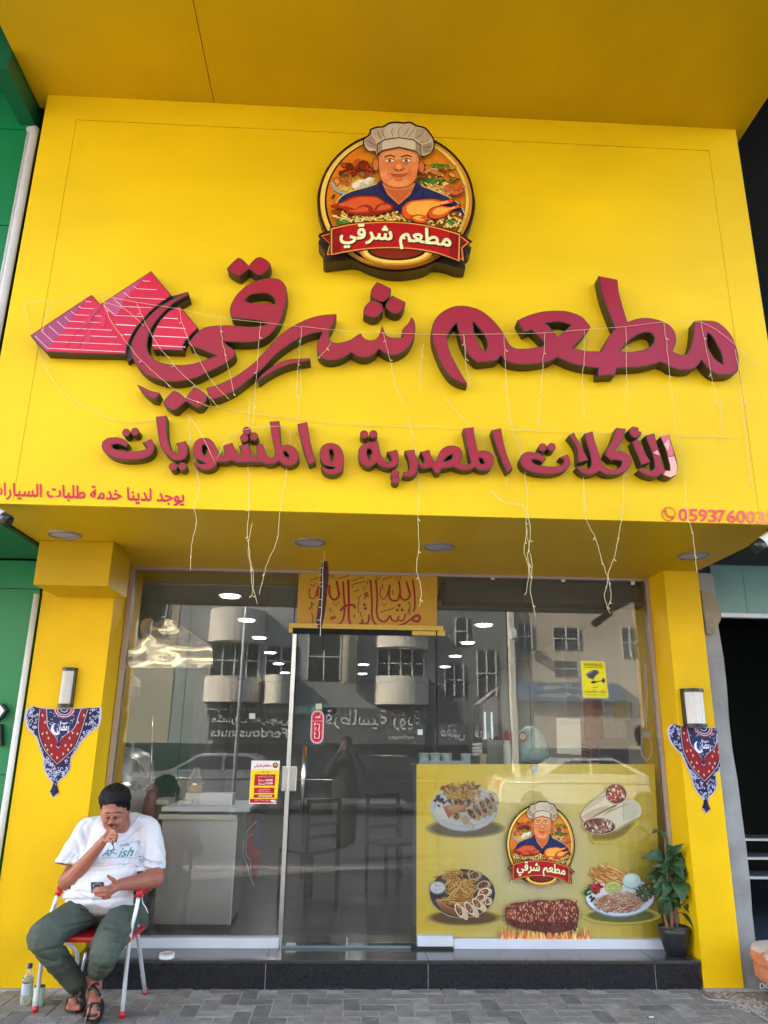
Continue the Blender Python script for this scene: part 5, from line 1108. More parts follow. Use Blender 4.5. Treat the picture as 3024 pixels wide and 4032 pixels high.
# ---------------------------------------------------------------- left neighbour: green clad building
gb = thing('green_building', 'neighbouring shop clad in green panels left of the yellow shopfront', 'building')
YGF = 4.42
zt_ = [2.87, 4.86, 5.66, 6.9]
for a, b_ in zip(zt_, zt_[1:]): B('cladding_panel', (-6.5, YGF, a + .004), (-2.325, YGF + .06, b_ - .004), m_green, gb)
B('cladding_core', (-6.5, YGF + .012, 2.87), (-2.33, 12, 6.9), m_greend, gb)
B('cornice', (-6.5, 3.95, 5.98), (-2.42, YGF - .001, 6.25), m_greend, gb, .003); B('cornice', (-6.5, 1.7, 6.30), (-2.32, YGF - .001, 7.2), m_greend, gb)  # upper cornice run far out, unseen, to shade the top of the green wall
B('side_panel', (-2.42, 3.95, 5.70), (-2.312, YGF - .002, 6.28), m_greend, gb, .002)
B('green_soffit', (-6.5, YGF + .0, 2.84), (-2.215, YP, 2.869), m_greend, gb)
zz_ = [0, 1.30, 2.62, 2.84]
for a, b_ in zip(zz_, zz_[1:]): B('cladding_panel', (-6.5, YP + .06, a + .003), (-2.325, YP + .12, b_ - .003), m_green, gb)
B('cladding_core', (-6.5, YP + .075, 0), (-2.33, 12, 2.84), m_greend, gb)
bm = bmesh.new(); tube(bm, [(-2.315, YP - .012, 0), (-2.315, YP - .012, 2.57)], .021, 12); bm_obj('edge_trim', bm, m_white, gb)
bm = bmesh.new(); tube(bm, [(-2.262, YF + .02, 2.70), (-2.262, YF + .02, 5.52), (-2.275, YF + .05, 5.60), (-2.33, YF + .09, 5.63)], .027, 12); tube(bm, [(-2.302, YF + .04, 2.70), (-2.302, YF + .04, 5.55)], .018, 10); bm_obj('drain_pipe', bm, mat('pale_pipe', (.58, .56, .57), .45, 0, .06), gb)
# part of the neighbour's lettering at the left picture edge
t = thing('neighbour_letter', 'white raised letter with black edge on the green wall at the far left', 'sign')
z = crop(0, 2450, 600 / 1659.0); o = world2(z([(-60, 880), (20, 885), (50, 930), (70, 960), (40, 1000), (10, 1040), (-60, 1080)]), YP + .0); slab('letter_return', o, [], YP + .0, YP + .055, m_black, t); slab('letter_face', inset(o, .012), [], YP - .002, YP - .0005, m_white, t)
o = world2(z([(-60, 1120), (0, 1110), (14, 1340), (-60, 1350)]), YP); slab('letter_return', o, [], YP + .0, YP + .055, m_black, t)

# ---------------------------------------------------------------- right neighbour
rb = thing('concrete_column', 'rough grey concrete column with crumbling plaster right of the yellow pillar', 'column')
bm = bmesh.new(); box(bm, (2.727, YP + .02, 0), (2.85, YP + .6, 2.86)); bmesh.ops.subdivide_edges(bm, edges=bm.edges[:], cuts=12, use_grid_fill=True)
for v in bm.verts:
    if v.co.x > 2.8: v.co.x += .014 * mnoise.noise(v.co * 6) + .022 * max(0, mnoise.noise(v.co * 2.3 + Vector((3, 1, 7))))
    if v.co.y < YP + .05: v.co.y += .010 * mnoise.noise(v.co * 9)
bm_obj('shaft', bm, m_concrete, rb, False)
zc7 = crop(2700, 1900, 324 / 1194.0); o = world2(zc7([(225, 1560), (300, 1590), (390, 1610), (430, 1640), (470, 1760), (490, 1830), (512, 1900), (505, 1990), (470, 2060), (440, 2130), (380, 2215), (300, 2190), (278, 2000), (262, 1900), (235, 1650)]), YP)
slab('plaster_patch', o, [], YP - .004, YP + .03, mat('tan_plaster', (.30, .25, .17), .9, 0, .3, 9, .5, 40), rb)
ns = thing('neighbour_shop', 'dark open shop with teal glass transom right of the concrete column', 'building')
m_teal = mat('teal_glass_panel', (.22, .40, .36), .3, 0, .05, 2)
B('transom_panel', (2.99, YG, 2.60), (3.26, YG + .02, 3.0), m_teal, ns); B('transom_panel', (3.264, YG, 2.60), (4.6, YG + .02, 3.0), m_teal, ns)
B('transom_bar', (2.98, YG - .03, 2.565), (4.6, YG + .03, 2.598), m_alu, ns); B('lintel', (2.86, YG - .06, 3.0), (4.6, YG + .3, 3.06), m_concrete, ns)
B('upper_wall', (2.80, YF + .25, 3.062), (6.5, 12, 9.9), mat('dark_olive_cladding', (.007, .007, .005), .8, 0, .1, 1, spec=.1), ns); B('upper_soffit', (2.81, 1.7, 6.9), (6.5, YF + .249, 7.2), m_roomd, ns)
B('shop_back', (2.95, 9.5, .0), (6.5, 9.6, 3.0), mat('dark_green_back', (.010, .018, .016), .8), ns); B('shop_side', (2.91, YG + .3, 0), (2.949, 9.5, 3.0), m_rub, ns); B('shop_side', (5.5, YG, 0), (5.6, 9.5, 3.0), m_rub, ns); B('shop_floor', (2.93, YG + .001, -.0), (6.5, 9.5, .10), mat('shop_floor_blue', (.08, .09, .14), .4), ns)
B('shop_ceiling', (2.9, YG + .31, 3.0), (6.5, 9.6, 3.06), m_rub, ns)
for i, zf in enumerate((.48, .62, .76)): 
    bx = thing('shelf_rack', 'pale shelf rail inside the dark neighbouring shop, %s of three' % ('lowest', 'middle', 'topmost')[i], 'shelf'); B('rail', (3.06, 6.9 + i * .1, zf), (4.4, 6.95 + i * .1, zf + .018), m_white, bx); B('board', (3.06, 6.96 + i * .1, zf - .004), (4.4, 7.3 + i * .1, zf + .01), m_roomd, bx)
B('side_canopy', (2.81, YF + .2, 2.99), (6.5, YG - .07, 3.06), mat('dark_soffit_board', (.03, .03, .024), .8, 0, .2), ns)

# ---------------------------------------------------------------- seated man (crop coordinates of the photo region 0..800 x 3000..4032)
K5 = 800 / 1659.0
def c5(x, y, Y): return P(x * K5, 3000 + y * K5, Y)
def rm(r, Y=5.2): return r * K5 * Y * 1.035 / F
def vox(name, items, m, parent, vs=.009, smooth=4, mods=None):
    """union of ellipsoid chains turned into one continuous skin"""
    bm = bmesh.new()
    for it in items:
        ch, fl_ = it if isinstance(it, tuple) else (it, (1, 1, 1))
        pts = [(c5(a[0], a[1], a[2]), rm(a[3], a[2])) for a in ch]
        samples = []
        if len(pts) == 1: samples = pts
        for (p0, r0), (p1, r1) in zip(pts, pts[1:]):
            n = max(2, int((p1 - p0).length / (max(min(r0, r1), .006) * .30)) + 1)
            for k in range(n + 1): t = k / n; samples.append((p0.lerp(p1, t), r0 + (r1 - r0) * t))
        for p, r in samples:
            g = bmesh.ops.create_icosphere(bm, subdivisions=2 if r > .03 else 1, radius=1.0)
            for v in g['verts']: v.co = Vector((v.co.x * r * fl_[0], v.co.y * r * fl_[1], v.co.z * r * fl_[2])) + p
    me = bpy.data.meshes.new(name); bm.to_mesh(me); bm.free()
    o = bpy.data.objects.new(name, me); COL.objects.link(o)
    md = o.modifiers.new('r', 'REMESH'); md.mode = 'VOXEL'; md.voxel_size = vs
    ms = o.modifiers.new('s', 'SMOOTH'); ms.iterations = smooth; ms.factor = .5
    dg = bpy.context.evaluated_depsgraph_get(); dg.update()
    out = bpy.data.meshes.new_from_object(o.evaluated_get(dg))
    bpy.data.objects.remove(o); bpy.data.meshes.remove(me)
    if mods: mods(out)
    out.name = name
    return link_mesh(name, out, m, parent, True)
m_skin = mat('skin', lin((164, 102, 82)), .5, 0, .10, 14, .12, 90, .4)
m_hair = mat('black_hair', (.008, .006, .006), .65, 0, .5, 50, 1.0, 120, .25, stretch=(1, 1, .25))
m_shirt = mat('white_cotton', (.74, .72, .76), .9, 0, .04, 6, .8, 16, .1)
m_trou = mat('grey_green_twill', lin((84, 92, 82)), .9, 0, .14, 10, .8, 22, .1)
man = thing('person', 'seated man in white T-shirt and grey-green trousers, looking at phone, hand at mouth', 'person', (-1.45, 5.3, 0))
# body: head, neck, arms, hands, feet in one skin
YH_ = 5.20
skin = []
skin.append(([(940, 350, 5.24, 96)], (1.02, 1.05, 1.0))); skin.append(([(932, 430, 5.19, 92)], (1, 1.05, 1.05))); skin.append(([(922, 490, 5.16, 72)], (1, 1.0, .95)))
skin.append([(915, 452, 5.095, 13), (908, 492, 5.070, 19)]); skin.append([(890, 502, 5.085, 12), (930, 502, 5.085, 12)])
skin.append([(868, 425, 5.100, 15), (908, 430, 5.092, 12), (960, 432, 5.100, 15)]); skin.append([(905, 540, 5.10, 30)]); skin.append([(870, 480, 5.12, 34)]); skin.append([(965, 485, 5.12, 36)])
skin.append(([(1052, 420, 5.25, 20), (1048, 445, 5.24, 16)], (.5, 1, 1.4))); skin.append(([(828, 420, 5.25, 18), (832, 445, 5.24, 14)], (.5, 1, 1.4)))
skin.append([(975, 480, 5.30, 74), (985, 560, 5.40, 82)])
# torso core joins everything under the shirt
skin.append([(985, 560, 5.42, 80), (930, 800, 5.43, 120), (880, 1100, 5.42, 140)])
skin.append([(985, 560, 5.42, 70), (720, 600, 5.42, 50), (575, 900, 5.30, 50), (548, 975, 5.24, 62)])
skin.append([(550, 965, 5.24, 62), (600, 935, 5.20, 60), (700, 820, 5.14, 50), (800, 700, 5.07, 38), (832, 660, 5.05, 35)])
skin.append([(985, 560, 5.42, 70), (1190, 600, 5.43, 52), (1255, 860, 5.36, 54), (1265, 950, 5.28, 68)])
skin.append([(1262, 950, 5.28, 66), (1180, 968, 5.20, 60), (1060, 990, 5.12, 48), (985, 1000, 5.06, 40)])
# right hand (at the mouth): palm, four curled fingers, thumb
skin.append([(838, 650, 5.05, 34), (862, 622, 5.04, 34), (880, 602, 5.035, 30)])
for a in (([(872, 585, 5.02, 14), (905, 556, 4.995, 13.5), (936, 560, 4.975, 12.5), (950, 585, 4.98, 11)]), ([(876, 604, 5.01, 14), (914, 584, 4.98, 13.5), (950, 590, 4.965, 12.5), (958, 618, 4.975, 11)]),
          ([(872, 628, 5.01, 13.5), (912, 614, 4.98, 13), (946, 622, 4.97, 12), (948, 648, 4.985, 10.5)]), ([(862, 648, 5.015, 12.5), (895, 644, 4.99, 12), (922, 653, 4.98, 11), (918, 672, 4.995, 10)]), ([(858, 605, 5.01, 16), (878, 568, 4.995, 14), (905, 545, 5.0, 12)])): skin.append(a)
# left hand holding the phone: palm, fingers under it, thumb up
skin.append([(985, 1000, 5.06, 38), (938, 1020, 5.03, 38), (905, 1045, 5.01, 36)])
for a in (([(905, 1026, 4.99, 15), (860, 1026, 4.955, 14), (812, 1032, 4.94, 13), (780, 1036, 4.945, 11.5)]), ([(900, 1054, 4.985, 15), (855, 1056, 4.95, 14), (800, 1060, 4.935, 13), (762, 1058, 4.945, 11.5)]),
          ([(898, 1082, 4.99, 14.5), (855, 1086, 4.955, 13.5), (812, 1089, 4.94, 12.5), (780, 1084, 4.95, 11)]), ([(895, 1106, 5.0, 13), (862, 1112, 4.97, 12), (834, 1112, 4.96, 11)]), ([(950, 1000, 5.02, 20), (925, 962, 4.995, 16), (900, 948, 4.98, 13.5), (880, 930, 4.975, 11.5)])): skin.append(a)
# ankles and feet
skin.append([(690, 1800, 5.28, 40), (640, 1870, 5.28, 44), (610, 1940, 5.22, 40), (600, 1985, 5.16, 38)])
skin.append([(790, 1740, 5.20, 44), (775, 1850, 5.20, 46), (768, 1950, 5.13, 44), (760, 2040, 5.06, 42)])
for i, (dx, l) in enumerate(((-42, 0), (-20, 14), (3, 16), (25, 12), (46, 2))):
    skin.append([(600 + dx * .95, 1985, 5.14, 16), (600 + dx, 2012 + l * .4, 5.12, 15 if i else 17)])
    skin.append([(758 + dx * .95, 2050 - dx * .4, 5.05, 17), (752 + dx, 2098 - dx * .7 + l * .4, 5.03, 16 if i else 19)])
body = vox('body', skin, m_skin, man, .0045, 2)
# face details: brows, closed lids, moustache, mouth
m_brow = mat('dark_facial_hair', (.035, .022, .018), .8); m_lip = mat('lips', lin((146, 84, 78)), .5); m_lid = mat('eyelid', lin((128, 78, 64)), .6)
bvh = BVHTree.FromObject(body, bpy.context.evaluated_depsgraph_get()) if False else None
def bvh_of(o):
    off = Vector((0, 0, 0)); q = o
    while q: off += q.location; q = q.parent
    return BVHTree.FromPolygons([v.co + off for v in o.data.vertices], [tuple(p.vertices) for p in o.data.polygons])
bb = bvh_of(body)
def on_surface(bv, x, y, out=.002):
    o = c5(x, y, 3.2); d = Vector((0, 1, 0)); # straight towards the facade
    p0 = c5(x, y, 5.1); h = bv.ray_cast(Vector((p0.x, 3.0, p0.z)), Vector((0, 1, 0)))
    return (h[0] - Vector((0, out, 0))) if h[0] else p0
def strip(name, bv, pts, r, m, parent, out=.001, seg=6):
    bm = bmesh.new(); w = [on_surface(bv, x, y, out) for x, y in pts]; n = len(w)
    tube(bm, w, [r * (.35 + .65 * math.sin(math.pi * (k + .5) / n)) for k in range(n)], seg); return bm_obj(name, bm, m, parent, True)
strip('eyebrow', bb, [(855, 425), (875, 415), (895, 420)], .0045, m_brow, man); strip('eyebrow', bb, [(928, 422), (955, 414), (985, 424)], .0045, m_brow, man)
strip('eyelid', bb, [(858, 452), (876, 458), (894, 454)], .0042, m_lid, man); strip('eyelid', bb, [(936, 455), (956, 459), (978, 452)], .0042, m_lid, man)
strip('eyelashes', bb, [(858, 458), (876, 464), (894, 460)], .0018, m_brow, man, .002); strip('eyelashes', bb, [(936, 461), (956, 465), (978, 458)], .0018, m_brow, man, .002)
strip('moustache', bb, [(872, 524), (890, 516), (908, 513), (926, 515), (946, 523)], .0060, m_brow, man, 0)
strip('lips', bb, [(885, 536), (908, 533), (932, 536)], .005, m_lip, man, 0)
hair = vox('hair', [([(940, 296, 5.262, 118)], (.985, 1.08, .92)), ([(942, 330, 5.232, 101)], (1.03, .98, .60)), [(846, 330, 5.24, 26), (834, 378, 5.25, 17)], [(1036, 320, 5.24, 30), (1050, 385, 5.25, 17)]], m_hair, man, .007, 2)
for v in hair.data.vertices:
    q = Vector((v.co.x * 150, v.co.y * 40, v.co.z * 40)); v.co += Vector((mnoise.noise(q), mnoise.noise(q + Vector((9, 0, 0))), mnoise.noise(q + Vector((0, 9, 0))) * 1.4)) * .003
rh = random.Random(8); bm = bmesh.new()
for i in range(420):
    t = rh.uniform(-1, 1); a = c5(940 + 112 * t, 372 + 8 * math.cos(t * 3) + (12 if abs(t) > .85 else 0) + rh.uniform(-14, 4), 5.135 + .075 * t * t); tube(bm, [a + Vector((rh.uniform(-.006, .006), .012, .03)), a, a + Vector((rh.uniform(-.004, .004), .003, -rh.uniform(.002, .009)))], [.0014, .0011, .0004], 3)
bm_obj('hair_strands', bm, m_hair, hair)
# shirt
def cloth(mesh, amp=.006, sc=9, seed=0.0, dirn=Vector((1, 1, 1))):
    NR = [v.normal.copy() for v in mesh.vertices]
    for v, nr in zip(mesh.vertices, NR):
        c = Vector((v.co.x * dirn.x, v.co.y * dirn.y, v.co.z * dirn.z)) * sc + Vector((seed, seed, seed))
        n_ = mnoise.noise(c) + .5 * mnoise.noise(c * 2.1)
        r_ = (1 - abs(mnoise.noise(c * .8))) ** 4
        v.co += nr * (amp * n_ + amp * .9 * r_)
sh_items = [([(985, 545, 5.42, 118)], (1.3, .8, .7)), ([(930, 600, 5.41, 190), (940, 700, 5.40, 215)], (1.08, .62, .9)), ([(900, 800, 5.36, 250), (870, 930, 5.32, 285)], (1.0, .72, .85)),
            ([(858, 1010, 5.31, 290), (850, 1080, 5.32, 285), (850, 1130, 5.34, 265)], (1.0, .74, .36)), ([(1000, 1110, 5.36, 180)], (1, .8, .5)),
            [(720, 560, 5.42, 96), (600, 790, 5.34, 96), (560, 850, 5.30, 92)], [(830, 520, 5.42, 80), (720, 560, 5.42, 96)], [(1100, 520, 5.43, 92), (1200, 580, 5.42, 98), (1240, 760, 5.38, 96), (1245, 815, 5.36, 92)]]
def shirt_mod(me):
    cloth(me, .010, 7, 3.1)
    # folds across the belly and from the armpits
    NR = [v.normal.copy() for v in me.vertices]
    for v, nr in zip(me.vertices, NR):
        z = v.co.z; x = v.co.x
        for (zc, am, w_) in ((c5(900, 835, 5.1).z, -.026, .008), (c5(900, 866, 5.1).z, .014, .010), (c5(900, 1060, 5.1).z, -.010, .010), (c5(900, 1130, 5.1).z, -.012, .008)):
            zz = zc + .06 * (x - c5(900, 900, 5.1).x) ** 2 * -6 + .006 * math.sin(x * 18)
            v.co += nr * am * math.exp(-((z - zz) / w_) ** 2) * (1 if v.co.y < 5.35 else 0)
def fold(me, a, b, am, w_):
    am *= 1.15; w_ *= .78
    A, Bq = c5(*a), c5(*b); ax = Bq - A; L2 = ax.length_squared
    NR = [v.normal.copy() for v in me.vertices]
    for v, nr in zip(me.vertices, NR):
        if v.co.y > 5.42: continue
        d = v.co - A; t = (d.x * ax.x + d.z * ax.z) / (ax.x ** 2 + ax.z ** 2)
        if -.1 < t < 1.1:
            q = Vector((d.x - ax.x * t, 0, d.z - ax.z * t)).length
            v.co += nr * am * math.exp(-(q / w_) ** 2) * math.sin(math.pi * min(1, max(0, (t + .1) / 1.2)))
_sm = shirt_mod
def shirt_mod(me):
    _sm(me)
    for a, b_, am, w_ in (((1170, 640, 5.3), (1145, 900, 5.3), -.022, .016), ((1180, 500, 5.4), (1000, 640, 5.3), -.010, .012), ((1130, 560, 5.4), (1060, 720, 5.3), .010, .014), ((700, 520, 5.4), (720, 700, 5.3), -.014, .014), ((650, 600, 5.4), (720, 850, 5.3), -.012, .012), ((1150, 700, 5.3), (1000, 860, 5.2), -.012, .012), ((1200, 700, 5.3), (1290, 830, 5.3), -.009, .010), ((1220, 600, 5.3), (1310, 760, 5.3), .010, .012),
                          ((760, 640, 5.3), (830, 800, 5.2), .008, .014), ((600, 1040, 5.2), (760, 1160, 5.1), -.010, .010), ((1100, 920, 5.2), (1120, 1080, 5.2), -.012, .012), ((620, 700, 5.3), (540, 840, 5.3), -.008, .009)): fold(me, a, b_, am, w_)
shirt = vox('t_shirt', sh_items, m_shirt, man, .0072, 5, shirt_mod)
# sleeve openings: cut the shirt where the arm leaves it
def cut(o, co_, no_, keep=None):
    bm = bmesh.new(); bm.from_mesh(o.data); off = man.location
    co_ = co_ - off; geom = [v for v in bm.verts if keep is None or keep(v.co + off)]
    gs = set(geom); ge = [e for e in bm.edges if e.verts[0] in gs and e.verts[1] in gs]; gf = [f for f in bm.faces if all(v in gs for v in f.verts)]
    bmesh.ops.bisect_plane(bm, geom=geom + ge + gf, plane_co=co_, plane_no=no_, clear_outer=True); bm.to_mesh(o.data); bm.free()
a = c5(585, 845, 5.30); cut(shirt, a, (c5(560, 850, 5.30) - c5(640, 720, 5.36)).normalized() * .6 + Vector((0, 0, -.8)), lambda p: p.x < c5(665, 900, 5.3).x and p.z < c5(600, 700, 5.3).z and p.z > c5(600, 1010, 5.3).z - .0 and (p.x < c5(640, 880, 5.3).x or p.z > c5(600, 900, 5.3).z))
a = c5(1245, 868, 5.36); cut(shirt, a, Vector((.06, 0, -1)), lambda p: p.x > c5(1168, 800, 5.36).x and p.z < c5(1240, 700, 5.36).z)
sol = shirt.modifiers.new('thickness', 'SOLIDIFY'); sol.thickness = .003; sol.offset = -1
# collar and printed chest text, draped on the shirt surface
sb = bvh_of(shirt)
bm = bmesh.new(); cw = smooth_poly([(838, 500), (850, 530), (880, 562), (925, 576), (975, 560), (1020, 520), (1045, 470)], False, n=3)
tube(bm, [on_surface(sb, p[0], p[1], .001) for p in cw], rm(8), 8); bm_obj('collar', bm, m_shirt, man, True)
m_teal2 = mat('teal_print', lin((24, 140, 142)), .6, 0, .1, 30); m_greyp = mat('grey_print', lin((120, 138, 150)), .6)
def drape_text(s, b, m, bold=.0, shear=.0, name='chest_print', skew=0.0):
    vs, fs, asp = text2d(s, bold, shear); bm = bmesh.new(); V = []
    for u, v in vs:
        x = b[0] + (b[2] - b[0]) * u; y = b[3] + (b[1] - b[3]) * v + skew * (x - b[0]); V.append(bm.verts.new(on_surface(sb, x, y, .0055)))
    for f in fs:
        try: bm.faces.new([V[i] for i in f])
        except ValueError: pass
    bm_obj(name, bm, m, man)
drape_text('AF-', (800, 732, 915, 786), m_teal2, .01, .3); drape_text('ish', (928, 725, 1036, 796), m_teal2, .012, .35); drape_text('code', (925, 690, 1000, 716), m_teal2, -.0, .3)
for pts in ([(715, 684), (780, 682)], [(960, 696), (1010, 688), (1064, 682), (1066, 740), (1060, 812), (1000, 806), (930, 800), (860, 798), (800, 800)], [(1052, 690), (1050, 800)]):
    p = [(a[0] + (b_[0] - a[0]) * k / 5, a[1] + (b_[1] - a[1]) * k / 5) for a, b_ in zip(pts, pts[1:]) for k in range(6)]
    bm = bmesh.new(); tube(bm, [on_surface(sb, x, y, .002) for x, y in p], .0013, 4); bm_obj('chest_print', bm, m_greyp, man)
# trousers
tr_items = [([(860, 1180, 5.42, 200)], (1.25, .75, .62)), [(750, 1200, 5.36, 122), (560, 1290, 5.16, 118), (400, 1390, 4.98, 112), (352, 1430, 4.95, 108)], [(352, 1440, 4.95, 106), (440, 1580, 5.02, 88), (560, 1730, 5.17, 74), (655, 1850, 5.28, 62)],
            [(1020, 1220, 5.38, 138), (960, 1350, 5.18, 128), (880, 1490, 4.96, 112), (862, 1540, 4.93, 104)], [(862, 1545, 4.94, 104), (840, 1620, 5.02, 90), (800, 1700, 5.14, 66), (790, 1730, 5.18, 60)], [(900, 1230, 5.36, 110), (1080, 1260, 5.44, 110), (1120, 1300, 5.46, 80)], [(860, 1140, 5.40, 180)]]
def trou_mod(me):
    cloth(me, .0045, 9, 8.3, Vector((.7, 1, 1.8)))
    for a, b_, am, w_ in (((640, 1190, 5.2), (760, 1320, 5.1), -.014, .010), ((760, 1330, 5.1), (860, 1230, 5.1), -.016, .010), ((560, 1290, 5.1), (700, 1340, 5.1), -.010, .009), ((330, 1340, 5), (560, 1400, 5), -.006, .010), ((380, 1500, 5), (620, 1500, 5), -.012, .011), ((300, 1560, 5), (480, 1620, 5), -.010, .010), ((500, 1560, 5), (600, 1700, 5), -.010, .010),
                          ((900, 1300, 5.1), (1060, 1270, 5.2), -.010, .010), ((940, 1420, 5), (1060, 1380, 5.1), -.010, .010), ((800, 1620, 5), (900, 1680, 5), -.009, .009), ((1080, 1290, 5.3), (1180, 1330, 5.4), -.012, .010), ((1060, 1370, 5.3), (1150, 1400, 5.4), -.010, .010), ((760, 1660, 5.1), (850, 1710, 5.1), -.009, .008)): fold(me, a, b_, am, w_)
trou = vox('trousers', tr_items, m_trou, man, .0072, 4, lambda me: trou_mod(me) if True else cloth(me, .011, 9, 8.3, Vector((.7, 1, 1.8))))
cut(trou, c5(655, 1868, 5.28), (c5(655, 1850, 5.28) - c5(560, 1730, 5.17)).normalized(), lambda p: p.x < c5(720, 1800, 5.28).x and p.z < c5(600, 1700, 5.2).z)
cut(trou, c5(790, 1752, 5.18), Vector((-.1, .1, -1)), lambda p: p.x > c5(700, 1750, 5.2).x and p.z < c5(800, 1650, 5.1).z)
bm = bmesh.new(); tube(bm, [c5(x, y, Y) for x, y, Y in ((560, 1095, 5.30), (600, 1140, 5.20), (660, 1190, 5.14), (720, 1215, 5.12))], [.012, .016, .014, .006], 8); bm_obj('belt', bm, m_black, man, True)
# sandals
m_sand = mat('black_leather', (.015, .014, .016), .5, 0, .2, 20)
def sandal(pts_sole, straps, Yc):
    s = [G(x * K5, 3000 + y * K5, .012) for x, y in pts_sole]; bm = bmesh.new()
    sp = smooth_poly([(p.x, p.y) for p in s], n=3); top = [bm.verts.new((p.x, p.y, .022)) for p in sp]; bot = [bm.verts.new((p.x, p.y, .0)) for p in sp]
    bm.faces.new(top); bm.faces.new(bot[::-1]); n = len(top); [bm.faces.new((top[i], bot[i], bot[(i + 1) % n], top[(i + 1) % n])) for i in range(n)]
    bmesh.ops.recalc_face_normals(bm, faces=bm.faces[:]); sd = bm_obj('sandal', bm, m_sand, man)
    for w_, st_ in straps:
        bm = bmesh.new(); tube(bm, [on_surface(bb, x, y, .004) for x, y in st_], w_, 6)
        o = bm_obj('strap', bm, m_sand, man, True)
sandal([(535, 1985), (530, 2010), (560, 2035), (620, 2042), (670, 2030), (690, 1995), (700, 1950), (690, 1920), (600, 1915), (550, 1940)], [(.011, [(548, 1960), (560, 1925), (600, 1912), (650, 1935), (670, 1975)]), (.009, [(560, 1900), (600, 1890), (660, 1900)]), (.007, [(600, 1915), (610, 1960), (612, 1990)])], 5.2)
sandal([(700, 2100), (700, 2130), (740, 2145), (790, 2125), (840, 2060), (850, 2000), (840, 1950), (740, 1955), (712, 2030)], [(.011, [(705, 2030), (725, 1990), (770, 1960), (815, 1970), (835, 2000)]), (.010, [(700, 1890), (745, 1865), (800, 1880), (820, 1910)]), (.008, [(712, 1860), (760, 1835), (800, 1815)]), (.007, [(700, 2080), (735, 2040), (800, 2035), (832, 2020)]), (.007, [(770, 1965), (760, 2010), (748, 2060)])], 5.1)
# ring
bm = bmesh.new(); cR = on_surface(bb, 838, 1100, 0); tube(bm, [cR + Vector((.0 , .009 * math.cos(t) , .010 * math.sin(t))) for t in [2 * math.pi * k / 14 for k in range(14)]], .0022, 6, closed=True); bm_obj('ring', bm, mat('gold', (.8, .6, .25), .25, 1), man)
# things he holds
ph_ = thing('phone', 'small dark phone with a ring shaped camera held in the seated man\'s hand', 'phone')
q4 = [c5(738, 985, 5.00), c5(846, 985, 5.00), c5(850, 1050, 4.97), c5(742, 1076, 4.97)]
bm = bmesh.new(); vs = [bm.verts.new(p) for p in q4] + [bm.verts.new(p + Vector((0, .010, .002))) for p in q4]
for f in ((0, 1, 2, 3), (7, 6, 5, 4), (0, 4, 5, 1), (1, 5, 6, 2), (2, 6, 7, 3), (3, 7, 4, 0)): bm.faces.new([vs[i] for i in f])
bmesh.ops.recalc_face_normals(bm, faces=bm.faces[:]); bmesh.ops.bevel(bm, geom=bm.edges[:], offset=.003, segments=2, affect='EDGES'); bm_obj('case', bm, mat('grey_phone', (.05, .055, .05), .3, .2), ph_)
bm = bmesh.new(); tube(bm, [c5(796 + 36 * math.cos(t), 1020 + 26 * math.sin(t), 4.981 - .0) for t in [math.pi * (1 + k / 12) for k in range(13)]], .0022, 6); bm_obj('camera_ring', bm, mat('silver_ring', (.4, .42, .38), .3, .8), ph_)
gl_ = thing('spectacles', 'folded dark spectacles dangling from the man\'s raised hand', 'spectacles')
bm = bmesh.new(); tube(bm, [c5(x, y, 4.975) for x, y in ((918, 640), (920, 670), (928, 700), (930, 716), (900, 726))], .0028, 6); bm_obj('temple_arm', bm, m_black, gl_)
bm = bmesh.new(); tube(bm, [c5(x, y, 4.985) for x, y in ((895, 690), (880, 705), (895, 722), (920, 720), (925, 700))], .0016, 6); bm_obj('rim', bm, mat('silver_ring', (.4, .42, .38), .3, .8), gl_)

# ---------------------------------------------------------------- folding chair
ch = thing('folding_chair', 'folding chair with pale metal legs and red plastic seat, armrests and feet', 'chair', (-1.45, 5.3, 0))
m_tube = mat('pale_chair_tube', (.66, .66, .68), .3, .35, .04)
def gz(x, y, z=0.0): return G(x * K5, 3000 + y * K5, z)
f_r, f_l, b_r = gz(995, 2090), gz(287, 2045), gz(1185, 1897)
b_l = f_l + (b_r - f_r)
def leg(pts, name='leg', r=.0125):
    bm = bmesh.new(); p3 = []
    for i in range(len(pts) - 1):
        a, b_ = pts[i], pts[i + 1]
        for k in range(4): p3.append(a.lerp(b_, k / 4))
    p3.append(pts[-1])
    for _ in range(3): p3 = [p3[0]] + [(p3[i - 1] + p3[i] * 2 + p3[i + 1]) / 4 for i in range(1, len(p3) - 1)] + [p3[-1]]
    tube(bm, p3, r, 12); return bm_obj(name, bm, m_tube, ch, True)
def cap(p, d=Vector((0, 0, 1))):
    bm = bmesh.new(); tube(bm, [p, p + d * .035], [.017, .015], 12); bm_obj('foot_cap', bm, m_red, ch)
leg([f_r + Vector((0, 0, .004)), c5(1040, 1600, 5.10), c5(1066, 1370, 5.11), c5(1110, 1230, 5.13), c5(1132, 1100, 5.16)])
leg([f_l + Vector((0, 0, .004)), c5(335, 1650, 5.22), c5(380, 1350, 5.22), c5(440, 1180, 5.23), c5(470, 1085, 5.25)])
leg([b_r + Vector((0, 0, .004)), c5(1120, 1385, 5.36), c5(1120, 1330, 5.34)]); leg([b_l + Vector((0, 0, .004)), c5(700, 1520, 5.50).lerp(b_l, .1), c5(400, 1385, 5.45)])
bm = bmesh.new(); tube(bm, [c5(665, 1720, 5.45), c5(700, 1560, 5.42)], .008, 8); bm_obj('cross_strut', bm, m_tube, ch)
for p in (f_r, f_l, b_r, b_l): cap(p)
bm = bmesh.new()
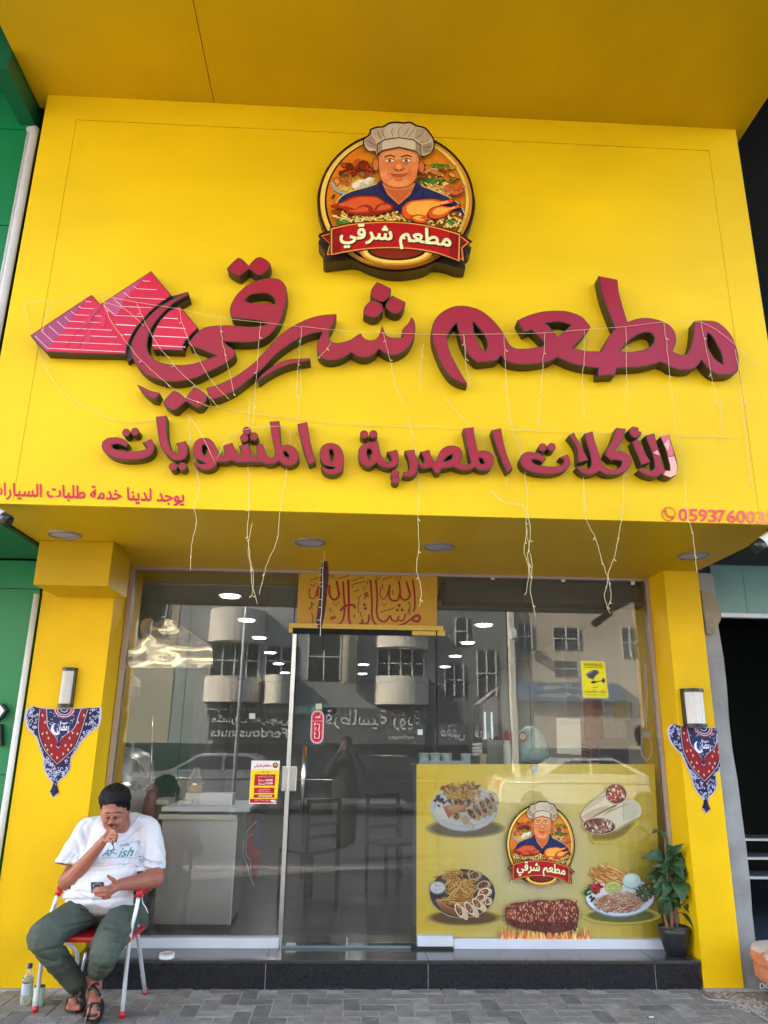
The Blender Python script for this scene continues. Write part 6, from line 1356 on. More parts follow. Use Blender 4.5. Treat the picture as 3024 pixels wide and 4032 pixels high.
for pts in (((1132, 1105, 5.15), (1140, 1060, 5.16), (1180, 1040, 5.24), (1225, 1030, 5.42)), ((468, 1090, 5.24), (490, 1040, 5.26), (530, 1030, 5.34), (585, 1020, 5.50))):
    tube(bm, [c5(*p) for p in pts], [.018, .023, .023, .019], 10)
bm_obj('armrest', bm, m_red, ch, True)
sz = .43
A0, A1 = c5(500, 1425, 5.12), c5(1045, 1425, 5.06); 
bm = bmesh.new(); box(bm, (A0.x + .0, 5.08, .395), (A1.x + .01, 5.52, .425), 0, .012); bm_obj('seat', bm, m_red, ch)
bm = bmesh.new(); box(bm, (c5(600, 700, 5.55).x, 5.56, .50), (c5(1180, 700, 5.55).x, 5.575, .80), 0, .006); bm_obj('backrest', bm, m_red, ch)
leg([c5(1225, 1030, 5.42), Vector((c5(1190, 700, 5.57).x, 5.57, .62)), Vector((c5(1180, 700, 5.57).x, 5.57, .82))], 'back_upright'); leg([c5(585, 1020, 5.50), Vector((c5(600, 700, 5.57).x, 5.57, .62)), Vector((c5(610, 700, 5.57).x, 5.57, .82))], 'back_upright')
bm = bmesh.new(); tube(bm, [c5(x, y, Y) for x, y, Y in ((1160, 1105, 5.2), (1165, 1150, 5.2), (1190, 1190, 5.2), (1210, 1235, 5.2))], .0035, 6); bm_obj('cord_tie', bm, m_white, ch)

# ---------------------------------------------------------------- bottle, tumbler, lid
bt = thing('water_bottle', 'clear plastic water bottle with navy cap standing by the left pillar', 'bottle')
g = G(98, 3956); k = F / 5.5
def hazy(name, col, f):
    k = bpy.data.materials.new(name); k.use_nodes = True; n = k.node_tree.nodes; l = k.node_tree.links; n.clear(); o = n.new('ShaderNodeOutputMaterial'); x = n.new('ShaderNodeMixShader'); t = n.new('ShaderNodeBsdfTransparent'); d = n.new('ShaderNodeBsdfPrincipled')
    t.inputs[0].default_value = (.99, .99, .99, 1); d.inputs['Base Color'].default_value = (*col, 1); d.inputs['Roughness'].default_value = .2; lw = n.new('ShaderNodeLayerWeight'); lw.inputs[0].default_value = .35; m2 = n.new('ShaderNodeMath'); m2.operation = 'MULTIPLY_ADD'; m2.inputs[1].default_value = .5; m2.inputs[2].default_value = f
    l.new(lw.outputs['Facing'], m2.inputs[0]); l.new(m2.outputs[0], x.inputs[0]); l.new(t.outputs[0], x.inputs[1]); l.new(d.outputs[0], x.inputs[2]); l.new(x.outputs[0], o.inputs[0]); return k
m_pet = hazy('clear_plastic', (.75, .78, .76), .10); m_water = hazy('water', (.7, .72, .55), .06)
z1 = P(100, 3793, g.y).z
prof = [(.026, .003), (.031, .012)]
for i in range(14): prof.append((.0305 + (.0012 if i % 2 else -.0008), .02 + i * .0075))
prof += [(.031, .135), (.0315, .150), (.0315, z1 - .105), (.030, z1 - .095), (.024, z1 - .062), (.014, z1 - .035), (.0125, z1 - .02)]
bm = bmesh.new(); lathe(bm, prof, (g.x, g.y, 0), 24, cap=False); bm_obj('bottle_wall', bm, m_pet, bt)
bm = bmesh.new(); lathe(bm, [(.0001, .004)] + [(r * .95, z) for r, z in prof[:18] if z < .17] + [(.0001, .168)], (g.x, g.y, 0), 20, cap=False); bm_obj('water', bm, m_water, bt)
bm = bmesh.new(); lathe(bm, [(.0322, z1 - .165), (.0322, z1 - .105)], (g.x, g.y, 0), 24, cap=False); bm_obj('label_band', bm, mat('pale_label', (.50, .56, .60), .5, 0, .25, 60), bt)
bm = bmesh.new(); lathe(bm, [(.0145, z1 - .026), (.015, z1 - .004), (.012, z1)], (g.x, g.y, 0), 18); bm_obj('cap', bm, mat('navy_cap', lin((28, 36, 96)), .4), bt)
cu = thing('tumbler', 'mint green tumbler with open dark top beside the water bottle', 'cup')
g = G(147, 3962); zt1 = P(150, 3884, g.y).z; w_ = .031
bm = bmesh.new(); lathe(bm, [(w_ * .93, .002), (w_, .012), (w_ * 1.04, zt1), (w_ * .97, zt1), (w_ * .92, .02), (.0001, .02)], (g.x, g.y, 0), 24, cap=False); bm_obj('cup_wall', bm, mat('mint_enamel', lin((176, 200, 184)), .35), cu)
bm = bmesh.new(); lathe(bm, [(w_ * .99, zt1 - .004), (w_ * 1.06, zt1 + .002), (w_ * 1.0, zt1 + .004), (w_ * .9, zt1 - .01)], (g.x, g.y, 0), 24, cap=False); bm_obj('rim', bm, m_black, cu)
ldd = thing('round_tub', 'round white plastic tub lying on the granite step', 'tub')
g = G(656, 3774, ZTOP); bm = bmesh.new(); lathe(bm, [(.0001, .001), (.046, .001), (.050, .006), (.050, .014), (.046, .016), (.047, .022), (.051, .025), (.049, .031), (.040, .0315), (.038, .026), (.0001, .026)], (g.x, g.y, ZTOP), 28, cap=False); bm_obj('tub', bm, m_white, ldd)
bm = bmesh.new(); lathe(bm, [(.0001, .0275), (.034, .0275), (.036, .030)], (g.x, g.y, ZTOP), 24, cap=False); bm_obj('tub_centre', bm, mat('tan_plastic', (.5, .42, .34), .5), ldd)

# ---------------------------------------------------------------- potted plant
K6 = .4219
def c6(x, y, Y): return P(2324 + x * K6, 3200 + y * K6, Y)
plt = thing('potted_plant', 'leafy green plant in a tapered black pot on the right end of the step', 'plant')
px_, py_ = c6(800, 1300, 5.80).x, 5.80
zrim = c6(790, 1060, py_).z; rr = (c6(935, 1060, py_).x - c6(652, 1060, py_).x) / 2
bm = bmesh.new(); lathe(bm, [(.0001, .0), (rr * .52, .0), (rr * .66, .012), (rr * .84, (zrim - ZTOP) * .45), (rr * .97, (zrim - ZTOP) * .8), (rr, zrim - ZTOP), (rr * .93, zrim - ZTOP), (rr * .88, zrim - ZTOP - .03)], (px_, py_, ZTOP), 32, cap=False); bm_obj('pot', bm, mat('black_pot', (.022, .022, .026), .4, 0, .1), plt)
bm = bmesh.new(); lathe(bm, [(.0001, zrim - .016), (rr * .9, zrim - .018)], (px_, py_, 0), 24, cap=False); bm_obj('soil', bm, mat('gravel_soil', (.28, .22, .18), .95, 0, .5, 60, .8, 150), plt)
m_stem = mat('cane_stem', (.24, .13, .08), .7, 0, .2, 20, .3, 60)
for dx, dy, h in ((-.012, 0, .62), (.028, .02, .52), (-.05, .01, .16)):
    bm = bmesh.new(); tube(bm, [(px_ + dx + .006 * math.sin(k * 1.3), py_ + dy, zrim - .03 + h * k / 6) for k in range(7)], [.013 - .0012 * k for k in range(7)], 8); bm_obj('stem', bm, m_stem, plt, True)
m_leaf = [mat('leaf_%d' % i, c, .45, 0, .25, 25, .25, 60, .35) for i, c in enumerate(((.030, .075, .028), (.045, .105, .035), (.06, .135, .05), (.10, .22, .13)))]
def leaf(base, tip, w, droop, mi, name='leaf', r=None):
    base, tip = Vector(base), Vector(tip); ax = tip - base; L = ax.length; side = ax.cross(Vector((0, -1, .35))).normalized(); up = side.cross(ax).normalized()
    bm = bmesh.new(); prof = [0, .42, .82, 1.0, .94, .74, .46, .2, 0]; rows = []; n = len(prof) - 1
    for i, q in enumerate(prof):
        t = i / n; c = base + ax * t + up * (droop * L * math.sin(math.pi * t)) - Vector((0, 0, 1)) * droop * L * .3 * t * t
        ww = w * q / 2; rows.append([bm.verts.new(c - side * ww + up * ww * .35), bm.verts.new(c - up * .002), bm.verts.new(c + side * ww + up * ww * .35)])
    for a, b_ in zip(rows, rows[1:]):
        for k in range(2): f = bm.faces.new((a[k], a[k + 1], b_[k + 1], b_[k])); f.smooth = True
    bmesh.ops.remove_doubles(bm, verts=bm.verts[:], dist=.0004)
    o = bm_obj(name, bm, m_leaf[mi], plt, True); return o
leaves = [((700, 400), (465, 415), 105, 0), ((740, 380), (880, 275), 70, 0), ((730, 430), (800, 300), 120, 0), ((760, 480), (955, 480), 110, 1), ((780, 500), (880, 640), 90, 0), ((700, 560), (500, 598), 80, 0), ((720, 640), (585, 690), 130, 2),
          ((650, 420), (770, 545), 130, 1), ((640, 430), (690, 580), 90, 0), ((760, 600), (920, 540), 100, 0), ((790, 640), (860, 840), 170, 1), ((850, 620), (1040, 790), 120, 1), ((740, 700), (600, 830), 100, 0), ((760, 720), (680, 870), 110, 0),
          ((800, 700), (1000, 830), 100, 1), ((760, 760), (770, 930), 100, 0), ((700, 840), (640, 950), 70, 0), ((860, 860), (1005, 1000), 46, 0), ((850, 930), (985, 1110), 44, 0), ((880, 850), (1000, 930), 40, 1), ((600, 400), (560, 340), 40, 0), ((720, 520), (610, 480), 60, 0),
          ((700, 500), (520, 500), 26, 1), ((800, 560), (900, 660), 100, 0), ((700, 780), (720, 980), 70, 0), ((640, 620), (560, 640), 60, 1), ((720, 300), (720, 420), 90, 0), ((820, 560), (760, 700), 110, 1), ((680, 700), (600, 760), 90, 2), ((860, 480), (900, 600), 80, 0), ((740, 350), (690, 470), 80, 0),
          ((760, 800), (840, 900), 80, 0), ((720, 640), (660, 800), 90, 0), ((800, 480), (790, 380), 70, 1), ((650, 560), (560, 560), 70, 0), ((730, 760), (620, 820), 60, 1)]
rx_ = random.Random(9)
for i in range(22):
    yy = rx_.uniform(330, 860); xx = 760 + rx_.uniform(-30, 40); a_ = rx_.uniform(-1, 1); ln = rx_.uniform(90, 170)
    leaves.append(((xx, yy), (xx + ln * (1 if a_ > 0 else -1) * (.5 + .5 * abs(a_)), yy + rx_.uniform(-40, 110)), rx_.uniform(36, 62), rx_.choice((0, 0, 1, 1, 2))))
rl = random.Random(4)
for i, (a, b_, w, mi) in enumerate(leaves):
    ya, yb = py_ + rl.uniform(-.05, .06), py_ + rl.uniform(-.14, .08)
    leaf(c6(a[0], a[1], ya), c6(b_[0], b_[1], yb), rm(w * K6 / K5 * .92, 5.8), rl.uniform(.05, .24), mi)
bm = bmesh.new(); tube(bm, [c6(x, y, py_ - .02) for x, y in ((725, 330), (720, 260), (690, 200), (640, 165), (600, 160))], .004, 6); bm_obj('shoot', bm, m_leaf[2], plt, True)
leaf(c6(620, 158, py_ - .02), c6(568, 196, py_ - .04), .03, .2, 0); leaf(c6(650, 170, py_ - .02), c6(735, 270, py_), .03, .1, 2)
bm = bmesh.new()
for i, (a, b_, w, mi) in enumerate(leaves): tube(bm, [c6(760, min(1000, max(330, a[1] + 30)), py_), c6(a[0], a[1], py_ - .01)], .0028, 5)
bm_obj('leaf_stalks', bm, m_leaf[1], plt)

# ---------------------------------------------------------------- sacks at the right edge
def sack(name, lab, c, s, m, text=None, rot=0):
    t = thing(name, lab, 'sack', (c[0], c[1], 0), 'woven sacks at the right edge')
    bm = bmesh.new(); bmesh.ops.create_cube(bm, size=2.0); bmesh.ops.subdivide_edges(bm, edges=bm.edges[:], cuts=14, use_grid_fill=True)
    for v in bm.verts:
        u = v.co.copy(); n4 = (abs(u.x) ** 4 + abs(u.y) ** 4 + abs(u.z) ** 4) ** .25; u /= n4
        u *= 1 + .12 * mnoise.noise(u * 2.2 + Vector((rot, 0, 0))) + .05 * mnoise.noise(u * 6) - .05 * (1 - abs(mnoise.noise(u * 3 + Vector((rot, 2, 5))))) ** 6
        v.co = Vector((u.x * s[0], u.y * s[1], u.z * s[2])) + Vector(c)
        if v.co.z < .0 : v.co.z = .0
    o = bm_obj('sack_body', bm, m, t, True); return t, o
m_or = mat('orange_woven_plastic', (.62, .20, .10), .6, 0, .22, 5, .5, 60); m_pa = mat('dusty_white_woven', (.52, .44, .37), .8, 0, .25, 6, .5, 50)
Yb_ = 5.42
sk, o1 = sack('cement_sack', 'bulging orange woven sack with pale dusty top leaning on the neighbouring column', (2.995, 5.36, .20), (.275, .24, .125), m_or, rot=1)
o1.data.materials.append(m_pa)
zc_ = c6(1500, 1410, 5.2).z
for f in o1.data.polygons:
    ct = f.center + sk.location
    if ct.z > zc_ + .03 * mnoise.noise(ct * 5): f.material_index = 1
sk2, o2 = sack('cement_sack', 'smaller orange sack squashed flat below the bulging sack at the right edge', (3.13, 5.33, .055), (.26, .20, .085), m_or, rot=5)
bmv = bvh_of(o1); vs, fs, asp = text2d('DO', .02); bm = bmesh.new(); V = []
for u, v in vs:
    p = c6(1580 + 110 * u, 1640 - 50 * v, 5.2); h = bmv.ray_cast(Vector((p.x, 4.0, p.z)), Vector((0, 1, 0))); V.append(bm.verts.new((h[0] if h[0] else p) - Vector((0, .003, 0))))
for f in fs:
    try: bm.faces.new([V[i] for i in f])
    except ValueError: pass
bm_obj('sack_print', bm, m_pa, sk)

# ---------------------------------------------------------------- cable, litter
t = thing('ground_cable', 'thin pale cable trailing over the paving to the right of the step', 'cable')
bm = bmesh.new(); tube(bm, [G(2324 + x * K6, 3200 + y * K6, .006) for x, y in ((1030, 1670), (1060, 1720), (1120, 1745), (1220, 1750), (1300, 1760), (1400, 1790), (1500, 1830), (1600, 1900), (1700, 1960))], .005, 6); bm_obj('cable', bm, mat('grey_cable', (.35, .33, .32), .6), t)
t = thing('cigarette_end', 'small white cigarette end with dark tip lying on the paving', 'litter'); a = G(2324 + 545 * K6, 3200 + 1905 * K6, .006)
B('cigarette_paper', (a.x, a.y - .003, .002), (a.x + .03, a.y + .003, .008), m_white, t); B('cigarette_ash', (a.x - .007, a.y - .003, .002), (a.x - .0005, a.y + .003, .008), m_black, t)
rb_ = random.Random(5); bm = bmesh.new()
def peb(x, y, s, z=0.0):
    g_ = bmesh.ops.create_icosphere(bm, subdivisions=1, radius=s)
    for v in g_['verts']: v.co = Vector((v.co.x * rb_.uniform(.7, 1.3), v.co.y * rb_.uniform(.7, 1.2), v.co.z * .55)) + Vector((x, y, s * .3 + z))
for i in range(520):
    t_ = rb_.random(); q = (1180 + 420 * t_ + rb_.uniform(-40, 60), 1690 + 150 * t_ + rb_.uniform(-60, 70)); p = G(2324 + q[0] * K6, 3200 + q[1] * K6)
    if p.y < 5.63: peb(p.x, p.y, rb_.choice((.003, .005, .007, .010, .015 if t_ > .4 else .006)))
for i in range(260):
    x = rb_.uniform(-2.6, 2.7); y = rb_.uniform(5.0, 5.64); peb(x, y, rb_.uniform(.0012, .0035))
for i in range(180): peb(rb_.uniform(-1.7, 2.45), 5.645 - abs(rb_.gauss(0, .012)), rb_.uniform(.0015, .004))
tag(bm_obj('gravel', bm, mat('pale_rubble', (.36, .31, .26), .95, 0, .4, 60)), kind='stuff')
bm = bmesh.new()
for x, y, l in ((180, 3918, 70), (205, 3935, 40), (560, 3965 - 60, 60), (690, 3928, 40), (720, 3935, 26), (1480, 3902, 50)):
    a = G(x, y, .001); b2 = G(x + l, y + 1, .001); g_ = .012
    vs = [bm.verts.new(v) for v in (a, b2, b2 + Vector((-.01, g_ * .7, .0)), a + Vector((.01, g_, 0)))]; bm.faces.new(vs)
for f in bm.faces: f.normal_update(); f.normal_flip() if f.normal.z < 0 else None
tag(bm_obj('paint_drips', bm, mat('dried_plaster', (.45, .43, .40), .9)), kind='stuff')
# dusty sand mortar under both pillars
for a, b_ in (((-2.33, YP - .035, -.01), (-1.72, YP - .001, .006)), ((2.44, YP - .05, -.01), (2.86, YP - .001, .008))): tag(B('mortar_fillet', a, b_, m_grout), 'thin %s line of pale mortar where the %s pillar meets the paving' % (('straight', 'left') if a[0] < 0 else ('crumbly', 'right')), 'mortar')

# ---------------------------------------------------------------- inside the shop
def I(x, y, Y): return P(x, y, Y)
m_sst = mat('stainless_panel', (.50, .51, .51), .36, .6, .18, 1.2, .03, 40)
Zc = crop(450, 2950, 800 / 1659.0)
def quadbox(name, quad, Y, d, m, parent):
    """board whose front shows as the given photo quad on plane Y, with depth d"""
    bm = bmesh.new(); f = [bm.verts.new(P(x, y, Y)) for x, y in quad]; b = [bm.verts.new(P(x, y, Y) + Vector((0, d, 0))) for x, y in quad]
    bm.faces.new(f); bm.faces.new(b[::-1]); [bm.faces.new((f[i], b[i], b[(i + 1) % 4], f[(i + 1) % 4])) for i in range(4)]
    bmesh.ops.recalc_face_normals(bm, faces=bm.faces[:]); return bm_obj(name, bm, m, parent)
cn = thing('steel_counter', 'brushed steel service counter with a pale rail behind the left glass', 'counter')
a, b_ = P(640, 3225, 6.55), P(945, 3690, 6.55)
B('front_panel', (a.x, 6.55, .19), (P(930, 3225, 6.55).x, 6.57, a.z), m_sst, cn, .003); B('plinth', (a.x + .02, 6.60, .151), (P(930, 3225, 6.55).x - .02, 7.2, .188), m_black, cn)
xr = P(930, 3225, 6.55).x
B('carcass', (a.x + .004, 6.571, .19), (xr - .004, 7.25, a.z - .002), m_sst, cn); B('pale_rail', (a.x - .02, 6.50, a.z + .004), (xr + .01, 6.545, a.z + .04), mat('cream_rail', (.62, .63, .52), .4, 0, .04), cn)
B('corner_strip', (xr + .001, 6.545, .19), (xr + .012, 6.56, a.z), m_alu, cn); z_t = P(800, 3175, 6.6).z
B('worktop', (a.x + .0, 6.48, z_t - .03), (P(985, 3175, 6.5).x, 7.3, z_t), m_alu, cn, .003)
B('under_shelf', (-2.2, 6.6, .7), (a.x - .03, 7.2, .73), m_sst, cn)
for i, (x0, x1, y0, y1, c_) in enumerate(((608, 655, 3128, 3145, 0), (700, 755, 3128, 3145, 0), (600, 670, 3148, 3165, 0), (705, 760, 3148, 3165, 0), (790, 920, 3115, 3160, 1))):
    bx = thing('food_container', ['leftmost of the small flat silver food trays on the counter, upper row', 'second flat silver food tray on the counter, upper row', 'left flat silver tray nearest the counter edge', 'middle flat silver tray nearest the counter edge', 'long pale box standing on the counter by the hours card'][i], 'food tray')
    p, q = P(x0, y1, 6.75 + .0), P(x1, y0, 6.75)
    bm = bmesh.new(); box(bm, (p.x, 6.70 if i > 1 else 6.95, z_t + .001), (q.x, 6.90 if i > 1 else 7.1, z_t + max(.03, q.z - p.z)), 0, .004); bm_obj('tray', bm, m_alu if i == 4 else m_sst, bx)
# machine bodies behind the counter
mc = thing('grill_machine', 'large domed steel machine half hidden at the far left behind the glass', 'machine')
c_ = P(510, 3010, 6.9); bm = bmesh.new(); lathe(bm, [(.0001, .24), (.10, .235), (.19, .19), (.235, .12), (.25, .02), (.255, 0.0), (.255, -.03)], (c_.x - .05, 6.95, c_.z - .10), 32, cap=False); bm_obj('dome', bm, m_sst, mc)
bm = bmesh.new(); lathe(bm, [(.27, -.03), (.275, -.05), (.275, -.09), (.26, -.10)], (c_.x - .05, 6.95, c_.z - .10), 32, cap=False); bm_obj('rim_band', bm, m_chrome, mc)
bm = bmesh.new(); lathe(bm, [(.235, -.10), (.24, -.14), (.232, -.18), (.24, -.22), (.232, -.26), (.24, -.30), (.232, -.34), (.24, -.45), (.235, -c_.z + .25)], (c_.x - .05, 6.95, c_.z - .10), 32, cap=False); bm_obj('drum', bm, m_sst, mc)
bm = bmesh.new(); tube(bm, [(c_.x - .3, 6.68, c_.z + .06), (c_.x - .1, 6.66, c_.z + .13), (c_.x + .12, 6.68, c_.z + .04), (c_.x + .2, 6.7, c_.z - .08)], .006, 8); bm_obj('hoop', bm, m_chrome, mc)
rt = thing('red_canister', 'dull red canister beside the domed machine behind the left glass', 'canister'); p = P(595, 3110, 6.7); bm = bmesh.new(); lathe(bm, [(.05, -.24), (.055, -.22), (.055, -.02), (.04, .02), (.015, .03), (.015, .05)], (p.x, 6.72, p.z), 20); bm_obj('canister_body', bm, mat('dull_red', lin((120, 44, 38)), .6, 0, .15), rt)
B('stand', (p.x - .07, 6.65, .151), (p.x + .07, 6.8, p.z - .241), m_roomd, rt)
sk_ = thing('steel_skewer', 'tall shiny steel rod leaning in front of the red canister', 'rod'); bm = bmesh.new(); tube(bm, [P(590, 3090, 6.55), P(598, 2960, 6.6), P(600, 2820, 6.65)], [.009, .007, .005], 10); bm_obj('rod', bm, m_chrome, sk_)
wl = thing('white_lantern', 'rounded white lantern shape high behind the far left glass', 'lantern'); p = P(505, 2705, 6.4); bm = bmesh.new(); lathe(bm, [(.02, .115), (.045, .09), (.085, .06), (.095, -.0)], (p.x, 6.4, p.z), 24, cap=False); bm_obj('upper_shell', bm, mat('milk_plastic', (.50, .52, .44), .4), wl); bm = bmesh.new(); lathe(bm, [(.095, -.002), (.092, -.07), (.08, -.085), (.0001, -.085)], (p.x, 6.4, p.z), 24, cap=False); bm_obj('lower_shell', bm, mat('grey_milk_plastic', (.34, .35, .33), .4), wl)
jr = thing('glass_jar', 'glass jar with gold band standing on the counter', 'jar'); p = P(768, 3090, 6.8)
bm = bmesh.new(); lathe(bm, [(.0001, -.06), (.055, -.06), (.062, -.045), (.064, -.01), (.068, .0)], (p.x, 6.8, p.z), 20, cap=False); bm_obj('jar_contents', bm, mat('beige_sauce', (.55, .40, .28), .4), jr)
bm = bmesh.new(); lathe(bm, [(.070, -.003), (.073, .01), (.068, .018)], (p.x, 6.8, p.z), 20, cap=False); bm_obj('gold_band', bm, mat('gold', (.8, .6, .25), .25, 1), jr)
bm = bmesh.new(); lathe(bm, [(.064, .018), (.05, .06), (.03, .10), (.03, .14)], (p.x, 6.8, p.z), 20, cap=False); bm_obj('jar_neck', bm, m_pet, jr)
B('jar_stand', (p.x - .06, 6.74, z_t + .0005), (p.x + .06, 6.86, p.z - .061), m_sst, jr)
hp = thing('inside_pennant', 'faded crimson and blue pennant with a pale ruffled edge hanging inside by the counter', 'pennant')
YI = 6.35; L_ = Zc([(1150, 515), (1105, 600), (1085, 700), (1075, 800), (1095, 900), (1120, 1000), (1140, 1050)]); R_ = Zc([(1170, 515), (1190, 620), (1190, 760), (1195, 880), (1180, 990), (1160, 1040), (1150, 1055)])
bm = bmesh.new(); prev = None
for i, (a, b_) in enumerate(zip(smooth_poly(L_, False, n=3), smooth_poly(R_, False, n=3))):
    mid = (a + b_) / 2; row = [bm.verts.new(P(a.x, a.y, YI)), bm.verts.new(P(mid.x, mid.y, YI + .04)), bm.verts.new(P(b_.x, b_.y, YI + .0))]
    if prev:
        for k in range(2): f = bm.faces.new((prev[k], prev[k + 1], row[k + 1], row[k])); f.material_index = 1 if (k == 1 and i < 8) else 0
    prev = row
bm_obj('cloth', bm, [mat('faded_crimson', lin((130, 44, 58)), .8, 0, .3, 20), mat('faded_blue', lin((70, 78, 120)), .8, 0, .3, 20)], hp)
bm = bmesh.new(); tube(bm, [P(x, y, YI - .01) for x, y in smooth_poly(Zc([(1165, 585), (1100, 650), (1070, 712), (1048, 780), (1060, 880), (1090, 960), (1110, 1040), (1140, 1110)]), False, n=3)], .0028, 6); tube(bm, [P(x, y, YI - .012) for x, y in smooth_poly(Zc([(1135, 690), (1085, 712), (1074, 800), (1080, 870), (1112, 910), (1112, 980)]), False, n=3)], .0024, 6); bm_obj('ruffled_edge', bm, mat('pale_lace', (.45, .42, .42), .8), hp)
cd_ = thing('hanging_line', 'thin cord holding up the faded pennant inside', 'cord'); bm = bmesh.new(); tube(bm, [P(*Zc([(1160, 515)])[0], YI + .01), Vector((P(*Zc([(1160, 515)])[0], YI).x, YI + .01, 2.83))], .0015, 5); bm_obj('cord', bm, m_black, cd_)
# dining chairs seen through the door
def wood_chair(x, y, rz, lab):
    t = thing('dining_chair', lab, 'chair', (x, y, .15), 'dark dining chairs inside'); t.rotation_euler.z = 0
    M = Matrix.Translation((x, y, .15)) @ Matrix.Rotation(rz, 4, 'Z')
    def bx(n, a, b):
        bm = bmesh.new(); box(bm, a, b, 0, .004); bm.transform(M); bm_obj(n, bm, mat('dark_wood', (.02, .015, .012), .75), t)
    bx('seat', (-.2, -.2, .43), (.2, .2, .46))
    for sx, sy in ((-1, -1), (1, -1), (-1, 1), (1, 1)): bx('leg', (sx * .185 - .015, sy * .185 - .015, 0), (sx * .185 + .015, sy * .185 + .015, .43 if sy < 0 else .90))
    for z in (.56, .66, .76, .86): bx('slat', (-.168, .175, z), (.168, .19, z + .035))
wood_chair(.50, 8.2, .5, 'dark slatted dining chair right of the doorway view'); wood_chair(-.30, 7.6, -2.4, 'dark dining chair left of the doorway view')
tb = thing('dining_table', 'dark dining table with pale cup on it seen deep inside the door', 'table', (.1, 9.2, .15)); B('table_top', (-.5, 8.9, .88), (.7, 9.6, .91), m_roomd, tb)
for x, y in ((-.45, 8.95), (.62, 8.95), (-.45, 9.52), (.62, 9.52)): B('leg', (x, y, .151), (x + .04, y + .04, .88), m_black, tb)
# right side: wall board, papers, extinguisher, bags, cups
Z2 = crop(1600, 2200, 1050 / 1659.0)
def hang(name, lab, cat, quad, Y, col, group=None, th=.01):
    t = thing(name, lab, cat, group=group); quadbox('sheet', Z2(quad), Y, th, mat('sheet_%d_%d_%d' % col, lin(col), .6, 0, .05), t); return t
hang('white_board', 'blank off-white card hanging behind the right glass', 'board', [(934, 990), (1082, 995), (1088, 1220), (938, 1212)], 6.5, (246, 242, 226))
bkb = thing('inner_partition', 'pale grey inner partition wall behind the right glass', 'wall'); B('partition', (P(*Z2([(1240, 900)])[0], 9.0).x, 9.0, .151), (2.59, 9.1, 2.849), m_room, bkb)
hang('paper_notice', 'grey printed paper on the inner wall, left of the yellow notice', 'notice', [(1232, 885), (1284, 890), (1290, 1088), (1240, 1080)], 7.4, (150, 152, 158), 'papers behind the right glass')
hang('paper_notice', 'ochre paper notice with brown lines behind the right glass', 'notice', [(1288, 885), (1375, 880), (1382, 1000), (1298, 1005)], 7.3, (176, 158, 70), 'papers behind the right glass')
hang('paper_notice', 'pale grey paper right of the ochre notice', 'notice', [(1380, 892), (1432, 885), (1445, 985), (1390, 1000)], 7.35, (140, 142, 146), 'papers behind the right glass')
hang('paper_notice', 'pale paper with faint red stamp below the ochre notice', 'notice', [(1305, 1008), (1375, 1002), (1385, 1110), (1315, 1120)], 7.3, (170, 164, 158), 'papers behind the right glass')
for k, (x, y) in enumerate(((1310, 1040), (1325, 1065))):
    pass
hang('dark_monitor', 'dark grey monitor back behind the right glass below the papers', 'monitor', [(1378, 1000), (1462, 985), (1470, 1160), (1385, 1170)], 7.2, (56, 58, 62), th=.05)
hang('counter_screen', 'grey counter front piece under the papers at right', 'panel', [(1200, 1120), (1380, 1115), (1385, 1280), (1205, 1285)], 7.25, (74, 76, 80), th=.05)
fe = thing('fire_extinguisher', 'tall faded red cylinder on the wall right of the blank card', 'fire extinguisher'); p = P(*Z2([(1165, 1010)])[0], 8.0); bm = bmesh.new(); lathe(bm, [(.10, -.36), (.105, -.34), (.10, .20), (.07, .27), (.03, .30)], (p.x, 8.0, p.z), 20); bm_obj('cylinder', bm, mat('faded_red', lin((150, 66, 56)), .5, 0, .12), fe)
B('bracket', (p.x - .02, 8.06, p.z - .2), (p.x + .02, 8.16, p.z + .2), m_roomd, fe)
wd = thing('wood_shelf', 'brown slatted wooden shelf below the faded red cylinder', 'shelf')
for i in range(7): quadbox('slat', Z2([(1095, 1130 + i * 21), (1200, 1126 + i * 21), (1200, 1142 + i * 21), (1095, 1146 + i * 21)]), 7.8, .02, mat('brown_wood', lin((112, 76, 62)), .6, 0, .2, 8, stretch=(8, 1, 1)), wd)
fr_ = thing('drinks_fridge', 'tall dark red drinks cabinet with rows of small lights inside', 'fridge')
quadbox('cabinet', Z2([(455, 900), (580, 800), (600, 1130), (460, 1150)]), 9.2, .5, mat('dark_red_cabinet', lin((84, 30, 36)), .5), fr_)
quadbox('glass_front', Z2([(474, 905), (565, 835), (575, 1100), (476, 1125)]), 9.17, .02, m_roomd, fr_)
bm = bmesh.new()
for xx in (488, 530):
    for yy in range(960, 1125, 13):
        p = P(*Z2([(xx + (yy - 960) * .03, yy)])[0], 9.15); g_ = bmesh.ops.create_icosphere(bm, subdivisions=1, radius=.014, matrix=Matrix.Translation(p))
bm_obj('light_row', bm, mat('fridge_led', (.5, .6, .62), .5, emit=.15), fr_)
bg_ = thing('carrier_bag', 'pale mint plastic carrier bag with a red round mark behind the right glass', 'bag')
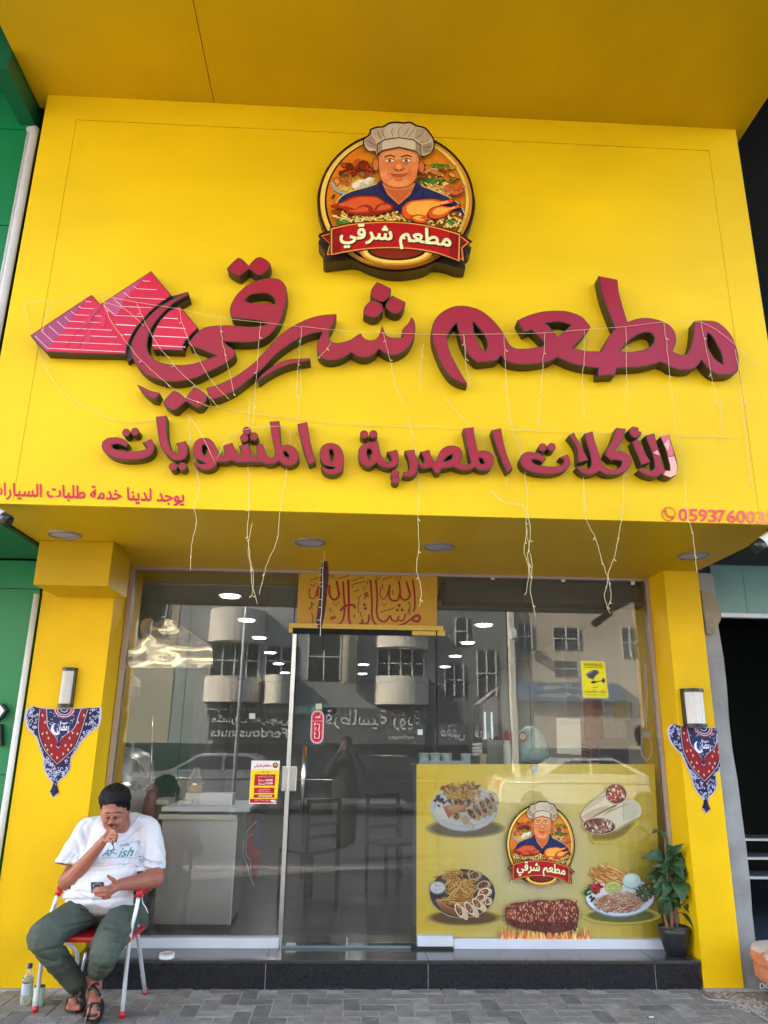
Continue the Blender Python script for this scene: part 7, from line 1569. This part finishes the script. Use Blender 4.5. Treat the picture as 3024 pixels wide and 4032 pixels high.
def blobbag(name, pts, Y, d, m, parent):
    o = world2(Z2(pts), Y); bm = bmesh.new(); n = len(o); cx_, cz_ = sum(p.x for p in o) / n, sum(p.y for p in o) / n
    rings = []
    for s, dy in ((1, 0), (.93, -d * .5), (.7, -d * .85), (.35, -d), ):
        rings.append([bm.verts.new((cx_ + (p.x - cx_) * s, Y + dy + .012 * mnoise.noise(Vector((p.x * 20, s * 7, p.y * 20))), cz_ + (p.y - cz_) * s)) for p in o])
    for a, b_ in zip(rings, rings[1:]):
        for k in range(n): bm.faces.new((a[k], a[(k + 1) % n], b_[(k + 1) % n], b_[k]))
    c = bm.verts.new((cx_, Y - d * 1.02, cz_)); [bm.faces.new((rings[-1][k], rings[-1][(k + 1) % n], c)) for k in range(n)]
    bm.faces.new(rings[0]); bmesh.ops.recalc_face_normals(bm, faces=bm.faces[:]); return bm_obj(name, bm, m, parent, True)
m_bag = mat('mint_plastic_bag', (.42, .58, .55), .35, 0, .08, 9, .7, 22)
blobbag('bag_film', [(700, 1080), (740, 1045), (790, 1035), (830, 1070), (870, 1150), (890, 1240), (860, 1268), (700, 1272), (690, 1180)], 6.5, .10, m_bag, bg_)
pb3 = Print(lambda x, y: P(x, y, 6.385), .0005); 
e_ = Z2([(725, 1105)])[0]; pb3.ell(e_[0], e_[1], 17, 19, (170, 60, 60)); pb3.ell(e_[0], e_[1], 13, 14, (206, 190, 170)); pb3.build('bag_mark', m_print, bg_)
b7 = thing('cup_stack', 'row of clear mint lidded tubs on the ledge right of the door', 'tub', group=None); 
ct = thing('ledge', 'dark ledge behind the top edge of the menu poster', 'ledge'); zl = P(1700, 3012, 6.12).z; B('ledge_board', (.56, 6.12, zl - .02), (2.40, 6.7, zl), m_roomd, ct); B('ledge_back', (.58, 6.68, .151), (2.38, 6.70, zl - .021), m_roomd, ct)
for i, x in enumerate((110, 180, 250, 370)):
    p = P(*Z2([(x, 1220)])[0], 6.3); bm = bmesh.new(); lathe(bm, [(.036, 0), (.042, .07), (.044, .075), (.044, .085), (.0001, .088)], (p.x, 6.3, zl + .001), 18); bm_obj('tub', bm, m_bag, b7)
B('tub_tray', (P(*Z2([(80, 1260)])[0], 6.24).x, 6.235, zl + .0005), (P(*Z2([(400, 1260)])[0], 6.24).x, 6.25, zl + .03), mat('pale_blue_tray', (.4, .5, .6), .4), b7)
tw = thing('sauce_bottle', 'white squeeze bottle with red cap beside the carrier bag', 'bottle'); p = P(*Z2([(630, 1250)])[0], 6.35); bm = bmesh.new(); lathe(bm, [(.030, 0), (.033, .01), (.033, .15), (.020, .19)], (p.x, 6.35, zl + .001), 18); bm_obj('bottle_body', bm, m_white, tw); bm = bmesh.new(); lathe(bm, [(.020, .191), (.02, .23), (.009, .27)], (p.x, 6.35, zl), 14); bm_obj('cap', bm, m_red, tw)
tw = thing('paper_cup', 'beige paper cup standing left of the grey box on the ledge', 'cup'); p = P(*Z2([(478, 1250)])[0], 6.3); bm = bmesh.new(); lathe(bm, [(.026, 0), (.033, .085), (.030, .085), (.024, .01)], (p.x, 6.3, zl + .001), 18); bm_obj('cup', bm, mat('kraft_cup', (.5, .4, .28), .7), tw)
tw = thing('till_box', 'grey box shaped till between the paper cup and the squeeze bottle', 'till'); p, q = P(*Z2([(505, 1265)])[0], 6.45), P(*Z2([(610, 1130)])[0], 6.45); B('box_body', (p.x, 6.45, zl + .001), (q.x, 6.65, q.z), mat('grey_till', (.25, .27, .25), .6), tw, .005)
tw = thing('bun_pile', 'small pile of pale wrapped rolls behind the right edge of the tubs', 'food')
for i in range(4): p = P(*Z2([(440, 1160 + i * 20)])[0], 6.5); bm = bmesh.new(); tube(bm, [(p.x - .04, 6.5, p.z), (p.x + .04, 6.5 + .0, p.z + .008)], .012, 10); bm_obj('roll', bm, m_white, tw)
cb_ = thing('wall_cable', 'thin pale cable looping down the inside of the right frame', 'cable'); bm = bmesh.new(); tube(bm, [P(x, y, 6.1) for x, y in smooth_poly(Z2([(1480, 600), (1485, 800), (1482, 1000), (1465, 1130), (1465, 1220), (1495, 1258), (1520, 1230), (1522, 1140), (1498, 1090), (1500, 900), (1490, 650)]), False, n=4)], .0035, 6); bm_obj('cable', bm, m_white, cb_)
B('socket', (P(*Z2([(1475, 1078)])[0], 6.12).x, 6.105, P(2500, *[Z2([(1475, 1110)])[0][1]], 6.12).z), (P(*Z2([(1520, 1078)])[0], 6.12).x, 6.13, P(2500, Z2([(1475, 1078)])[0][1], 6.12).z), m_alu, cb_)
ss = thing('ceiling_sensor', 'small dark round sensor below the beam right of the ochre film', 'sensor'); p = P(*Z2([(208, 243)])[0], 6.5); bm = bmesh.new(); lathe(bm, [(.0001, -.03), (.03, -.025), (.04, 0), (.04, .02)], (p.x, 6.5, p.z), 18); tube(bm, [(p.x, 6.5, p.z + .02), (p.x, 6.5, 2.845)], .01, 8); bm_obj('sensor_body', bm, m_black, ss)
for i, (x, y) in enumerate(((537, 118), (975, 132), (1408, 152))):
    ss = thing('glass_clip', ['small pale square clip at the top of the right glass, left one', 'small pale square clip at the top of the right glass, middle one', 'small pale square clip near the top right frame corner'][i], 'clip'); p = P(*Z2([(x, y)])[0], YG - .006); B('clip', (p.x - .016, YG - .011, p.z - .016), (p.x + .016, YG - .0055, p.z + .016), m_alu, ss, .002)

# ---------------------------------------------------------------- the street behind the camera, seen mirrored in the glass
def RF(x, y, Yw):
    """point on the plane Y = Yw (behind the camera) whose mirror image in the glass shows at pixel (x, y)"""
    d = ray(x, y); k = (2 * YG - Yw) / d.y; p = CAM + d * k; return Vector((p.x, Yw, p.z))
YS = -15.0
m_bgrey = mat('grey_render', (.34, .35, .34), .8, 0, .10, 1.2); m_bbeige = mat('sand_render', (.50, .42, .31), .8, 0, .10, 1.0); m_balc = mat('cream_balcony_tile', (.72, .66, .55), .6, 0, .06, 2)
m_win = mat('dark_window', (.03, .035, .04), .15, 0, .1, 2); m_mull = mat('window_mullion', (.6, .6, .58), .5)
m_shopb = mat('shop_black', (.03, .03, .03), .4)
def X(x): return RF(x * sx_, 2600, YS).x
def Zz(y): return RF(1390, y * sx_, YS).z
def facade(name, lab, x0, x1, z1, m, depth=9):
    t = thing(name, lab, 'building'); B('wall', (x0, YS - depth, 0), (x1, YS, z1), m, t); return t
def window(t, x0, x1, z0, z1, nm=3, y=YS):
    B('window', (x0, y - .05, z0), (x1, y + .04, z1), m_win, t)
    bm = bmesh.new()
    for i in range(nm + 1): xx = x0 + (x1 - x0) * i / nm; box(bm, (xx - .025, y + .041, z0), (xx + .025, y + .07, z1))
    box(bm, (x0, y + .071, (z0 + z1) / 2 - .02), (x1, y + .09, (z0 + z1) / 2 + .02)); tag(bm_obj('window_bars', bm, m_mull, t))
def balcony(t, x0, x1, z0, z1):
    bm = bmesh.new(); n = 14; xc = (x0 + x1) / 2; w = (x1 - x0) / 2; v0 = []; v1 = []
    for k in range(n + 1):
        a = math.pi * k / n; p = (xc - w * math.cos(a), YS + .85 * math.sin(a)); v0.append(bm.verts.new((p[0], p[1], z0))); v1.append(bm.verts.new((p[0], p[1], z1)))
    for k in range(n): bm.faces.new((v0[k], v0[k + 1], v1[k + 1], v1[k]))
    bm.faces.new(v0); bm.faces.new(v1); bmesh.ops.recalc_face_normals(bm, faces=bm.faces[:]); bm_obj('balcony', bm, m_balc, t)
bA = facade('street_building', 'grey tower across the street with curved cream balconies, mirrored left of the door', X(380), X(640), 17, m_bgrey)
for y0, y1, y2 in ((1325, 1395, 1468), (1468, 1522, 1548)):
    balcony(bA, X(447), X(568), Zz(y1), Zz(y0) ); window(bA, X(455), X(560), Zz(y2), Zz(y1) - .05, 4)
for zz in (8.2, 11.2, 14.2): balcony(bA, X(447), X(568), zz, zz + 1.0); window(bA, X(455), X(560), zz + 1.05, zz + 2.7, 4)
balcony(bA, X(575), X(640), Zz(1524), Zz(1464)); window(bA, X(575), X(640), Zz(1464), Zz(1400), 2)
bB = facade('street_building', 'grey tower across the street with curved balconies, mirrored in the door glass', X(640) + .02, X(940), 18, mat('mid_grey_render', (.27, .28, .28), .8, 0, .1, 1.2))
for y0, y1, y2 in ((1340, 1400, 1462), (1462, 1522, 1545)):
    balcony(bB, X(810), X(925), Zz(y1), Zz(y0)); window(bB, X(815), X(915), Zz(y2), Zz(y1) - .05, 4)
for zz in (8.2, 11.2, 14.2): balcony(bB, X(810), X(925), zz, zz + 1.0); window(bB, X(815), X(915), zz + 1.05, zz + 2.7, 4)
bm = bmesh.new(); tube(bm, [((X(745) + X(765)) / 2, YS + .4, Zz(1478)), ((X(745) + X(765)) / 2, YS + .4, 17)], .26, 20); bm_obj('round_column', bm, m_balc, bB)
window(bB, X(665), X(735), Zz(1470), Zz(1370), 2)
bC = facade('street_building', 'dark grey block set back across the street between two paler ones', X(940) + .02, X(1095), 15, mat('dark_grey_render', (.16, .17, .17), .8, 0, .1, 1.2))
window(bC, X(985), X(1010), Zz(1390), Zz(1330), 1); window(bC, X(960), X(1000), Zz(1500), Zz(1430), 2); window(bC, X(1030), X(1070), Zz(1500), Zz(1400), 2)
bD = facade('street_building', 'sand coloured building across the street with square windows, mirrored at right', X(1098), X(1420), 9.5, m_bbeige)
B('lit_corner', (X(1098), YS + .001, 0), (X(1109), YS + .3, 9.5), m_balc, bD)
for x0, x1, y0, y1 in ((1120, 1150, 1340, 1395), (1198, 1252, 1348, 1394), (1345, 1380, 1345, 1410), (1195, 1300, 1420, 1452)): window(bD, X(x0), X(x1), Zz(y1), Zz(y0), 2)
B('ac_unit', (X(1095), YS + .46, Zz(1378)), (X(1106), YS + .9, Zz(1358)), m_white, bD)
bE = facade('street_building', 'low pale building far left across the street behind a sunlit wall', X(120), X(378), 10, m_bbeige); window(bE, X(180), X(240), 5, 6.4, 2); window(bE, X(290), X(350), 5, 6.4, 2)
bF = facade('street_building', 'long plain block continuing the street to the right', X(1424), X(1424) + 16, 11, m_bgrey); bG = facade('street_building', 'long plain block continuing the street to the left', X(118) - 16, X(118), 12, m_bgrey)
# shop signs across the street
m_lit = mat('pale_sign_letters', (.72, .72, .70), .4)
def shopsign(lab, x0, x1, y0, y1, col, lines, parentcol=None):
    t = thing('shop_sign', lab, 'sign'); a, b_, z0, z1 = X(x0), X(x1), Zz(y1), Zz(y0)
    B('sign_board', (min(a, b_), YS + .05, z0), (max(a, b_), YS + .35, z1), col, t)
    for s, u0, v0, u1, v1, bold in lines:
        vs, fs, asp = text2d(s, bold); bm = bmesh.new(); lo_x, hi_x = min(a, b_), max(a, b_)
        # the sign faces +Y: its left is at larger X
        V = [bm.verts.new((hi_x - (hi_x - lo_x) * (u0 + (u1 - u0) * u), YS + .37, z0 + (z1 - z0) * (v0 + (v1 - v0) * v))) for u, v in vs]
        for f in fs:
            try: bm.faces.new([V[i] for i in f])
            except ValueError: pass
        bm_obj('lettering', bm, m_lit, t)
shopsign('dark nut shop sign across the street in Arabic and English', 466, 634, 1545, 1602, m_shopb, [(ar('مكسرات الفردوس'), .03, .55, .97, .95, .02), ('Ferdous nuts', .03, .12, .97, .45, .03)])
shopsign('grey stationery shop sign across the street with pale Arabic letters', 700, 915, 1530, 1606, mat('slate_board', (.10, .105, .11), .5), [(ar('قرطاسية رؤية'), .04, .38, .96, .95, .02), ('stationery', .1, .1, .35, .25, .0)])
shopsign('blue shop sign with two rows of white letters across the street', 1112, 1330, 1468, 1508, mat('blue_board', (.06, .13, .20), .5), [(ar('بوابة الجزيرة'), .2, .55, .8, .95, .02), ('Bwabt AlJazira', .2, .12, .8, .45, .02)])
shopsign('pale green shop band across the street', 638, 730, 1528, 1545, mat('mint_board', (.25, .45, .40), .5), [])
shopsign('maroon shop band across the street', 830, 935, 1518, 1532, mat('maroon_board', (.13, .04, .06), .5), [])
shopsign('grey shop sign with pale letters further right across the street', 935, 1075, 1560, 1606, mat('slate_board', (.10, .105, .11), .5), [(ar('قهوة'), .1, .2, .4, .9, .02), (ar('مقهى'), .55, .2, .9, .9, .02)])
shf = thing('street_shopfronts', 'row of dark shop windows along the far side of the street', 'shop windows')
for x0, x1 in ((180, 300), (310, 460), (466, 634), (644, 800), (806, 935), (945, 1090), (1115, 1260), (1266, 1410)):
    a, b_ = sorted((X(x0), X(x1))); B('shop_window', (a, YS + .001, .15), (b_, YS + .05, Zz(1610)), m_win, shf)
# far pavement and road marking
far = B('far_pavement', (-40, YS + .0, -.16), (40, YS + 3.0, 0), mat('far_paving', (.11, .105, .10), .9, 0, .2, 3)); tag(far, kind='structure')
# parked cars
m_tyre = mat('tyre_rubber', (.02, .02, .02), .8); m_car = [mat('car_paint_%s' % n, c, .2, .3, .03, 2, coat=1.0) for n, c in (('dark', (.03, .035, .04)), ('white', (.7, .7, .7)), ('silver', (.35, .36, .37)))]
def car(x, y, mi, lab):
    t = thing('parked_car', lab, 'car', (x, y, -.16), 'cars parked across the street')
    z = -.16; L, Wd = 4.5, 1.78
    side = [(-2.25, .35), (-2.22, .75), (-2.05, .92), (-1.2, 1.0), (-.55, 1.40), (.75, 1.42), (1.55, 1.02), (2.15, .95), (2.26, .7), (2.25, .33)]
    bm = bmesh.new(); secs = []
    for yy, sc in ((-.89, .0), (-.84, .5), (-.70, .93), (0, 1.0), (.70, .93), (.84, .5), (.89, 0)):
        secs.append([bm.verts.new((x + px * (1 if abs(yy) < .85 else .985), y + yy * (1 if pz < 1.05 else .84), z + (pz if pz < 1.0 else 1.0 + (pz - 1.0) * (1 if abs(yy) < .8 else .95)))) for px, pz in side])
    for a, b_ in zip(secs, secs[1:]):
        for k in range(len(side) - 1): f = bm.faces.new((a[k], a[k + 1], b_[k + 1], b_[k])); f.smooth = False
        bm.faces.new((a[-1], a[0], b_[0], b_[-1]))
    bm.faces.new(secs[0]); bm.faces.new(secs[-1]); bmesh.ops.recalc_face_normals(bm, faces=bm.faces[:]); bm_obj('body', bm, m_car[mi], t)
    for sg in (-1, 1):
        for w in ([(-1.05, 1.03), (-.5, 1.33), (.05, 1.35), (.05, 1.03)], [(.12, 1.03), (.12, 1.35), (.72, 1.35), (1.3, 1.04)]):
            bm = bmesh.new(); vs = [bm.verts.new((x + a, y + sg * (.90 - (b_ - 1.0) * .30), z + b_)) for a, b_ in w]; bm.faces.new(vs); bm_obj('side_window', bm, m_win, t)
        for wx in (-1.4, 1.4):
            bm = bmesh.new(); tube(bm, [(x + wx, y + sg * .70, z + .32), (x + wx, y + sg * .905, z + .32)], .32, 22); wh = bm_obj('wheel', bm, m_tyre, t)
            bm = bmesh.new(); tube(bm, [(x + wx, y + sg * .906, z + .32), (x + wx, y + sg * .915, z + .32)], .2, 16); bm_obj('rim', bm, m_chrome, wh)
    for wx, wz, n in ((-2.23, .72, 'tail_light'), (2.235, .72, 'headlight')):
        for sg in (-1, 1): B(n, (x + wx - .03, y + sg * .6 - .16, z + wz), (x + wx + .03, y + sg * .6 + .16, z + wz + .13), m_chrome if n[0] == 'h' else m_red, t)
    bm = bmesh.new(); tube(bm, [(x - 2.1, y + .9, z + .82), (x + 2.1, y + .9, z + .82)], .015, 6); bm_obj('chrome_strip', bm, m_chrome, t)
car(X(800), -8.6, 0, 'dark saloon parked across the street, mirrored in the door'); car(X(560), -8.7, 2, 'silver saloon parked across the street, mirrored left of the door'); car(X(1120), -8.6, 1, 'white saloon parked across the street, mirrored by the poster'); car(X(260), -8.7, 0, 'dark saloon parked at the far left across the street'); car(X(1380), -8.6, 2, 'silver saloon parked at the far right across the street')
lp = thing('street_lamp', 'slim grey street lamp across the road, mirrored left of the door', 'street lamp', (X(590), -7.2, -.16)); bm = bmesh.new(); tube(bm, [(X(590), -7.2, -.16), (X(590), -7.2, 8.2)], [.05, .035], 12); bm_obj('pole', bm, m_alu, lp); bm = bmesh.new(); tube(bm, [(X(590), -7.2, 8.2), (X(590) + 1.2, -7.2, 8.5)], .05, 10); box(bm, (X(590) + 1.1, -7.35, 8.42), (X(590) + 1.7, -7.05, 8.55)); bm_obj('lamp_head', bm, m_alu, lp)

# the photographer, whose dark reflection shows in the door
def human():
    t = thing('person', 'standing photographer in dark clothes behind the camera, mirrored in the door', 'person', (0.02, -.45, 0))
    def pk(items, name, m, vs=.02):
        bm = bmesh.new()
        for ch_ in items:
            for (p0, r0), (p1, r1) in zip(ch_, ch_[1:]):
                p0, p1 = Vector(p0), Vector(p1); n = max(2, int((p1 - p0).length / (min(r0, r1) * .35)))
                for k in range(n + 1): bmesh.ops.create_icosphere(bm, subdivisions=2, radius=r0 + (r1 - r0) * k / n, matrix=Matrix.Translation(p0.lerp(p1, k / n)))
        me = bpy.data.meshes.new(name); bm.to_mesh(me); bm.free(); o = bpy.data.objects.new(name, me); COL.objects.link(o)
        md = o.modifiers.new('r', 'REMESH'); md.mode = 'VOXEL'; md.voxel_size = vs; ms = o.modifiers.new('s', 'SMOOTH'); ms.iterations = 4
        dg = bpy.context.evaluated_depsgraph_get(); dg.update(); out = bpy.data.meshes.new_from_object(o.evaluated_get(dg)); bpy.data.objects.remove(o); bpy.data.meshes.remove(me)
        out.name = name; return link_mesh(name, out, m, t, True)
    y = -.45; x = .02
    it = [[((x, y, 1.53), .095), ((x, y + .02, 1.45), .075)], [((x, y, 1.37), .055), ((x, y, 1.30), .07)], [((x - .12, y, 1.25), .09), ((x + .12, y, 1.25), .09)], [((x, y, 1.25), .13), ((x, y, 1.0), .15), ((x, y, .9), .15)],
          [((x - .18, y, 1.25), .06), ((x - .27, y + .10, 1.12), .05), ((x - .10, y + .24, 1.42), .035)], [((x + .18, y, 1.25), .06), ((x + .27, y + .10, 1.12), .05), ((x + .10, y + .24, 1.42), .035)]]
    for sg in (-1, 1):
        it += [[((x + sg * .09, y, .9), .11), ((x + sg * .10, y, .5), .07), ((x + sg * .10, y, .1), .05)], [((x + sg * .10, y - .04, .06), .045), ((x + sg * .11, y + .16, .05), .04)]]
        for k in range(4): it.append([((x + sg * .10, y + .24, 1.42 + k * .018), .012), ((x + sg * .06, y + .28, 1.46 + k * .018), .010)])
        it.append([((x + sg * .10, y + .24, 1.43), .013), ((x + sg * .07, y + .26, 1.48), .011)])
    pk(it, 'body', mat('silhouette_skin', (.10, .055, .035), .6), .012)  # shade put into the skin colour so the mirrored figure stays a silhouette
    robe = [[((x - .12, y, 1.24), .105), ((x + .12, y, 1.24), .105)], [((x, y, 1.24), .15), ((x, y, 1.0), .19), ((x, y, .6), .20), ((x, y, .2), .20)]] + [[((x + s_ * .09, y, .9), .135), ((x + s_ * .10, y, .5), .095), ((x + s_ * .10, y, .14), .075)] for s_ in (-1, 1)] + [[((x + s_ * .18, y, 1.25), .08), ((x + s_ * .27, y + .10, 1.12), .07), ((x + s_ * .12, y + .22, 1.38), .05)] for s_ in (-1, 1)]
    pk(robe, 'dark_clothes', mat('dark_cloth', (.02, .02, .022), .9), .02); pk([[((x, y - .015, 1.56), .098), ((x, y - .03, 1.51), .095)]], 'hair', m_hair, .015)
human()
